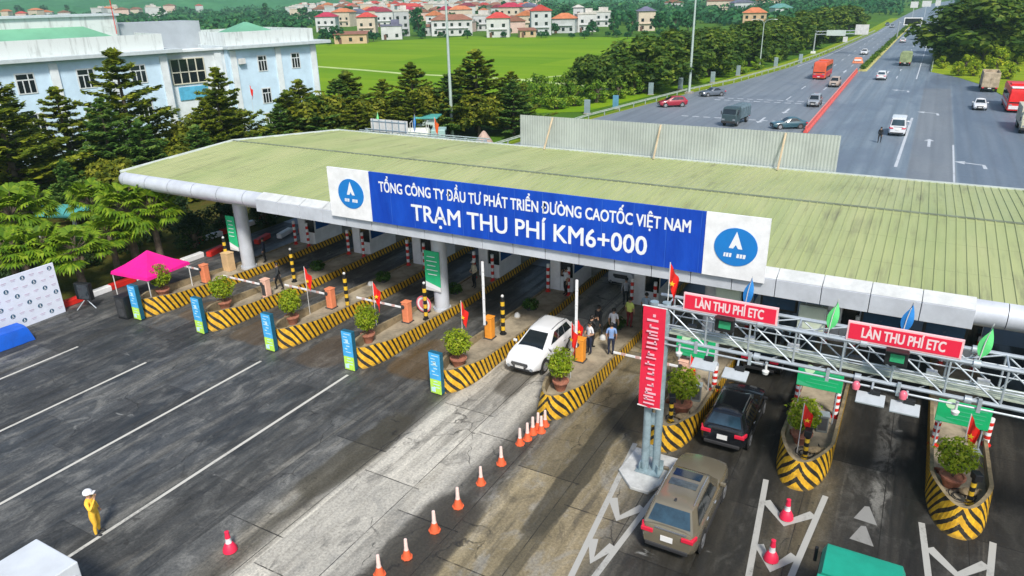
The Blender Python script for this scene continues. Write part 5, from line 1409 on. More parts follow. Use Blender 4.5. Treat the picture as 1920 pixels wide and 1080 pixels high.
# ------------------------------------------------------------------ people
M_SKIN = mat('skin', (.42, .24, .15), .6, var=.06); M_HAIR = mat('hair', (.012, .010, .009), .6, var=.2); M_SHOE = mat('shoe', (.02, .02, .02), .6, var=.1); M_EYE = mat('eye', (.01, .01, .01), .3, var=0)
def cloth(n, c): return mat(n, c, .85, var=.16, scale=4)
def make_person(label, shirt, trousers, loc, rz, pose='stand', cap=None, long_sleeve=False, vest=None, h=1.0, group=None):
    """one continuous skin-modifier body; front towards +Y"""
    r = thing('person', label, 'person', (loc[0], loc[1], loc[2] if len(loc) > 2 else 0), rz, group)
    P = {}; E = []
    def j(n, x, y, z, rad, par=None): P[n] = (Vector((x, y, z)), rad); (E.append((par, n)) if par else None)
    st = .16 if pose == 'walk' else 0.0
    j('pelvis', 0, 0, .94, .135); j('waist', 0, .01, 1.10, .125, 'pelvis'); j('chest', 0, .0, 1.30, .150, 'waist'); j('collar', 0, -.01, 1.44, .095, 'chest'); j('neck', 0, 0, 1.52, .055, 'collar')
    j('jaw', 0, .025, 1.585, .070, 'neck'); j('head', 0, .012, 1.66, .092, 'jaw'); j('crown', 0, 0, 1.735, .066, 'head')
    for s, n in ((1, 'l'), (-1, 'r')):
        j(n+'hip', s*.095, 0, .90, .098, 'pelvis'); y = st*s
        j(n+'thigh', s*.105, y*.5+.01, .70, .088, n+'hip'); j(n+'knee', s*.105, y*.95+.03, .49, .062, n+'thigh'); j(n+'calf', s*.105, y*1.0-.01, .34, .058, n+'knee'); j(n+'ankle', s*.105, y*1.1-.02, .09, .040, n+'calf'); j(n+'toe', s*.12, y*1.1+.14, .045, .038, n+'ankle')
        j(n+'shoulder', s*.185, -.01, 1.41, .066, 'collar')
        if pose in ('salute', 'phone') and s == 1 or pose == 'camera':
            e = (s*.30, .10, 1.20); w_ = (s*.13, .20, 1.52) if pose != 'camera' else (s*.12, .28, 1.45); hd = (s*.08, .20, 1.60) if pose != 'camera' else (s*.06, .34, 1.52)
        elif pose == 'hips' and s == -1 or pose == 'front': e = (s*.29, -.02, 1.17); w_ = (s*.16, .20, 1.10); hd = (s*.06, .25, 1.10)
        else: e = (s*.245, -.03-st*s*.6, 1.14); w_ = (s*.245, .04-st*s*1.4, .90); hd = (s*.235, .07-st*s*1.5, .82)
        j(n+'upper', *(Vector(P[n+'shoulder'][0]).lerp(Vector(e), .5)), .053, n+'shoulder'); j(n+'elbow', *e, .043, n+'upper'); j(n+'fore', *(Vector(e).lerp(Vector(w_), .45)), .042, n+'elbow'); j(n+'wrist', *w_, .029, n+'fore'); j(n+'palm', *(Vector(w_).lerp(Vector(hd), .75)), .034, n+'wrist')
        P[n+'dir'] = (Vector(hd)-Vector(w_), 0)
    names = [k for k in P if P[k][1] > 0]; idx = {k: i for i, k in enumerate(names)}
    me = bpy.data.meshes.new('body'); me.from_pydata([P[k][0] for k in names], [(idx[a], idx[b]) for a, b in E], [])
    o = bpy.data.objects.new('body', me); COL.objects.link(o)
    o.modifiers.new('skin', 'SKIN'); o.modifiers['skin'].use_smooth_shade = True
    sv = me.skin_vertices[0].data
    for k in names:
        q = P[k][1]; sv[idx[k]].radius = (q*1.0, q*1.0)
        if k in ('chest', 'waist', 'pelvis'): sv[idx[k]].radius = (q*1.18, q*.82)
    sv[idx['pelvis']].use_root = True
    o.modifiers.new('sub', 'SUBSURF').levels = 1
    dg = bpy.context.evaluated_depsgraph_get(); dg.update()
    m2 = bpy.data.meshes.new_from_object(o.evaluated_get(dg))
    mb = MB(); mb.v = [tuple(v.co) for v in m2.vertices]; mb.f = [tuple(p.vertices) for p in m2.polygons]; mb.mi = []; mb.uv = [None]*len(mb.f)
    bpy.data.objects.remove(o); bpy.data.meshes.remove(me)
    segs = [(a, b, P[a][0], P[b][0]) for a, b in E]
    for p in m2.polygons:
        c = p.center; best = 9
        for a, b, va, vb in segs:
            d = vb-va; t = max(0, min(1, (c-va).dot(d)/d.length_squared)); q = (va+d*t-c).length
            if q < best: best, ba, bt = q, b, t
        if ba in ('jaw', 'head', 'crown') or (ba == 'neck' and c.z > 1.475): i = 0
        elif ba[1:] in ('palm',): i = 0
        elif ba[1:] in ('fore', 'wrist') or (ba[1:] == 'elbow' and bt > .6): i = 1 if long_sleeve else 0
        elif ba[1:] in ('upper', 'elbow', 'shoulder') or ba in ('waist', 'chest', 'collar', 'neck'): i = 1
        elif ba[1:] == 'toe' or c.z < .085: i = 3
        else: i = 2
        if i == 1 and c.z < .95 and abs(c.x) < .19: i = 2
        mb.mi.append(i)
    bpy.data.meshes.remove(m2)
    # fingers, face
    for s, n in ((1, 'l'), (-1, 'r')):
        b0 = P[n+'palm'][0]; d = P[n+'dir'][0].normalized(); side = d.cross(Vector((s, 0, .01))).normalized(); inn = Vector((-s, 0, 0))
        for k, ln in enumerate((.070, .080, .074, .058)):
            q = b0+side*(-.03+.02*k)+d*.015; mb.tube([q, q+d*ln*.55+inn*.006, q+d*ln+inn*.024], [.0095, .0085, .006], 5, 0)
        q = b0-side*.036-d*.025; mb.tube([q, q+d*.03-side*.022+inn*.01, q+d*.062-side*.026+inn*.02], [.011, .010, .007], 5, 0)
    mb.tube([(0, .095, 1.665), (0, .122, 1.635), (0, .100, 1.622)], [.010, .017, .012], 6, 0)
    for s in (1, -1): mb.ball((s*.036, .092, 1.665), (.012, .007, .007), 6, 4, 4); mb.ball((s*.096, .0, 1.65), (.014, .025, .034), 6, 4, 0)
    mb.box((0, .099, 1.592), (.045, .008, .010), 0, 4)
    mb.build('body', [M_SKIN, shirt, trousers, M_SHOE, M_EYE], r, smooth=True, ang=60)
    hb = MB(); n = 12
    if cap:
        hb.lathe([(.125, -.01), (.128, .02), (.118, .07), (.08, .115), (.02, .13)], (0, .0, 1.685), 14); hb.box((0, .125, 1.69), (.16, .12, .015)); hb.build('helmet', cap, r, smooth=True)
    else:
        hb.lathe([(.100, -.06), (.107, .0), (.098, .05), (.06, .095), (.01, .105)], (0, -.016, 1.675), 12); hb.build('hair', M_HAIR, r, smooth=True)
    if vest:
        vb_ = MB(); rings = []
        for z, a, b in ((.99, .185, .150), (1.12, .180, .148), (1.30, .205, .158), (1.40, .20, .135), (1.455, .11, .10)): rings.append([(a*math.cos(2*PI*k/16), b*math.sin(2*PI*k/16), z) for k in range(16)])
        vb_.loft(rings, cap=False); vb_.build('vest', vest, r, smooth=True)
    r.scale = (h, h, h)
    return r
C = {k: cloth('cloth_'+k, v) for k, v in dict(yellow=(.90, .52, .05), hivis=(.62, .70, .16), white=(.66, .67, .70), black=(.012, .012, .014), navy=(.015, .022, .05), blue=(.20, .32, .58), paleblue=(.34, .46, .58), maroon=(.16, .015, .02), tan=(.46, .34, .22), cream=(.56, .50, .36), grey=(.36, .37, .40), dark=(.03, .035, .04)).items()}
x, y = G(186, 1001); make_person('person in yellow overalls and white helmet standing on the white lane line', C['yellow'], C['yellow'], (x, y, .006), R(-55), 'salute', M_WHITE, True, h=1.03).scale = (1.22, 1.22, 1.02)
x, y = G(1143, 679); make_person('person in blue shirt and dark trousers standing alone right of the raised boom', C['blue'], C['navy'], (-11.45, 30.2, .40), 0.4, 'stand')
make_person('person in white shirt seen from behind, between the blue shirt and the hi-vis jacket', C['white'], C['navy'], (-12.0, 31.9, .40), .1, 'stand')
make_person('person in black with raised arms beside the orange boom cabinet', C['black'], C['black'], (-12.65, 30.6, .40), -.5, 'camera', None, True)
make_person('tall person in black behind the one with raised arms', C['black'], C['dark'], (-12.75, 31.7, .40), -.3, 'walk', None, True, h=1.05)
make_person('person with white top and navy trousers in front of the people in black', C['white'], C['navy'], (-12.45, 29.85, .40), 2.6, 'front')
make_person('person in yellow hi-vis vest and dark red trousers', C['hivis'], C['maroon'], (-11.75, 33.6, .40), -.2, 'stand', None, False, C['hivis'])
make_person('person in pale blue shirt next to the top of the vertical banner', C['paleblue'], C['black'], (-11.2, 34.6, .40), .3, 'walk')
make_person('person in grey white shirt standing behind the hi-vis vest', C['grey'], C['dark'], (-13.3, 37.2, 0), .5, 'stand', None, True)
make_person('person in tan shirt beside the canopy column above the vertical banner', C['tan'], C['dark'], (-11.9, 37.0, .40), 2.8, 'stand')
make_person('person in cream jacket and white helmet standing on the island deck', C['cream'], C['black'], (-22.2, 34.8, .40), 2.7, 'front', M_WHITE, True)
make_person('person in white shirt at the booth door left of the raised boom', C['white'], C['black'], (-16.7, 36.2, .40), 2.5, 'phone')
make_person('person in dark suit with white collar walking between the first barrier cabinets', C['dark'], C['black'], (-32.9, 29.2, .40), 2.6, 'walk', None, True)
make_person('person in dark clothes behind the leftmost canopy column', C['navy'], C['black'], (-37.5, 32.4, .40), 2.2, 'stand', None, True)
make_person('person in black with white collar walking beside the white van on the rear plaza', C['black'], C['black'], (-3.75, 96.2, 0), 3.0, 'walk', None, True, h=1.05)
# ------------------------------------------------------------------ office building on the left
M_BW = mat('pale_blue_plaster', (.53, .69, .82), .8, var=.10, scale=.5); M_BW2 = mat('white_plaster', (.66, .71, .73), .8, var=.14, scale=.6)
def stain_material():
    t = NT('stained_parapet'); co = t.coord(); 
    a = t.noise(t.scaled(co, (2.2, 2.2, .25)), 1.0, 5, .65); b = t.noise(co, .6, 4, .6)
    col = t.mix(t.ss(a, .5, .75), (.60, .65, .64), (.34, .37, .36)); col = t.mix(t.ss(b, .55, .75), col, (.42, .45, .44))
    t.out(col, .85, 0, .3); return t.m
M_PAR = stain_material(); M_GREY = mat('grey_wall', (.34, .38, .41), .8, var=.10, scale=.4); M_GROOF = mat('green_sheet_roof', (.14, .36, .23), .55, var=.14, scale=.3); M_CORN = mat('cornice', (.47, .53, .55), .8, var=.12)
ob = thing('office_building', 'large pale blue office block with stained parapets and green roofs behind the conifers', 'building', (-84.5, 48.9, 0), R(77))
def wing(s0, s1, y0, dep, zc, zp, over0, over1, name='wall'):
    MB().box(((s0+s1)/2, y0+dep/2, zc/2), (s1-s0, dep, zc)).build(name, M_BW, ob)
    MB().box(((s0-over0+s1+over1)/2, y0+dep/2-.3, zc+.2), (s1-s0+over0+over1, dep+1.4, .42)).build('cornice', M_CORN, ob, bevel=.03)
    p = MB()
    p.box(((s0+s1)/2, y0+.35, (zc+.41+zp)/2), (s1-s0-.2, .3, zp-zc-.41)); p.box((s1-.25, y0+dep/2+.2, (zc+.41+zp)/2), (.3, dep-.7, zp-zc-.41)); p.box((s0+.25, y0+dep/2+.2, (zc+.41+zp)/2), (.3, dep-.7, zp-zc-.41))
    p.box(((s0+s1)/2, y0+dep-.15, (zc+.41+zp)/2), (s1-s0-.2, .3, zp-zc-.41)); p.build('parapet', M_PAR, ob)
    r_ = MB(); e = 1.2; z0 = zc+.5
    a = [(s0+e, y0+e, z0), (s1-e, y0+e, z0), (s1-e, y0+dep-e, z0), (s0+e, y0+dep-e, z0)]; q = dep/2-e; zt_ = zp+1.0
    b = [(s0+e+q, y0+dep/2, zt_), (s1-e-q, y0+dep/2, zt_)]
    r_.add(a+b, [(0, 1, 5, 4), (1, 2, 5), (2, 3, 4, 5), (3, 0, 4)]); r_.build('roof', M_GROOF, ob)
wing(-24, 12, 0, 13, 11.3, 13.5, .3, 1.6); wing(19.9, 33.4, .2, 13, 11.2, 13.25, .3, 2.0)
MB().box((15.95, 7, 5.6), (7.85, 12, 11.2)).build('wall', M_BW2, ob); MB().box((15.95, .78, 11.32), (7.4, .5, .25)).build('cornice', M_BW2, ob)
MB().box((14.8, 10, 7.3), (11, 5.5, 14.7)).build('rear_wall', M_GREY, ob); MB().box((2, 9.5, 14.0), (15, 6, 3.2)).build('penthouse', M_PAR, ob); MB().box((2, 9.5, 15.72), (15.6, 6.6, .24)).build('penthouse_roof', M_CORN, ob)
MB().box((-7.5, 9, 14.6), (1.6, 1.6, 2.0)).build('roof_hut', mat('teal_hut', (.14, .40, .38), .6), ob)
def window(s, y, z0, wd, ht, cols=3):
    fr = MB(); fr.box((s, y-.02, z0+ht/2), (wd+.16, .10, ht+.16)); f = fr.build('window', mat('window_frame', (.60, .64, .64), .6, var=.08), ob)
    p = MB(); u = wd/cols
    for k in range(cols): p.box((s-wd/2+u*(k+.5), y-.08, z0+ht*.34), (u-.13, .03, ht*.62))
    p.box((s-wd/2+u*cols/2-.5*u, y-.08, z0+ht*.84), (wd-u-.12, .03, ht*.24)); p.box((s+wd/2-u/2, y-.08, z0+ht*.84), (u-.13, .03, ht*.24)); p.build('pane', M_GLASS, f)
for s in (-21, -15.4, -9.6, -3.7, 2.4, 8.2):
    for z in (8.1, 3.85, .6): window(s, 0, z, 1.75, 2.05)
for s in (24.7, 29.85):
    for z in (8.15, 3.9, .6): window(s, .2, z, 1.25, 1.95)
for s in (-18.2, -12.5, -6.6, -.75, 5.3, 11.4): MB().box((s, -.12, 5.5), (.85, .22, 11.0)).build('pilaster', M_BW2, ob)
for s in (20.6, 27.2, 32.8): MB().box((s, .1, 5.5), (.8, .2, 11.0)).build('pilaster', M_BW2, ob)
MB().box((14.7, .93, 8.9), (4.3, .12, 3.1)).build('stair_glazing', M_GLASS, ob); m2 = MB()
for k in range(5): m2.box((12.6+k*1.07, .85, 8.9), (.13, .06, 3.1))
for z in (7.4, 8.8, 10.4): m2.box((14.7, .84, z), (4.3, .05, .13))
m2.build('glazing_bar', mat('cream_bar', (.62, .60, .48), .6), ob); MB().box((15.0, .92, 6.2), (3.8, .12, 1.6)).build('blue_panel', mat('sky_panel', (.10, .42, .62), .5, var=.2), ob)
MB().box((18.9, .9, 9.0), (.9, .25, 3.6)).build('side_pier', M_BW2, ob)
MB().box((21.6, -.15, 9.6), (.9, .4, .7)).build('air_conditioner', M_OFFW, ob, bevel=.03)
MB().tube([(9.0, 6, 13.5), (9.0, 6, 18.5)], .05, 6).build('mast', M_RED, ob)
fl3 = make_flag('flag', 'small pink-red flag hanging in front of the right wing of the office block', M_FLAGR, False, 7.6, size=1.2); fl3.location = (-71.5, 63.5, 0)
# ------------------------------------------------------------------ trees
M_BARK = mat('tree_bark', (.13, .10, .07), .9, var=.35, scale=3)
M_TIER = leafmat('tier_leaf', (.055, .105, .010), (.165, .22, .014), (.35, .38, .03), .8, .4)
M_TIERB = leafmat('tier_leaf_blue', (.045, .12, .022), (.12, .24, .04), (.26, .36, .07), .8, .4)
M_RND = leafmat('broad_leaf', (.028, .075, .010), (.080, .150, .014), (.19, .25, .025), .45, .35)
M_OLIVE = leafmat('olive_leaf', (.06, .095, .008), (.17, .20, .012), (.34, .34, .03), .7, .4)
M_RND2 = leafmat('bright_leaf', (.06, .15, .010), (.15, .27, .015), (.30, .38, .03), .5)
M_FARL = leafmat('far_leaf', (.010, .075, .022), (.022, .125, .036), (.07, .21, .05), .12)
M_PALM = leafmat('palm_leaf', (.07, .16, .008), (.17, .29, .012), (.30, .40, .03), 1.6, .35)
M_YEL2 = leafmat('bank_leaf', (.13, .24, .008), (.33, .42, .014), (.54, .54, .03), .5, .35)
def top_height(x, y, py):
    lo, hi = 0, 60
    for _ in range(40):
        m = (lo+hi)/2; d = np.array([x, y, m-CAM_H]); v = 540-FOC*(d @ CU)/(d @ CF)
        if v > py: lo = m
        else: hi = m
    return lo
TREES = []
def make_tier_tree(label, seed, h=11.0, r=4.4, leaf=None, group=None):
    rnd = random.Random(seed); root = thing('tiered_tree', label, 'tree', (0, 0, 0), 0, group)
    tr = MB(); lf = MB(); tr.tube([(0, 0, 0), (.08, .05, h*.3), (0, .1, h*.6), (.05, 0, h*.97)], [.26, .19, .11, .03], 8)
    z = h*.10; nt_ = 0
    while z < h*.985:
        t = z/h; rr = (r*(1-t)**.86+.22)*rnd.uniform(.82, 1.12); nb = 6 if t < .8 else 5; a0 = rnd.uniform(0, 6)
        for k in range(nb):
            a = a0+2*PI*k/nb+rnd.gauss(0, .22); L = rr*rnd.uniform(.68, 1.12); rise = rnd.uniform(.12, .42)*L
            P = lambda u: Vector((math.cos(a)*L*u, math.sin(a)*L*u, z+rise*u**1.6-.10*L*u*u*.3))
            tr.tube([P(0), P(.5), P(.97)], [.07*(1-t)+.02, .04*(1-t)+.012, .008], 5)
            n = int(34+78*L*.8)
            for _ in range(n):
                u = rnd.uniform(.18, 1.04)**.8; sp = .10+.21*L*(math.sin(PI*min(1, u*.62+.1)))*.62; off = rnd.gauss(0, .55)*sp
                p = P(u)+Vector((-math.sin(a), math.cos(a), 0))*off+Vector((0, 0, rnd.gauss(.03, .08)-abs(off)*.14))
                nr = Vector((rnd.gauss(0, .38), rnd.gauss(0, .38), 1)).normalized(); ua = nr.orthogonal().normalized(); ua = Matrix.Rotation(rnd.uniform(0, 6.3), 3, nr) @ ua; va = nr.cross(ua); s_ = rnd.uniform(.12, .27)
                lf.add([p-ua*s_, p-va*s_*.5, p+ua*s_, p+va*s_*.5], [(0, 1, 2, 3)])
        z += h*rnd.uniform(.060, .088)*(1 if t < .75 else .7)
    for _ in range(70):
        p = Vector((rnd.gauss(0, .12), rnd.gauss(0, .12), h*rnd.uniform(.92, 1.0))); s_ = .16; lf.add([p+Vector((-s_, 0, -.05)), p+Vector((0, 0, .22)), p+Vector((s_, .05, -.02)), p+Vector((0, .05, -.14))], [(0, 1, 2, 3)])
    tr.build('trunk', M_BARK, root, smooth=True); lf.build('crown', leaf or M_TIER, root); return root
tp = [make_tier_tree('tall tiered conifer-like tree in front of the stair glazing of the office block', 1), make_tier_tree('broad tiered tree at the left edge in front of the office block', 2, 10.5, 5.0), make_tier_tree('tiered tree just left of the tall light mast', 3, 9.5, 4.2)]
TL = [(0, -69.5, 45.5, 93, 1.12, None), (1, -69, 33.5, 140, 1.12, None), (2, -60.0, 80.5, 118, 1.15, None),
      (1, -68.0, 56.0, 128, .92, 'tiered tree in front of the right wing of the office block'), (0, -64.5, 64.5, 150, 1.25, 'wide tiered tree at the right end of the office block'), (2, -62.0, 70.0, 134, 1.35, 'bushy tiered tree left of the canopy ridge, crown joined to its neighbours'),
      (1, -60.5, 75.0, 150, 1.2, 'olive tiered tree above the green flag of the far gantry'), (0, -52.0, 84.0, 94, 1.45, 'dark tall tiered tree right of the light mast, behind the tanker'), (2, -56.0, 86.0, 128, 1.2, 'tiered tree filling the gap behind the light mast'),
      (1, -64, 50.5, 190, .95, 'low tiered tree above the rounded canopy end'), (2, -62.5, 42, 225, 1.0, 'low dark tiered tree between the palms and the canopy end'), (0, -62, 58.5, 195, 1.1, 'low tiered tree behind the left end of the canopy roof'), (1, -76, 38, 190, 1.0, 'tiered tree half hidden between the two tallest ones'), (2, -60, 33, 300, .8, 'small dark tree behind the fan palms'), (0, -66, 27, 270, .95, 'tiered tree below the first office window at the left edge'),
      (1, -66, 41, 185, 1.0, 'shaggy tiered tree left of the tall one, hiding a lower office window'), (2, -63, 61, 170, 1.2, 'short broad tiered tree right of the stair glazing'), (1, -61.5, 68, 150, 1.2, 'yellowish broad tiered tree at the office block corner'), (0, -58, 71, 175, 1.3, 'low broad tiered tree just over the canopy roof edge'), (2, -56.5, 77.5, 165, 1.2, 'low tiered tree below the light mast lamps, left side'), (1, -49, 88, 135, 1.2, 'tiered tree right of the dark tall one behind the rubble heap'), (0, -60, 46, 235, 1.2, 'low tiered tree behind the rounded canopy corner'), (1, -72, 26, 175, 1.1, 'tall tiered tree at the very left edge'), (2, -57, 52, 262, 1.2, 'low leafy tree right behind the left canopy gable'),
      (1, -57.5, 66, 190, 1.3, 'olive tree peeking over the left part of the canopy roof'), (2, -60, 62, 178, 1.25, 'dense tiered tree between the flag and the canopy roof'), (0, -55, 74, 170, 1.2, 'tiered tree just left of the far gantry sign'), (1, -54, 80, 140, 1.15, 'tiered tree directly left of the tall light mast'), (2, -65, 53, 165, 1.2, 'tiered tree below the stair glazing of the office block'), (0, -71, 40, 165, 1.1, 'tiered tree between the two left office windows'), (1, -46.5, 84, 150, 1.1, 'tiered tree above the rubble heap')]
for k, x, y, py, sq, lab in TL:
    h = top_height(x, y, py); h0 = (11.0, 10.5, 9.5)[k]; s_ = h/h0
    if lab is None: tp[k].location = (x, y, 0); tp[k].scale = (s_*sq*1.25, s_*sq*1.25, s_)
    else:
        o = dup(tp[k], lab, (x, y, 0), random.uniform(0, 6), scale=(s_*sq*1.3, s_*sq*1.3, s_))
        if len(lab) % 3 == 0:
            for c in o.children:
                if c.name.startswith('crown'): c.data = c.data.copy(); c.data.materials[0] = M_TIERB
def make_round_tree(label, seed, h=10.0, r=4.9, leaf=None, nq=110, ncl=52, q=.36, name='broadleaf_tree', base=.0):
    rnd = random.Random(seed); root = thing(name, label, 'tree', (0, 0, 0), 0); tr = MB(); lf = MB()
    tr.tube([(0, 0, 0), (.1, .05, h*.25), (0, 0, h*.55)], [.32, .24, .12], 8)
    for _ in range(ncl):
        a = rnd.uniform(0, 2*PI); e = rnd.uniform(-1.15 if base < .1 else -.55, 1.5); rr = rnd.uniform(.5, 1.0)
        c = Vector((math.cos(a)*math.cos(e)*r*rr*.86, math.sin(a)*math.cos(e)*r*rr*.86, h*(base+(1-base)*.47)+math.sin(e)*h*(1-base)*.44*rr)); cr = rnd.uniform(.17, .34)*r
        tr.tube([(0, 0, h*rnd.uniform(.2, .45)), c*.55+Vector((0, 0, c.z*.2)), c], [.08, .05, .015], 4)
        for _ in range(nq):
            d = Vector((rnd.gauss(0, 1), rnd.gauss(0, 1), rnd.gauss(.25, 1))).normalized(); p = c+d*cr*rnd.uniform(.55, 1.08); p.z -= cr*.15
            nr = (d+Vector((rnd.gauss(0, .5), rnd.gauss(0, .5), rnd.gauss(.4, .5)))).normalized(); ua = nr.orthogonal().normalized(); ua = Matrix.Rotation(rnd.uniform(0, 6.3), 3, nr) @ ua; va = nr.cross(ua); s_ = rnd.uniform(.6, 1.4)*q
            lf.add([p-ua*s_, p-va*s_*.55, p+ua*s_, p+va*s_*.55], [(0, 1, 2, 3)])
    tr.build('trunk', M_BARK, root, smooth=True); lf.build('crown', leaf or M_RND, root); return root
rt = [make_round_tree('round dark tree standing alone by the field path', 21, base=.14), make_round_tree('big dark round tree left of the second light mast', 22, 10, 5.0), make_round_tree('tall roadside tree behind the second light mast', 23, 11, 4.6)]
RL = [(0, -51, 122, 96, 1.0, None), (1, -46, 133, 62, 1.2, None), (2, -44, 147, 50, 1.2, None),
      (1, -42, 163, 48, 1.15, 'big round roadside tree right of the second light mast'), (0, -45, 178, 46, 1.3, 'round roadside tree behind the curved street lamp'), (2, -39, 190, 34, 1.15, 'roadside tree just right of the curved street lamp'), (1, -37.5, 207, 36, 1.2, 'roadside tree behind the post of the left sign gantry'),
      (0, -37, 228, 24, 1.25, 'roadside tree above the small plates of the left sign gantry'), (2, -35, 250, 16, 1.2, 'roadside tree above the big white square sign'), (1, -34, 280, 12, 1.2, 'roadside tree beyond the big white square sign'), (0, -33, 320, 6, 1.3, 'last tall tree of the left roadside row'), (2, -34, 370, 8, 1.3, 'far roadside tree left of the dark message sign'),
      (1, 9.5, 214, -22, 1.35, 'huge tree on the right bank above the tan truck'), (0, 8.0, 235, 5, 1.2, 'tree on the right bank beside the lamp box gantry'), (2, 21, 225, 0, 1.2, 'tall tree at the right edge behind the bank'), (1, 11, 275, 2, 1.3, 'far tree on the right roadside behind the huge tree'), (0, 9, 330, 8, 1.3, 'farthest tree of the right roadside'), (2, 28, 245, 10, 1.2, 'tree beyond the right edge of the bank')]
for k, x, y, py, sq, lab in RL:
    h = top_height(x, y, py); h0 = (10., 10., 11.)[k]; s_ = h/h0
    sq *= 1.38
    if lab is None: rt[k].location = (x, y, 0); rt[k].scale = (s_*sq, s_*sq, s_)
    else: dup(rt[k], lab, (x, y, 0), random.uniform(0, 6), scale=(s_*sq, s_*sq, s_))
for k, x, y, py, sq, lab in ((0, -59, 69, 175, 1.3, 'round olive tree among the tiered trees left of the green flag'), (1, -61, 63.5, 168, 1.2, 'round olive tree below the right wing of the office block'), (2, -56, 78.5, 158, 1.3, 'round olive tree among the tiered trees above the far gantry'), (0, -50, 81, 170, 1.2, 'round olive tree behind the tanker'), (1, -66, 49, 215, 1.1, 'round leafy tree under the tall tiered tree'), (2, -70, 30, 250, 1.2, 'round leafy tree at the left edge below the office block'), (0, -60, 37, 290, 1.1, 'round leafy tree behind the teal shelter'), (1, -58, 43, 268, 1.1, 'round leafy tree behind the fan palms and the canopy end')):
    h = top_height(x, y, py); s_ = h/(10., 10., 11.)[k]; o = dup(rt[k], lab, (x, y, 0), random.uniform(0, 6), scale=(s_*sq, s_*sq, s_))
    for c in o.children:
        if c.name.startswith('crown'): c.data = c.data.copy(); c.data.materials[0] = M_OLIVE
# shrubs
sh = make_round_tree('pale green shrub behind the pale gantry end, left of the ridge board', 31, 3.6, 2.1, M_RND2, 80, 22, .17, 'shrub', .0)
SH = [((1005, 212), 1.0), ((1035, 205), 1.15, 'tall pale shrub above the left end of the ridge board'), ((1070, 208), 1.2, 'pale shrub by the field path above the ridge board'), ((1105, 202), 1.05, 'pale shrub left of the first grey utility box'), ((1145, 196), 1.1, 'shrub at the foot of the round dark tree'), ((1185, 188), .95, 'shrub behind the second grey utility box'),
      ((1215, 180), 1.15, 'shrub between the round dark tree and the second light mast'), ((1250, 172), 1.0, 'shrub left of the second light mast foot'), ((1010, 190), 1.0, 'yellowish shrub at the field corner'), ((1335, 150), .9, 'shrub right of the second light mast foot'), ((1415, 140), .9, 'layered pale shrub under the curved street lamp'), ((1445, 132), .8, 'small shrub right of the curved street lamp'), ((1170, 170), 1.2, 'shrub in front of the field path end'), ((1290, 160), 1.2, 'shrub under the big dark tree left of the second mast'), ((1375, 142), 1.2, 'shrub under the roadside trees right of the second mast'), ((1475, 118), 1.1, 'shrub beside the post of the left sign gantry'), ((1088, 186), 1.3, 'tall shrub between the field path and the ridge board'), ((1130, 180), 1.2, 'shrub below the crown of the round dark tree'), ((1035, 185), 1.2, 'shrub at the near end of the field path'), ((1515, 100), 1.1, 'shrub right of the post of the left sign gantry')]
for e in SH:
    x, y = G(*e[0]); 
    if len(e) == 2: sh.location = (x-3.2, y+1.5, 0); sh.scale = (e[1],)*3
    else: dup(sh, e[2], (x-3.2, y+1.5, 0), random.uniform(0, 6), scale=e[1]*1.05)
bs = make_round_tree('yellow green bush on the right bank corner by the barrier end', 33, 3.4, 2.2, M_YEL2, 80, 22, .17, 'bank_bush', .0)
BS = [((1765, 128), .75), ((1782, 108), 1.0, 'yellow bush behind the bank corner'), ((1810, 130), .9, 'low yellow green bush in the middle of the bank foot'), ((1840, 120), 1.3, 'yellow green bush above the tan truck cab'), ((1875, 105), 1.6, 'large yellow green bush right of the tan truck'), ((1905, 120), 1.5, 'yellow green bush at the right edge of the bank'), ((1772, 88), 1.2, 'bush on the bank below the huge tree'), ((1800, 95), 1.4, 'bush on the bank in front of the huge trunk'), ((1890, 148), .9, 'bright green bush between the tan truck and the red bus'), ((1858, 90), 1.6, 'yellow bush below the tall right edge tree'),
      ((1760, 112), .9, 'small yellow bush on the bank edge behind the guard rail end'), ((1795, 142), .8, 'low yellow bush at the very foot of the bank'), ((1825, 142), .9, 'low bush touching the left side of the tan truck'), ((1768, 70), 1.5, 'green bush at the expressway side of the huge tree'), ((1885, 75), 2.0, 'tall yellow green bush below the right edge trees'), ((1905, 95), 2.1, 'tall bright bush on the bank at the right edge'), ((1835, 95), 1.7, 'bright bush right of the huge trunk'), ((1775, 55), 1.8, 'dark bush left of the huge tree far up the bank'), ((1868, 128), 1.3, 'bright bush directly behind the tan truck'), ((1815, 108), 1.2, 'yellow bush in the middle of the bank')]
for e in BS:
    x, y = G(*e[0])
    if len(e) == 2: bs.location = (x, y, 0); bs.scale = (e[1],)*3
    else: dup(bs, e[2], (x, y, 0), random.uniform(0, 6), scale=e[1])
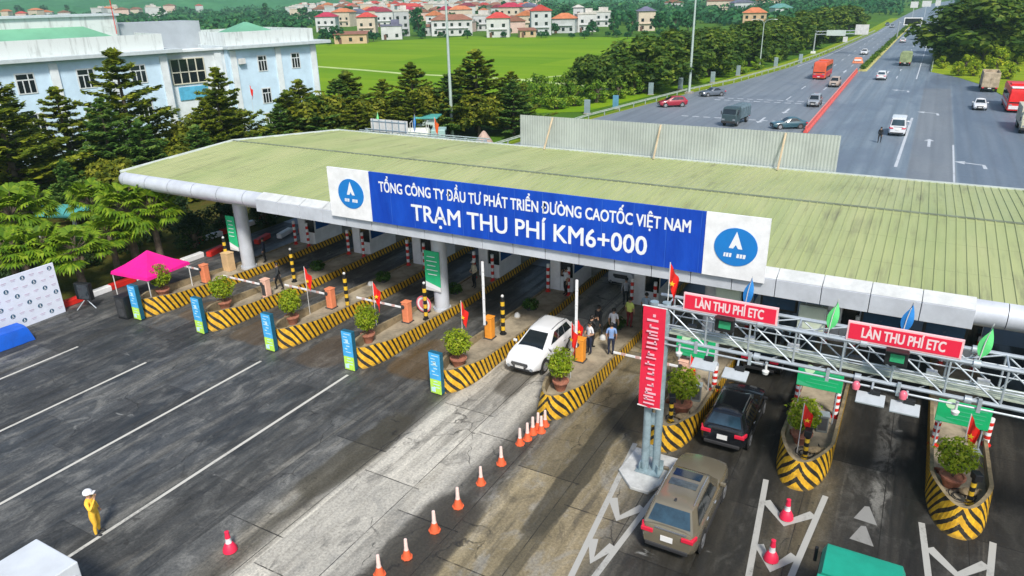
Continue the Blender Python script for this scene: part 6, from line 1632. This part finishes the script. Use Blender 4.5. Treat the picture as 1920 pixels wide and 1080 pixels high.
# palms
def make_palm(label, seed, h=3.4):
    rnd = random.Random(seed); root = thing('fan_palm', label, 'palm tree', (0, 0, 0), 0, 'fan palms by the garden edge'); tr = MB(); lf = MB()
    tr.tube([(0, 0, 0), (.04, 0, h*.5), (0, .05, h)], [.24, .19, .17], 9)
    for k in range(46):
        a = k*2.4+rnd.gauss(0, .2); e = rnd.uniform(-.45, 1.25); L = rnd.uniform(.95, 1.35)
        d = Vector((math.cos(a)*math.cos(e), math.sin(a)*math.cos(e), math.sin(e))); b = Vector((0, .05, h)); c = b+d*L
        tr.tube([b, c], [.025, .014], 4)
        side = d.cross(Vector((0, 0, 1))).normalized(); upv = side.cross(d)
        n = 15
        for i in range(n):
            q = (i/(n-1)-.5)*3.4; dd = (d*math.cos(q)+side*math.sin(q)); ll = rnd.uniform(.62, .95)*(.65+.35*math.cos(q*.5)); tip = c+dd*ll+Vector((0, 0, -.30*ll*ll-.12)); w_ = .095; sd = dd.cross(upv).normalized()*w_
            mid = c+dd*ll*.55+Vector((0, 0, -.02)); lf.add([c, mid+sd, tip, mid-sd], [(0, 1, 2, 3)])
    tr.build('trunk', M_BARK, root, smooth=True); lf.build('frond', M_PALM, root); return root
pm = make_palm('fan palm nearest the leftmost canopy column side, tallest of the garden palms', 41)
PL = [((235, 395), 4.2, 1.25), ((140, 470), 3.0, 1.1, 'fan palm right behind the corner of the printed backdrop'), ((75, 465), 3.2, 1.15, 'fan palm above the printed backdrop, second from its corner'), ((20, 475), 3.2, 1.15, 'fan palm above the printed backdrop at the left edge'), ((285, 400), 3.9, 1.1, 'fan palm behind the pink tent peak'), ((205, 440), 3.0, 1.0, 'low fan palm left of the pink tent'), ((20, 405), 4.2, 1.2, 'fan palm at the left edge under the broad tiered tree'), ((170, 385), 3.8, 1.0, 'fan palm beside the teal shelter roof'), ((55, 395), 4.0, 1.0, 'fan palm behind the white shelter post')]
for e in PL:
    x, y = G(*e[0], e[1]); s_ = e[1]/3.4
    if len(e) == 3: pm.location = (x, y, 0); pm.scale = (e[2], e[2], s_)
    else: dup(pm, e[3], (x, y, 0), random.uniform(0, 6), scale=(e[2], e[2], s_))
db = make_round_tree('round clipped dark bush behind the pink tent and the kerb', 45, 2.6, 1.9, leafmat('dark_leaf', (.012, .035, .008), (.025, .06, .012), (.05, .09, .02), .8), 90, 26, .12, 'clipped_bush', -.05); db.location = (*G(365, 462), 0)
for p, s_, lab in (((160, 500), .7, 'added dark shade bush between the backdrop and the pink tent'), ((30, 520), .9, 'added dark shade bush behind the printed backdrop'), ((100, 500), .8, 'added dark shade bush behind the top corner of the backdrop'), ((330, 420), 1.0, 'added dark shade bush below the rounded canopy end'), ((290, 450), .8, 'added dark shade bush under the palm behind the pink tent'), ((240, 470), .8, 'added dark shade bush left of the pink tent peak'), ((420, 430), .9, 'added dark shade bush behind the leftmost canopy column'), ((500, 420), .9, 'added dark shade bush behind the second kerb row')):  # bushes added as dark fill for the shade under the trees
    x, y = G(*p); x = min(x, -45.5); dup(db, lab, (x, y, 0), random.uniform(0, 6), scale=s_)
sx, sy = G(95, 455)
she = thing('shelter', 'teal roofed shelter with a white post among the palms', 'shelter', (sx, sy, 0), .3)
MB().box((1.6, 0, 2.6), (4.2, 2.4, .16), 0, 0, .08).build('roof', mat('teal_roof', (.08, .36, .33), .5, var=.2), she, bevel=.03); MB().box((-.3, -.6, 1.7), (.55, .4, 3.4)).build('post', M_OFFW, she, bevel=.03); MB().box((3.2, -.6, 1.3), (.2, .2, 2.6)).build('post', M_OFFW, she)
gs = thing('garden_shed', 'small teal roofed kiosk beside the light mast beyond the canopy', 'kiosk', (-53.5, 74.5, 0), .4)
MB().box((0, 0, 1.6), (2.2, 2.2, 3.2)).build('wall', mat('kiosk_wall', (.5, .62, .60), .7, var=.15), gs); MB().box((0, 0, 3.3), (3.2, 3.0, .18)).build('roof', mat('teal_roof', (.08, .36, .33)), gs, bevel=.03); MB().box((.4, -1.11, 1.8), (1.0, .04, 1.0)).build('window', M_GLASS, gs)
ty_ = thing('rubble_heap', 'pale pinkish conical heap beside the ridge board end', 'heap', (-42.6, 70.0, 0))
mb = MB(); mb.lathe([(2.0, 0), (1.5, .8), (.9, 1.9), (.2, 2.9), (.02, 3.0)], n=14); mb.v = [(x*random.uniform(.93, 1.07), y*random.uniform(.93, 1.07), z) for x, y, z in mb.v]; mb.build('heap', mat('heap_earth', (.42, .30, .24), .9, var=.3, scale=2), ty_, smooth=True); MB().box((1.2, .4, .25), (.5, .4, .5)).build('brick_pile', M_POT, ty_)
# ------------------------------------------------------------------ poles, gantries, rails
def mast(label, x, y, h, r0, name='light_mast', top='ring'):
    r = thing(name, label, 'lamp post', (x, y, 0), 0)
    m_ = mat('mast_grey', (.45, .54, .50), .5, .3, var=.1)
    MB().lathe([(r0, 0), (r0*.45, h)], n=10).build('pole', m_, r, smooth=True); MB().box((0, 0, .15), (r0*5, r0*5, .3)).build('foundation', M_CONC, r)
    if top == 'ring':
        MB().lathe([(.9, h-.5), (1.0, h-.45), (1.0, h-.35), (.9, h-.3)], n=16).build('ring', m_, r)
        for k in range(6): MB().box((1.05*math.cos(k*PI/3), 1.05*math.sin(k*PI/3), h-.55), (.35, .3, .3), k*PI/3).build('floodlight', M_DGREY, r)
    else:
        for s in (1, -1):
            MB().tube([(0, 0, h-.2), (s*.5, 0, h+.5), (s*1.6, 0, h+.75), (s*2.4, 0, h+.7)], .06, 6).build('arm', m_, r); MB().box((s*2.5, 0, h+.68), (.7, .26, .14)).build('lamp', M_OFFW, r, bevel=.04)
    return r
mast('tall grey light mast behind the canopy near the tanker', -52.8, 78.9, 20, .24); mast('tall grey light mast at the guard rail of the rear plaza', -37.3, 133.1, 22, .26); mast('curved twin arm street lamp among the roadside trees', -34.6, 181, 10.2, .16, 'street_lamp', 'arm')
lg_ = thing('sign_gantry', 'grey roadside cantilever gantry with small plates and one big white square sign', 'gantry', (-29.9, 232, 0))
MB().lathe([(.22, 0), (.18, 6.2)], n=10).build('post', M_GALV, lg_, smooth=True); mb = MB(); mb.tube([(0, 0, 5.9), (12.5, 0, 6.3)], .12, 8); mb.tube([(0, 0, 5.1), (12.5, 0, 5.5)], .12, 8)
for k in range(9): mb.tube([(k*1.4, 0, 5.1), (k*1.4+.7, 0, 6.1)], .05, 5)
mb.build('arm', M_GALV, lg_, smooth=True); MB().box((5.4, -.2, 5.6), (5.0, .1, 1.5)).build('sign_plate', mat('sign_pale', (.50, .58, .55), .6), lg_); MB().box((11.9, -.2, 6.5), (3.4, .1, 2.6)).build('white_sign', M_OFFW, lg_); MB().box((8.0, -.2, 3.9), (1.2, .1, 1.4)).build('small_sign', M_OFFW, lg_); MB().box((0, 0, .3), (1.2, 1.2, .6)).build('foundation', M_WHITE, lg_)
vm = thing('message_sign', 'dark electronic message sign in a white frame spanning the median far up the road', 'sign', (-7.6, 300, 0))
MB().box((0, 0, 6.15), (5.6, .5, 2.5)).build('frame', M_WHITE, vm); MB().box((0, -.27, 6.15), (5.0, .06, 1.9)).build('screen', mat('screen_dark', (.008, .012, .014), .4, var=.1), vm)
for x in (-4.2, 9.0): MB().tube([(x, .2, 0), (x, .2, 6.4)], .2, 8).build('post', M_GALV, vm)
MB().tube([(-4.2, .5, 5.6), (9, .5, 5.6)], .14, 8).build('beam', M_GALV, vm)
rg = thing('sign_gantry', 'thin cantilever arm with a white lamp box at the right bank', 'gantry', (5.2, 294, 0)); MB().lathe([(.16, 0), (.12, 5.6)], n=8).build('post', M_GALV, rg); MB().tube([(0, 0, 5.5), (-4.4, 0, 6)], .08, 6).build('arm', M_GALV, rg); MB().box((0, -.3, 1.6), (.9, .5, 1.6)).build('lamp_box', M_WHITE, rg)
for k, (px, py, wd) in enumerate(((1682, 26, 4), (1713, 18, 5), (1725, 26, 3))):
    x, y = -14+k*6, 520+k*25; r = thing('road_sign', ('far white road sign left of the dark message sign', 'far pale road sign above the dark message sign', 'far small road sign right of the dark message sign')[k], 'sign', (x, y, 0)); MB().box((0, 0, 7.5), (wd, .1, 3.4)).build('panel', M_OFFW, r); MB().box((0, .2, 3.5), (.4, .3, 7)).build('post', M_GALV, r)
def rail(label, pts, group=None):
    r = thing('guard_rail', label, 'guard rail', (0, 0, 0), 0); mb = MB()
    mb.tube([(x, y, .62) for x, y in pts], .09, 6); mb.tube([(x, y, .80) for x, y in pts], .05, 6); mb.build('beam', mat('rail_steel', (.42, .48, .40), .5, .2, var=.2), r, smooth=True)
    p = MB()
    for (x0, y0), (x1, y1) in zip(pts, pts[1:]):
        n = max(1, int(math.dist((x0, y0), (x1, y1))/4))
        for k in range(n): p.box((lerp(x0, x1, k/n), lerp(y0, y1, k/n), .36), (.12, .12, .72))
    o = p.build('posts', M_GALV, r); o['kind'] = 'stuff'; return r
rail('steel guard rail curving along the left edge of the rear plaza and the expressway', [(-44.3, 64), (-42.3, 99), (-40.5, 113), (-37.7, 133), (-33.7, 152), (-29.6, 186), (-27.0, 223), (-24.8, 282), (-22.5, 354)])
rail('dark guard rail on the right edge of the expressway below the bank', [(.5, 187), (.6, 230), (.5, 357), (.9, 435)])
for k, (px, py, lab) in enumerate(((1112, 214, 'grey utility box by the guard rail above the ridge board'), (1165, 205, 'blue utility box by the guard rail, left of the dark red car'), (1230, 178, 'grey utility box by the guard rail behind the dark red car'), (1285, 168, 'grey utility box at the foot of the second light mast'), (1345, 155, 'grey utility box above the dark grey car'), (1392, 142, 'pale utility box by the guard rail under the roadside trees'), (1462, 125, 'blue grey utility box near the end of the plaza guard rail'), (1508, 118, 'green utility box by the guard rail behind the coach'))):
    x, y = G(px, py); r = thing('utility_box', lab, 'utility box', (x-1.0, y, 0), .3, 'utility boxes along the guard rail'); MB().box((0, 0, 1.1), (.9, .5, 2.0)).build('cabinet', mat('box_blue' if k == 1 else 'box_grey', (.08, .24, .36) if k == 1 else (.20, .27, .30), .6, var=.15), r, bevel=.04); MB().box((0, 0, .06), (1.1, .7, .12)).build('base', M_CONC, r)
# red barrier line and median
bb = thing('road_barrier', 'red plastic barrier block in the long median line, end nearest the canopy', 'barrier', (-12.5, 100.5, 0), 0, 'red barrier blocks of the median line')
mb = MB(); mb.loft([[(-.28, y, 0), (.28, y, 0), (.26, y, .22), (.11, y, .45), (.09, y, .85), (-.09, y, .85), (-.11, y, .45), (-.26, y, .22)] for y in (-.98, .98)]); mb.build('shell', mat('barrier_red', (.66, .10, .08), .5, var=.2), bb, bevel=.02); MB().box((0, 0, .87), (.14, 1.7, .05)).build('top_rib', mat('barrier_pink', (.72, .26, .22), .5, var=.1), bb)
for k in range(1, 40): dup(bb, 'red plastic barrier block within the long median line', (-12.5-1.35*k/40, 100.5+k*2.03, 0), .017, 'red barrier blocks of the median line, alike')
ob2 = thing('road_barrier', 'bright orange barrier heap at the nose of the green median', 'barrier', (-15.6, 203, 0)); MB().box((0, 0, .7), (2.6, 1.0, 1.4), 0, 0, 0, .6).build('shell', M_CORAL, ob2, bevel=.1); MB().box((0, -.52, .8), (1.6, .05, .4)).build('band', M_WHITE, ob2)
mb = MB(); 
for i in range(40):
    y0, y1 = 183+i*6, 189+i*6; x = -12.9+.9*i/40; mb.add([(x-.9, y0, 0), (x+.9, y0, 0), (x+.9, y1, 0), (x-.9, y1, 0), (x-.7, y0, .3), (x+.7, y0, .3), (x+.7, y1, .3), (x-.7, y1, .3)], [(4, 5, 6, 7), (0, 1, 5, 4), (1, 2, 6, 5), (2, 3, 7, 6), (3, 0, 4, 7)])
setting('median', mb, mat('median_kerb', (.45, .42, .15), .9, var=.3))
mb = MB()
for i in range(2600):
    y = 184+random.random()**1.3*236; x = -12.9+.9*(y-183)/240+random.gauss(0, .28); leaf_quads(mb, (x, y, .55+random.random()*.45), (.3, .5, .3), 3, .2+.0006*(y-180), .6, 0)
h_ = mb.build('median_hedge', leafmat('hedge_leaf', (.03, .09, .006), (.08, .17, .01), (.16, .24, .02), .3)); tag(h_, 'low green hedge growing along the expressway median', 'hedge', None, 'stuff')
# ------------------------------------------------------------------ village
WALLS = {'cream': (.54, .46, .36), 'white': (.52, .53, .53), 'grey': (.40, .42, .43), 'pale': (.47, .50, .50), 'tan': (.50, .36, .22), 'pink': (.60, .44, .38)}
ROOFS = {'red': (.48, .05, .04), 'crimson': (.40, .02, .06), 'orange': (.52, .17, .07), 'maroon': (.22, .03, .05), 'brown': (.26, .11, .07), 'slate': (.13, .13, .20), 'flat': (.50, .48, .44), 'teal': (.12, .32, .30)}
def house(label, px, py, w_, h, d, wc, rc, rz=None, style='gable', win=True, group=None, pos=None, group_nm=None):
    x, y = pos or G(px, py)
    r = thing('house', label, 'house', (x, y, -.05), rz if rz is not None else R(27)+random.uniform(-.25, .25), group)
    wm = mat('wall_'+wc, WALLS[wc], .85, var=.14, scale=.3); rm = mat('roof_'+rc, ROOFS[rc], .8, var=.22, scale=.5)
    MB().box((0, d/2, h/2), (w_, d, h)).build('wall', wm, r)
    b = MB()
    if style == 'gable':
        e = .5; t = min(2.6, w_*.28)
        b.loft([[(-w_/2-e, y_, h-.1), (w_/2+e, y_, h-.1), (w_/2+e, y_, h+.12), (0, y_, h+t), (-w_/2-e, y_, h+.12)] for y_ in (-e, d+e)])
    elif style == 'hip':
        e = .6; t = min(2.4, w_*.25); q = min(w_, d)*.42
        b.add([(-w_/2-e, -e, h), (w_/2+e, -e, h), (w_/2+e, d+e, h), (-w_/2-e, d+e, h), (-w_/2+q, d/2, h+t), (w_/2-q, d/2, h+t)], [(0, 1, 5, 4), (1, 2, 5), (2, 3, 4, 5), (3, 0, 4), (3, 2, 1, 0)])
    elif style == 'shed': b.loft([[(-w_/2-.4, -.5, h), (w_/2+.4, -.5, h), (w_/2+.4, -.5, h+.15), (-w_/2-.4, -.5, h+.15)], [(-w_/2-.4, d+.4, h+.9), (w_/2+.4, d+.4, h+.9), (w_/2+.4, d+.4, h+1.05), (-w_/2-.4, d+.4, h+1.05)]])
    else:
        b.box((0, d/2, h+.12), (w_+.5, d+.5, .24)); b.box((0, -.1, h+.55), (w_+.3, .15, .65))
        b.box((w_*.18, d*.6, h+1.4), (w_*.4, d*.4, 2.4))
    b.build('roof', rm, r)
    if win:
        n = max(1, int(w_/3.4)); fl_ = max(1, int(h/3.3))
        for f_ in range(fl_):
            for k in range(n):
                MB().box((-w_/2+w_*(k+.5)/n, -.04, .9+3.3*f_+.8), (1.3, .12, 1.4)).build('window', M_GLASS, r)
        if h > 5.5: MB().box((0, -.35, 3.35), (w_*.8, .8, .14)).build('balcony', wm, r)
        MB().box((-w_*.32, -.05, 1.05), (1.1, .14, 2.1)).build('door', mat('door_brown', (.12, .06, .04), .6), r)
NEAR = [('cream house with a bright red hip roof at the left end of the field', 688, 66, 9, 8.5, 9, 'cream', 'red', 'hip'), ('long low tan shed at the near left corner of the field', 658, 82, 13, 3.6, 7, 'tan', 'brown', 'shed'), ('white and blue-tinted house beside the tall grey house', 735, 74, 9, 5.5, 9, 'white', 'slate', 'flat'),
 ('tall narrow grey house at the field edge', 755, 68, 7, 11, 9, 'grey', 'flat', 'flat'), ('wide white walled house with brown roof behind the light mast', 848, 67, 19, 7.0, 10, 'white', 'brown', 'hip'), ('low white shed left of the wide white house', 808, 67, 9, 4.0, 7, 'pale', 'brown', 'shed'), ('white house with a row of three dark windows', 895, 58, 14, 7.5, 9, 'white', 'flat', 'flat'),
 ('white cube house with a vivid red roof right at the field edge', 934, 70, 10, 8.0, 9, 'white', 'red', 'hip'), ('low pinkish house right of the vivid red roof', 966, 62, 10, 5.5, 8, 'pink', 'brown', 'gable'), ('tall pale grey house with dark red roof at the field edge', 1015, 66, 9, 10.5, 10, 'pale', 'red', 'gable'), ('small tan wall hut at the foot of the tall pale house', 990, 70, 7, 2.8, 5, 'tan', 'brown', 'shed'),
 ('pale house with an orange tiled roof right of the tall pale house', 1056, 62, 11, 6.5, 9, 'pale', 'orange', 'hip'), ('slim white tower house with pointed roof', 1084, 58, 5, 11, 6, 'white', 'pink' if False else 'flat', 'hip'), ('white villa half hidden by trees right of the white tower', 1122, 50, 13, 7.5, 9, 'white', 'flat', 'flat'), ('cream tower house with a dark blue roof among trees', 1212, 58, 8, 9, 8, 'cream', 'slate', 'hip'),
 ('white house with crimson roof left of the field corner trees', 612, 60, 11, 8, 10, 'white', 'crimson', 'hip'), ('house with orange-red roof between the two crimson ones', 640, 50, 13, 9, 10, 'cream', 'orange', 'hip'), ('house with dark slate roof above the bright red hip roof', 668, 48, 11, 8, 10, 'pale', 'slate', 'gable'), ('house with crimson gable above the slate roof', 700, 45, 12, 9, 10, 'cream', 'crimson', 'gable'), ('house with maroon roof left of the tall grey house', 722, 50, 11, 9, 9, 'white', 'maroon', 'hip'), ('house with salmon orange roof behind the wide white house', 865, 45, 15, 9, 10, 'cream', 'orange', 'hip'),
 ('pink house with pale flat roof left of the three window house', 872, 60, 8, 5, 8, 'pink', 'flat', 'flat'), ('white stepped house right of the slim tower', 1100, 60, 9, 8, 8, 'white', 'flat', 'flat'), ('house with crimson mansard above the vivid red roof', 955, 52, 12, 11, 9, 'cream', 'crimson', 'hip'), ('white low house beside the wide white house', 815, 52, 10, 7, 9, 'white', 'orange', 'gable'), ('cream house at the tree line right of the vivid red roof', 985, 55, 10, 7, 9, 'cream', 'orange', 'gable'),
 ('orange roofed house among roadside trees left of the curved lamp', 1413, 52, 11, 7, 9, 'tan', 'orange', 'hip'), ('lime green roofed shed among the roadside trees', 1468, 32, 12, 6, 9, 'pale', 'teal', 'gable'), ('white house far left of the second light mast', 1262, 26, 16, 9, 12, 'white', 'brown', 'gable'), ('cream and brown village row right of the second light mast', 1350, 22, 24, 9, 12, 'cream', 'brown', 'gable'), ('cream house above the orange roofed house', 1445, 20, 18, 9, 12, 'cream', 'orange', 'gable'), ('pale long house between the trees on the far right of the village', 1395, 24, 18, 8, 10, 'pale', 'slate', 'gable')]
random.seed(5)
for l_, px, py, w_, h, d, wc, rc, st in NEAR: house(l_, px, py, w_, h, d, wc, rc, None, st)
# farther rows: houses the picture does not tell apart share a label by roof and wall colour
random.seed(9)
cnt = 0; spots = []
for row, (py, step, x0, x1) in enumerate(((40, 21, 560, 1010), (31, 20, 545, 1000), (24, 20, 0, 1010), (18, 18, 120, 1000), (13.5, 17, 140, 1000), (36, 26, -20, 130), (11, 13, 140, 1010), (15.5, 15, -20, 330), (20, 16, -20, 330), (27, 22, 555, 1000), (33, 24, 180, 320))):
    px = x0
    while px < x1:
        q = px+random.uniform(-5, 5)
        if not (330 < q < 540 and py < 30 and random.random() < .8): spots.append((q, py+random.uniform(-2, 2)))
        px += step*random.uniform(.8, 1.3)
for q, py in spots:
    x, y = G(q, py); d = math.hypot(x, y); 
    wc = random.choice(('cream', 'white', 'white', 'cream', 'pale', 'pink')); rc = random.choice(('red', 'crimson', 'orange', 'red', 'flat', 'maroon', 'brown', 'slate')) if d < 620 else random.choice(('orange', 'red', 'flat', 'flat', 'flat', 'brown'))
    st = 'flat' if rc == 'flat' else random.choice(('hip', 'gable')); k = d/420 if d > 420 else 1
    house(f'distant {wc} village house with {rc if rc != "flat" else "pale flat"} roof beyond the rice field', 0, 0, random.uniform(7, 13)*k**.3, random.uniform(5.5, 10.5)*k**.2, 10, wc, rc, R(35)+random.uniform(-.5, .5), st, d < 520, f'{wc} {rc} roofed houses in the far village', (x, y))
# trees in the village, one prototype each of two crowns
ft = [make_round_tree('dark round tree at the left corner of the field beside the tan shed', 51, 9, 4.6, M_FARL, 26, 22, .75, 'village_tree', .1), make_round_tree('tall dark tree between the tall grey house and the white shed', 52, 12, 4.4, M_FARL, 26, 24, .75, 'village_tree', .05)]
VT = [(0, 632, 82, 46, None), (1, 785, 68, 8, None), (0, 700, 78, 60, 'olive bush at the field edge below the tall grey house'), (1, 660, 40, 8, 'round tree rising above the crimson roofs'), (0, 952, 66, 50, 'dark bush between the red cube house and the tan wall'), (1, 945, 35, -2, 'big dark tree above the vivid red roof'), (0, 1040, 64, 42, 'small dark tree right of the tall pale house'), (0, 1110, 66, 38, 'green tree left of the cream tower house'), (1, 1150, 60, 20, 'dark tree just left of the cream tower house'), (1, 1185, 64, 18, 'tree touching the cream tower house'), (0, 1235, 62, 22, 'tree right of the cream tower house'), (1, 1265, 66, 14, 'tree at the far right end of the field'), (0, 1300, 45, 12, 'tree behind the second light mast'),
      (1, 500, 38, 2, 'dark tree above the right wing of the office block'), (0, 40, 34, 8, 'dark broad tree above the left office roof'), (0, 85, 34, 8, 'dark tree above the middle of the left office roof'), (1, 130, 34, 6, 'green tree above the penthouse of the office block'), (0, 610, 80, 52, 'green tree behind the right end of the office block'), (0, 1290, 60, 25, 'tree between the second light mast and the field'), (1, 1340, 40, 14, 'tree right of the second light mast, behind the roadside row'), (0, 1420, 35, 12, 'dark tree above the orange roofed house'), (1, 1500, 30, 4, 'tree beyond the roadside row near the lime roof'), (0, 1060, 40, 8, 'teal tree above the orange tiled house'), (1, 740, 22, 0, 'slim tree in the middle of the village'), (0, 590, 40, 18, 'dark tree left of the crimson roofs')]
for k, px, py, pt, lab in VT:
    x, y = G(px, py); h = top_height(x, y, pt); h0 = (9, 12)[k]; s_ = h/h0; sq = max(.7, min(1.5, (8/h)**.3))
    if lab is None: ft[k].location = (x, y, 0); ft[k].scale = (s_*sq, s_*sq, s_)
    else: dup(ft[k], lab, (x, y, 0), random.uniform(0, 6), scale=(s_*sq, s_*sq, s_))
random.seed(21)
for k in range(75):
    q = random.uniform(548, 1010) if k < 52 else random.uniform(-10, 340); py = random.choice((56, 48, 43, 36, 31, 26, 21, 17))+random.uniform(-3, 3)
    if q < 400: py = random.uniform(15, 40)
    if py > 50 and q < 720: py -= 12
    x, y = G(q, py); d = math.hypot(x, y); s_ = random.uniform(.55, 1.0)*(1 if d < 600 else 1.15)
    dup(ft[k % 2], 'dark green tree growing between the roofs of the far village', (x, y, 0), random.uniform(0, 6), 'trees between the far village roofs', scale=(s_*1.1, s_*1.1, s_))
for k in range(34):
    q = random.uniform(600, 1240); py = 70+random.uniform(-3, 3)+(max(0, 730-q)*.11); x, y = G(q, py); s_ = random.uniform(.18, .42)
    dup(ft[0], 'low dark bush along the far edge of the rice field', (x, y, 0), random.uniform(0, 6), 'bushes along the far field edge', scale=(s_*1.4, s_*1.4, s_))
# far woods and hills
def blob_wood(name, label, spots, q, mtl):
    mb = MB()
    for x, y, z, r_, h in spots:
        for _ in range(40):
            d = Vector((random.gauss(0, 1), random.gauss(0, 1), random.gauss(.5, .8))).normalized(); p = Vector((x+d.x*r_, y+d.y*r_, z+h*.5+d.z*h*.5))
            nr = (d+Vector((random.gauss(0, .4), random.gauss(0, .4), .5))).normalized(); ua = nr.orthogonal().normalized(); ua = Matrix.Rotation(random.uniform(0, 6.3), 3, nr) @ ua; va = nr.cross(ua); s_ = q*random.uniform(.6, 1.4)
            mb.add([p-ua*s_, p-va*s_*.6, p+ua*s_, p+va*s_*.6], [(0, 1, 2, 3)])
    o = mb.build(name, mtl); return tag(o, label, 'woods', None, 'stuff')
sp = []
for _ in range(520):
    px = random.uniform(-60, 1990); py = random.uniform(14, 30) if random.random() < .5 else random.uniform(13, 19)
    x, y = G(px, py+ .0)
    if -26 < x < 14 and y < 900: continue
    if 140 < px < 320 or (560 < px < 1010 and random.random() < .55): continue
    if y < 330: continue
    sp.append((x, y, -1, random.uniform(6, 11), random.uniform(6, 13)))
for _ in range(260):
    px = random.uniform(960, 1680); py = random.uniform(18, 48); x, y = G(px, py)
    if x > -48 or y < 310: continue
    sp.append((x, y, -1, random.uniform(5, 8), random.uniform(5, 9)))
for _ in range(170):
    px = random.uniform(-40, 560); py = random.uniform(17, 44); x, y = G(px, py)
    if 150 < px < 320 and random.random() < .55: continue
    sp.append((x, y, -1, random.uniform(5, 8), random.uniform(5, 9)))
for _ in range(60):
    px = random.uniform(560, 1000); py = random.uniform(14, 50); x, y = G(px, py)
    sp.append((x, y, -1, random.uniform(3, 5), random.uniform(4, 7)))
for _ in range(60):
    px = random.uniform(1770, 1990); py = random.uniform(15, 60); x, y = G(px, py)
    if x < 10: continue
    sp.append((x, y, -1, random.uniform(5, 8), random.uniform(7, 12)))
for _ in range(330):
    px = random.uniform(-60, 575); py = random.uniform(15, 62); x, y = G(px, py)
    if 140 < px < 330 and py < 28 and random.random() < .6: continue
    if x > -235 and y < 300: continue
    sp.append((x, y, -1, random.uniform(4, 7), random.uniform(4, 8)))
blob_wood('far_wood', 'far woodland closing the view behind village and road', sp, 1.7, M_FARL)
# wooded hills on the horizon
def hill_line(name, dist, amp, seed, base):
    rnd = random.Random(seed); mb = MB(); n = 160; ph = [rnd.uniform(0, 6.3) for _ in range(6)]
    rows = []
    for j in range(9):
        row = []
        for i in range(n+1):
            a = R(-95)+R(150)*i/n; dd = dist+j*55
            hh = amp*(.55+.25*math.sin(a*7+ph[0])+.2*math.sin(a*17+ph[1])+.10*math.sin(a*43+ph[2]))*math.sin(PI*min(1, j/6)*.5)+rnd.gauss(0, 2.2)*(j > 0)+base
            row.append((math.sin(a)*dd, math.cos(a)*dd, max(-1, hh) if j else -2))
        rows.append(row)
    mb.loft(rows, cap=False, closed=False)
    return setting(name, mb, grass_material(name+'_woods', (.012, .085, .030), (.03, .15, .05), (.07, .23, .08), .02))
hill_line('hills', 1500, 42, 3, 4); hill_line('far_hills', 2500, 85, 5, 10)
# ------------------------------------------------------------------ air
HAZE = True
if HAZE:
    mb = MB(); mb.box((-700, 1480, 88), (5400, 3600, 180))
    t = bpy.data.materials.new('haze_air'); t.use_nodes = True; nt2 = t.node_tree
    nt2.nodes.remove(nt2.nodes['Principled BSDF']); pv = nt2.nodes.new('ShaderNodeVolumePrincipled')
    pv.inputs['Color'].default_value = (.62, .95, .90, 1); pv.inputs['Density'].default_value = .00022; pv.inputs['Anisotropy'].default_value = .2
    nt2.links.new(pv.outputs[0], nt2.nodes['Material Output'].inputs['Volume'])
    hz_ = mb.build('haze', t); hz_['kind'] = 'stuff'; hz_['label'] = 'pale haze hanging over the far village and hills'; hz_['category'] = 'haze'
    SC.cycles.volume_bounces = 0
    SC.cycles.volume_step_rate = 4
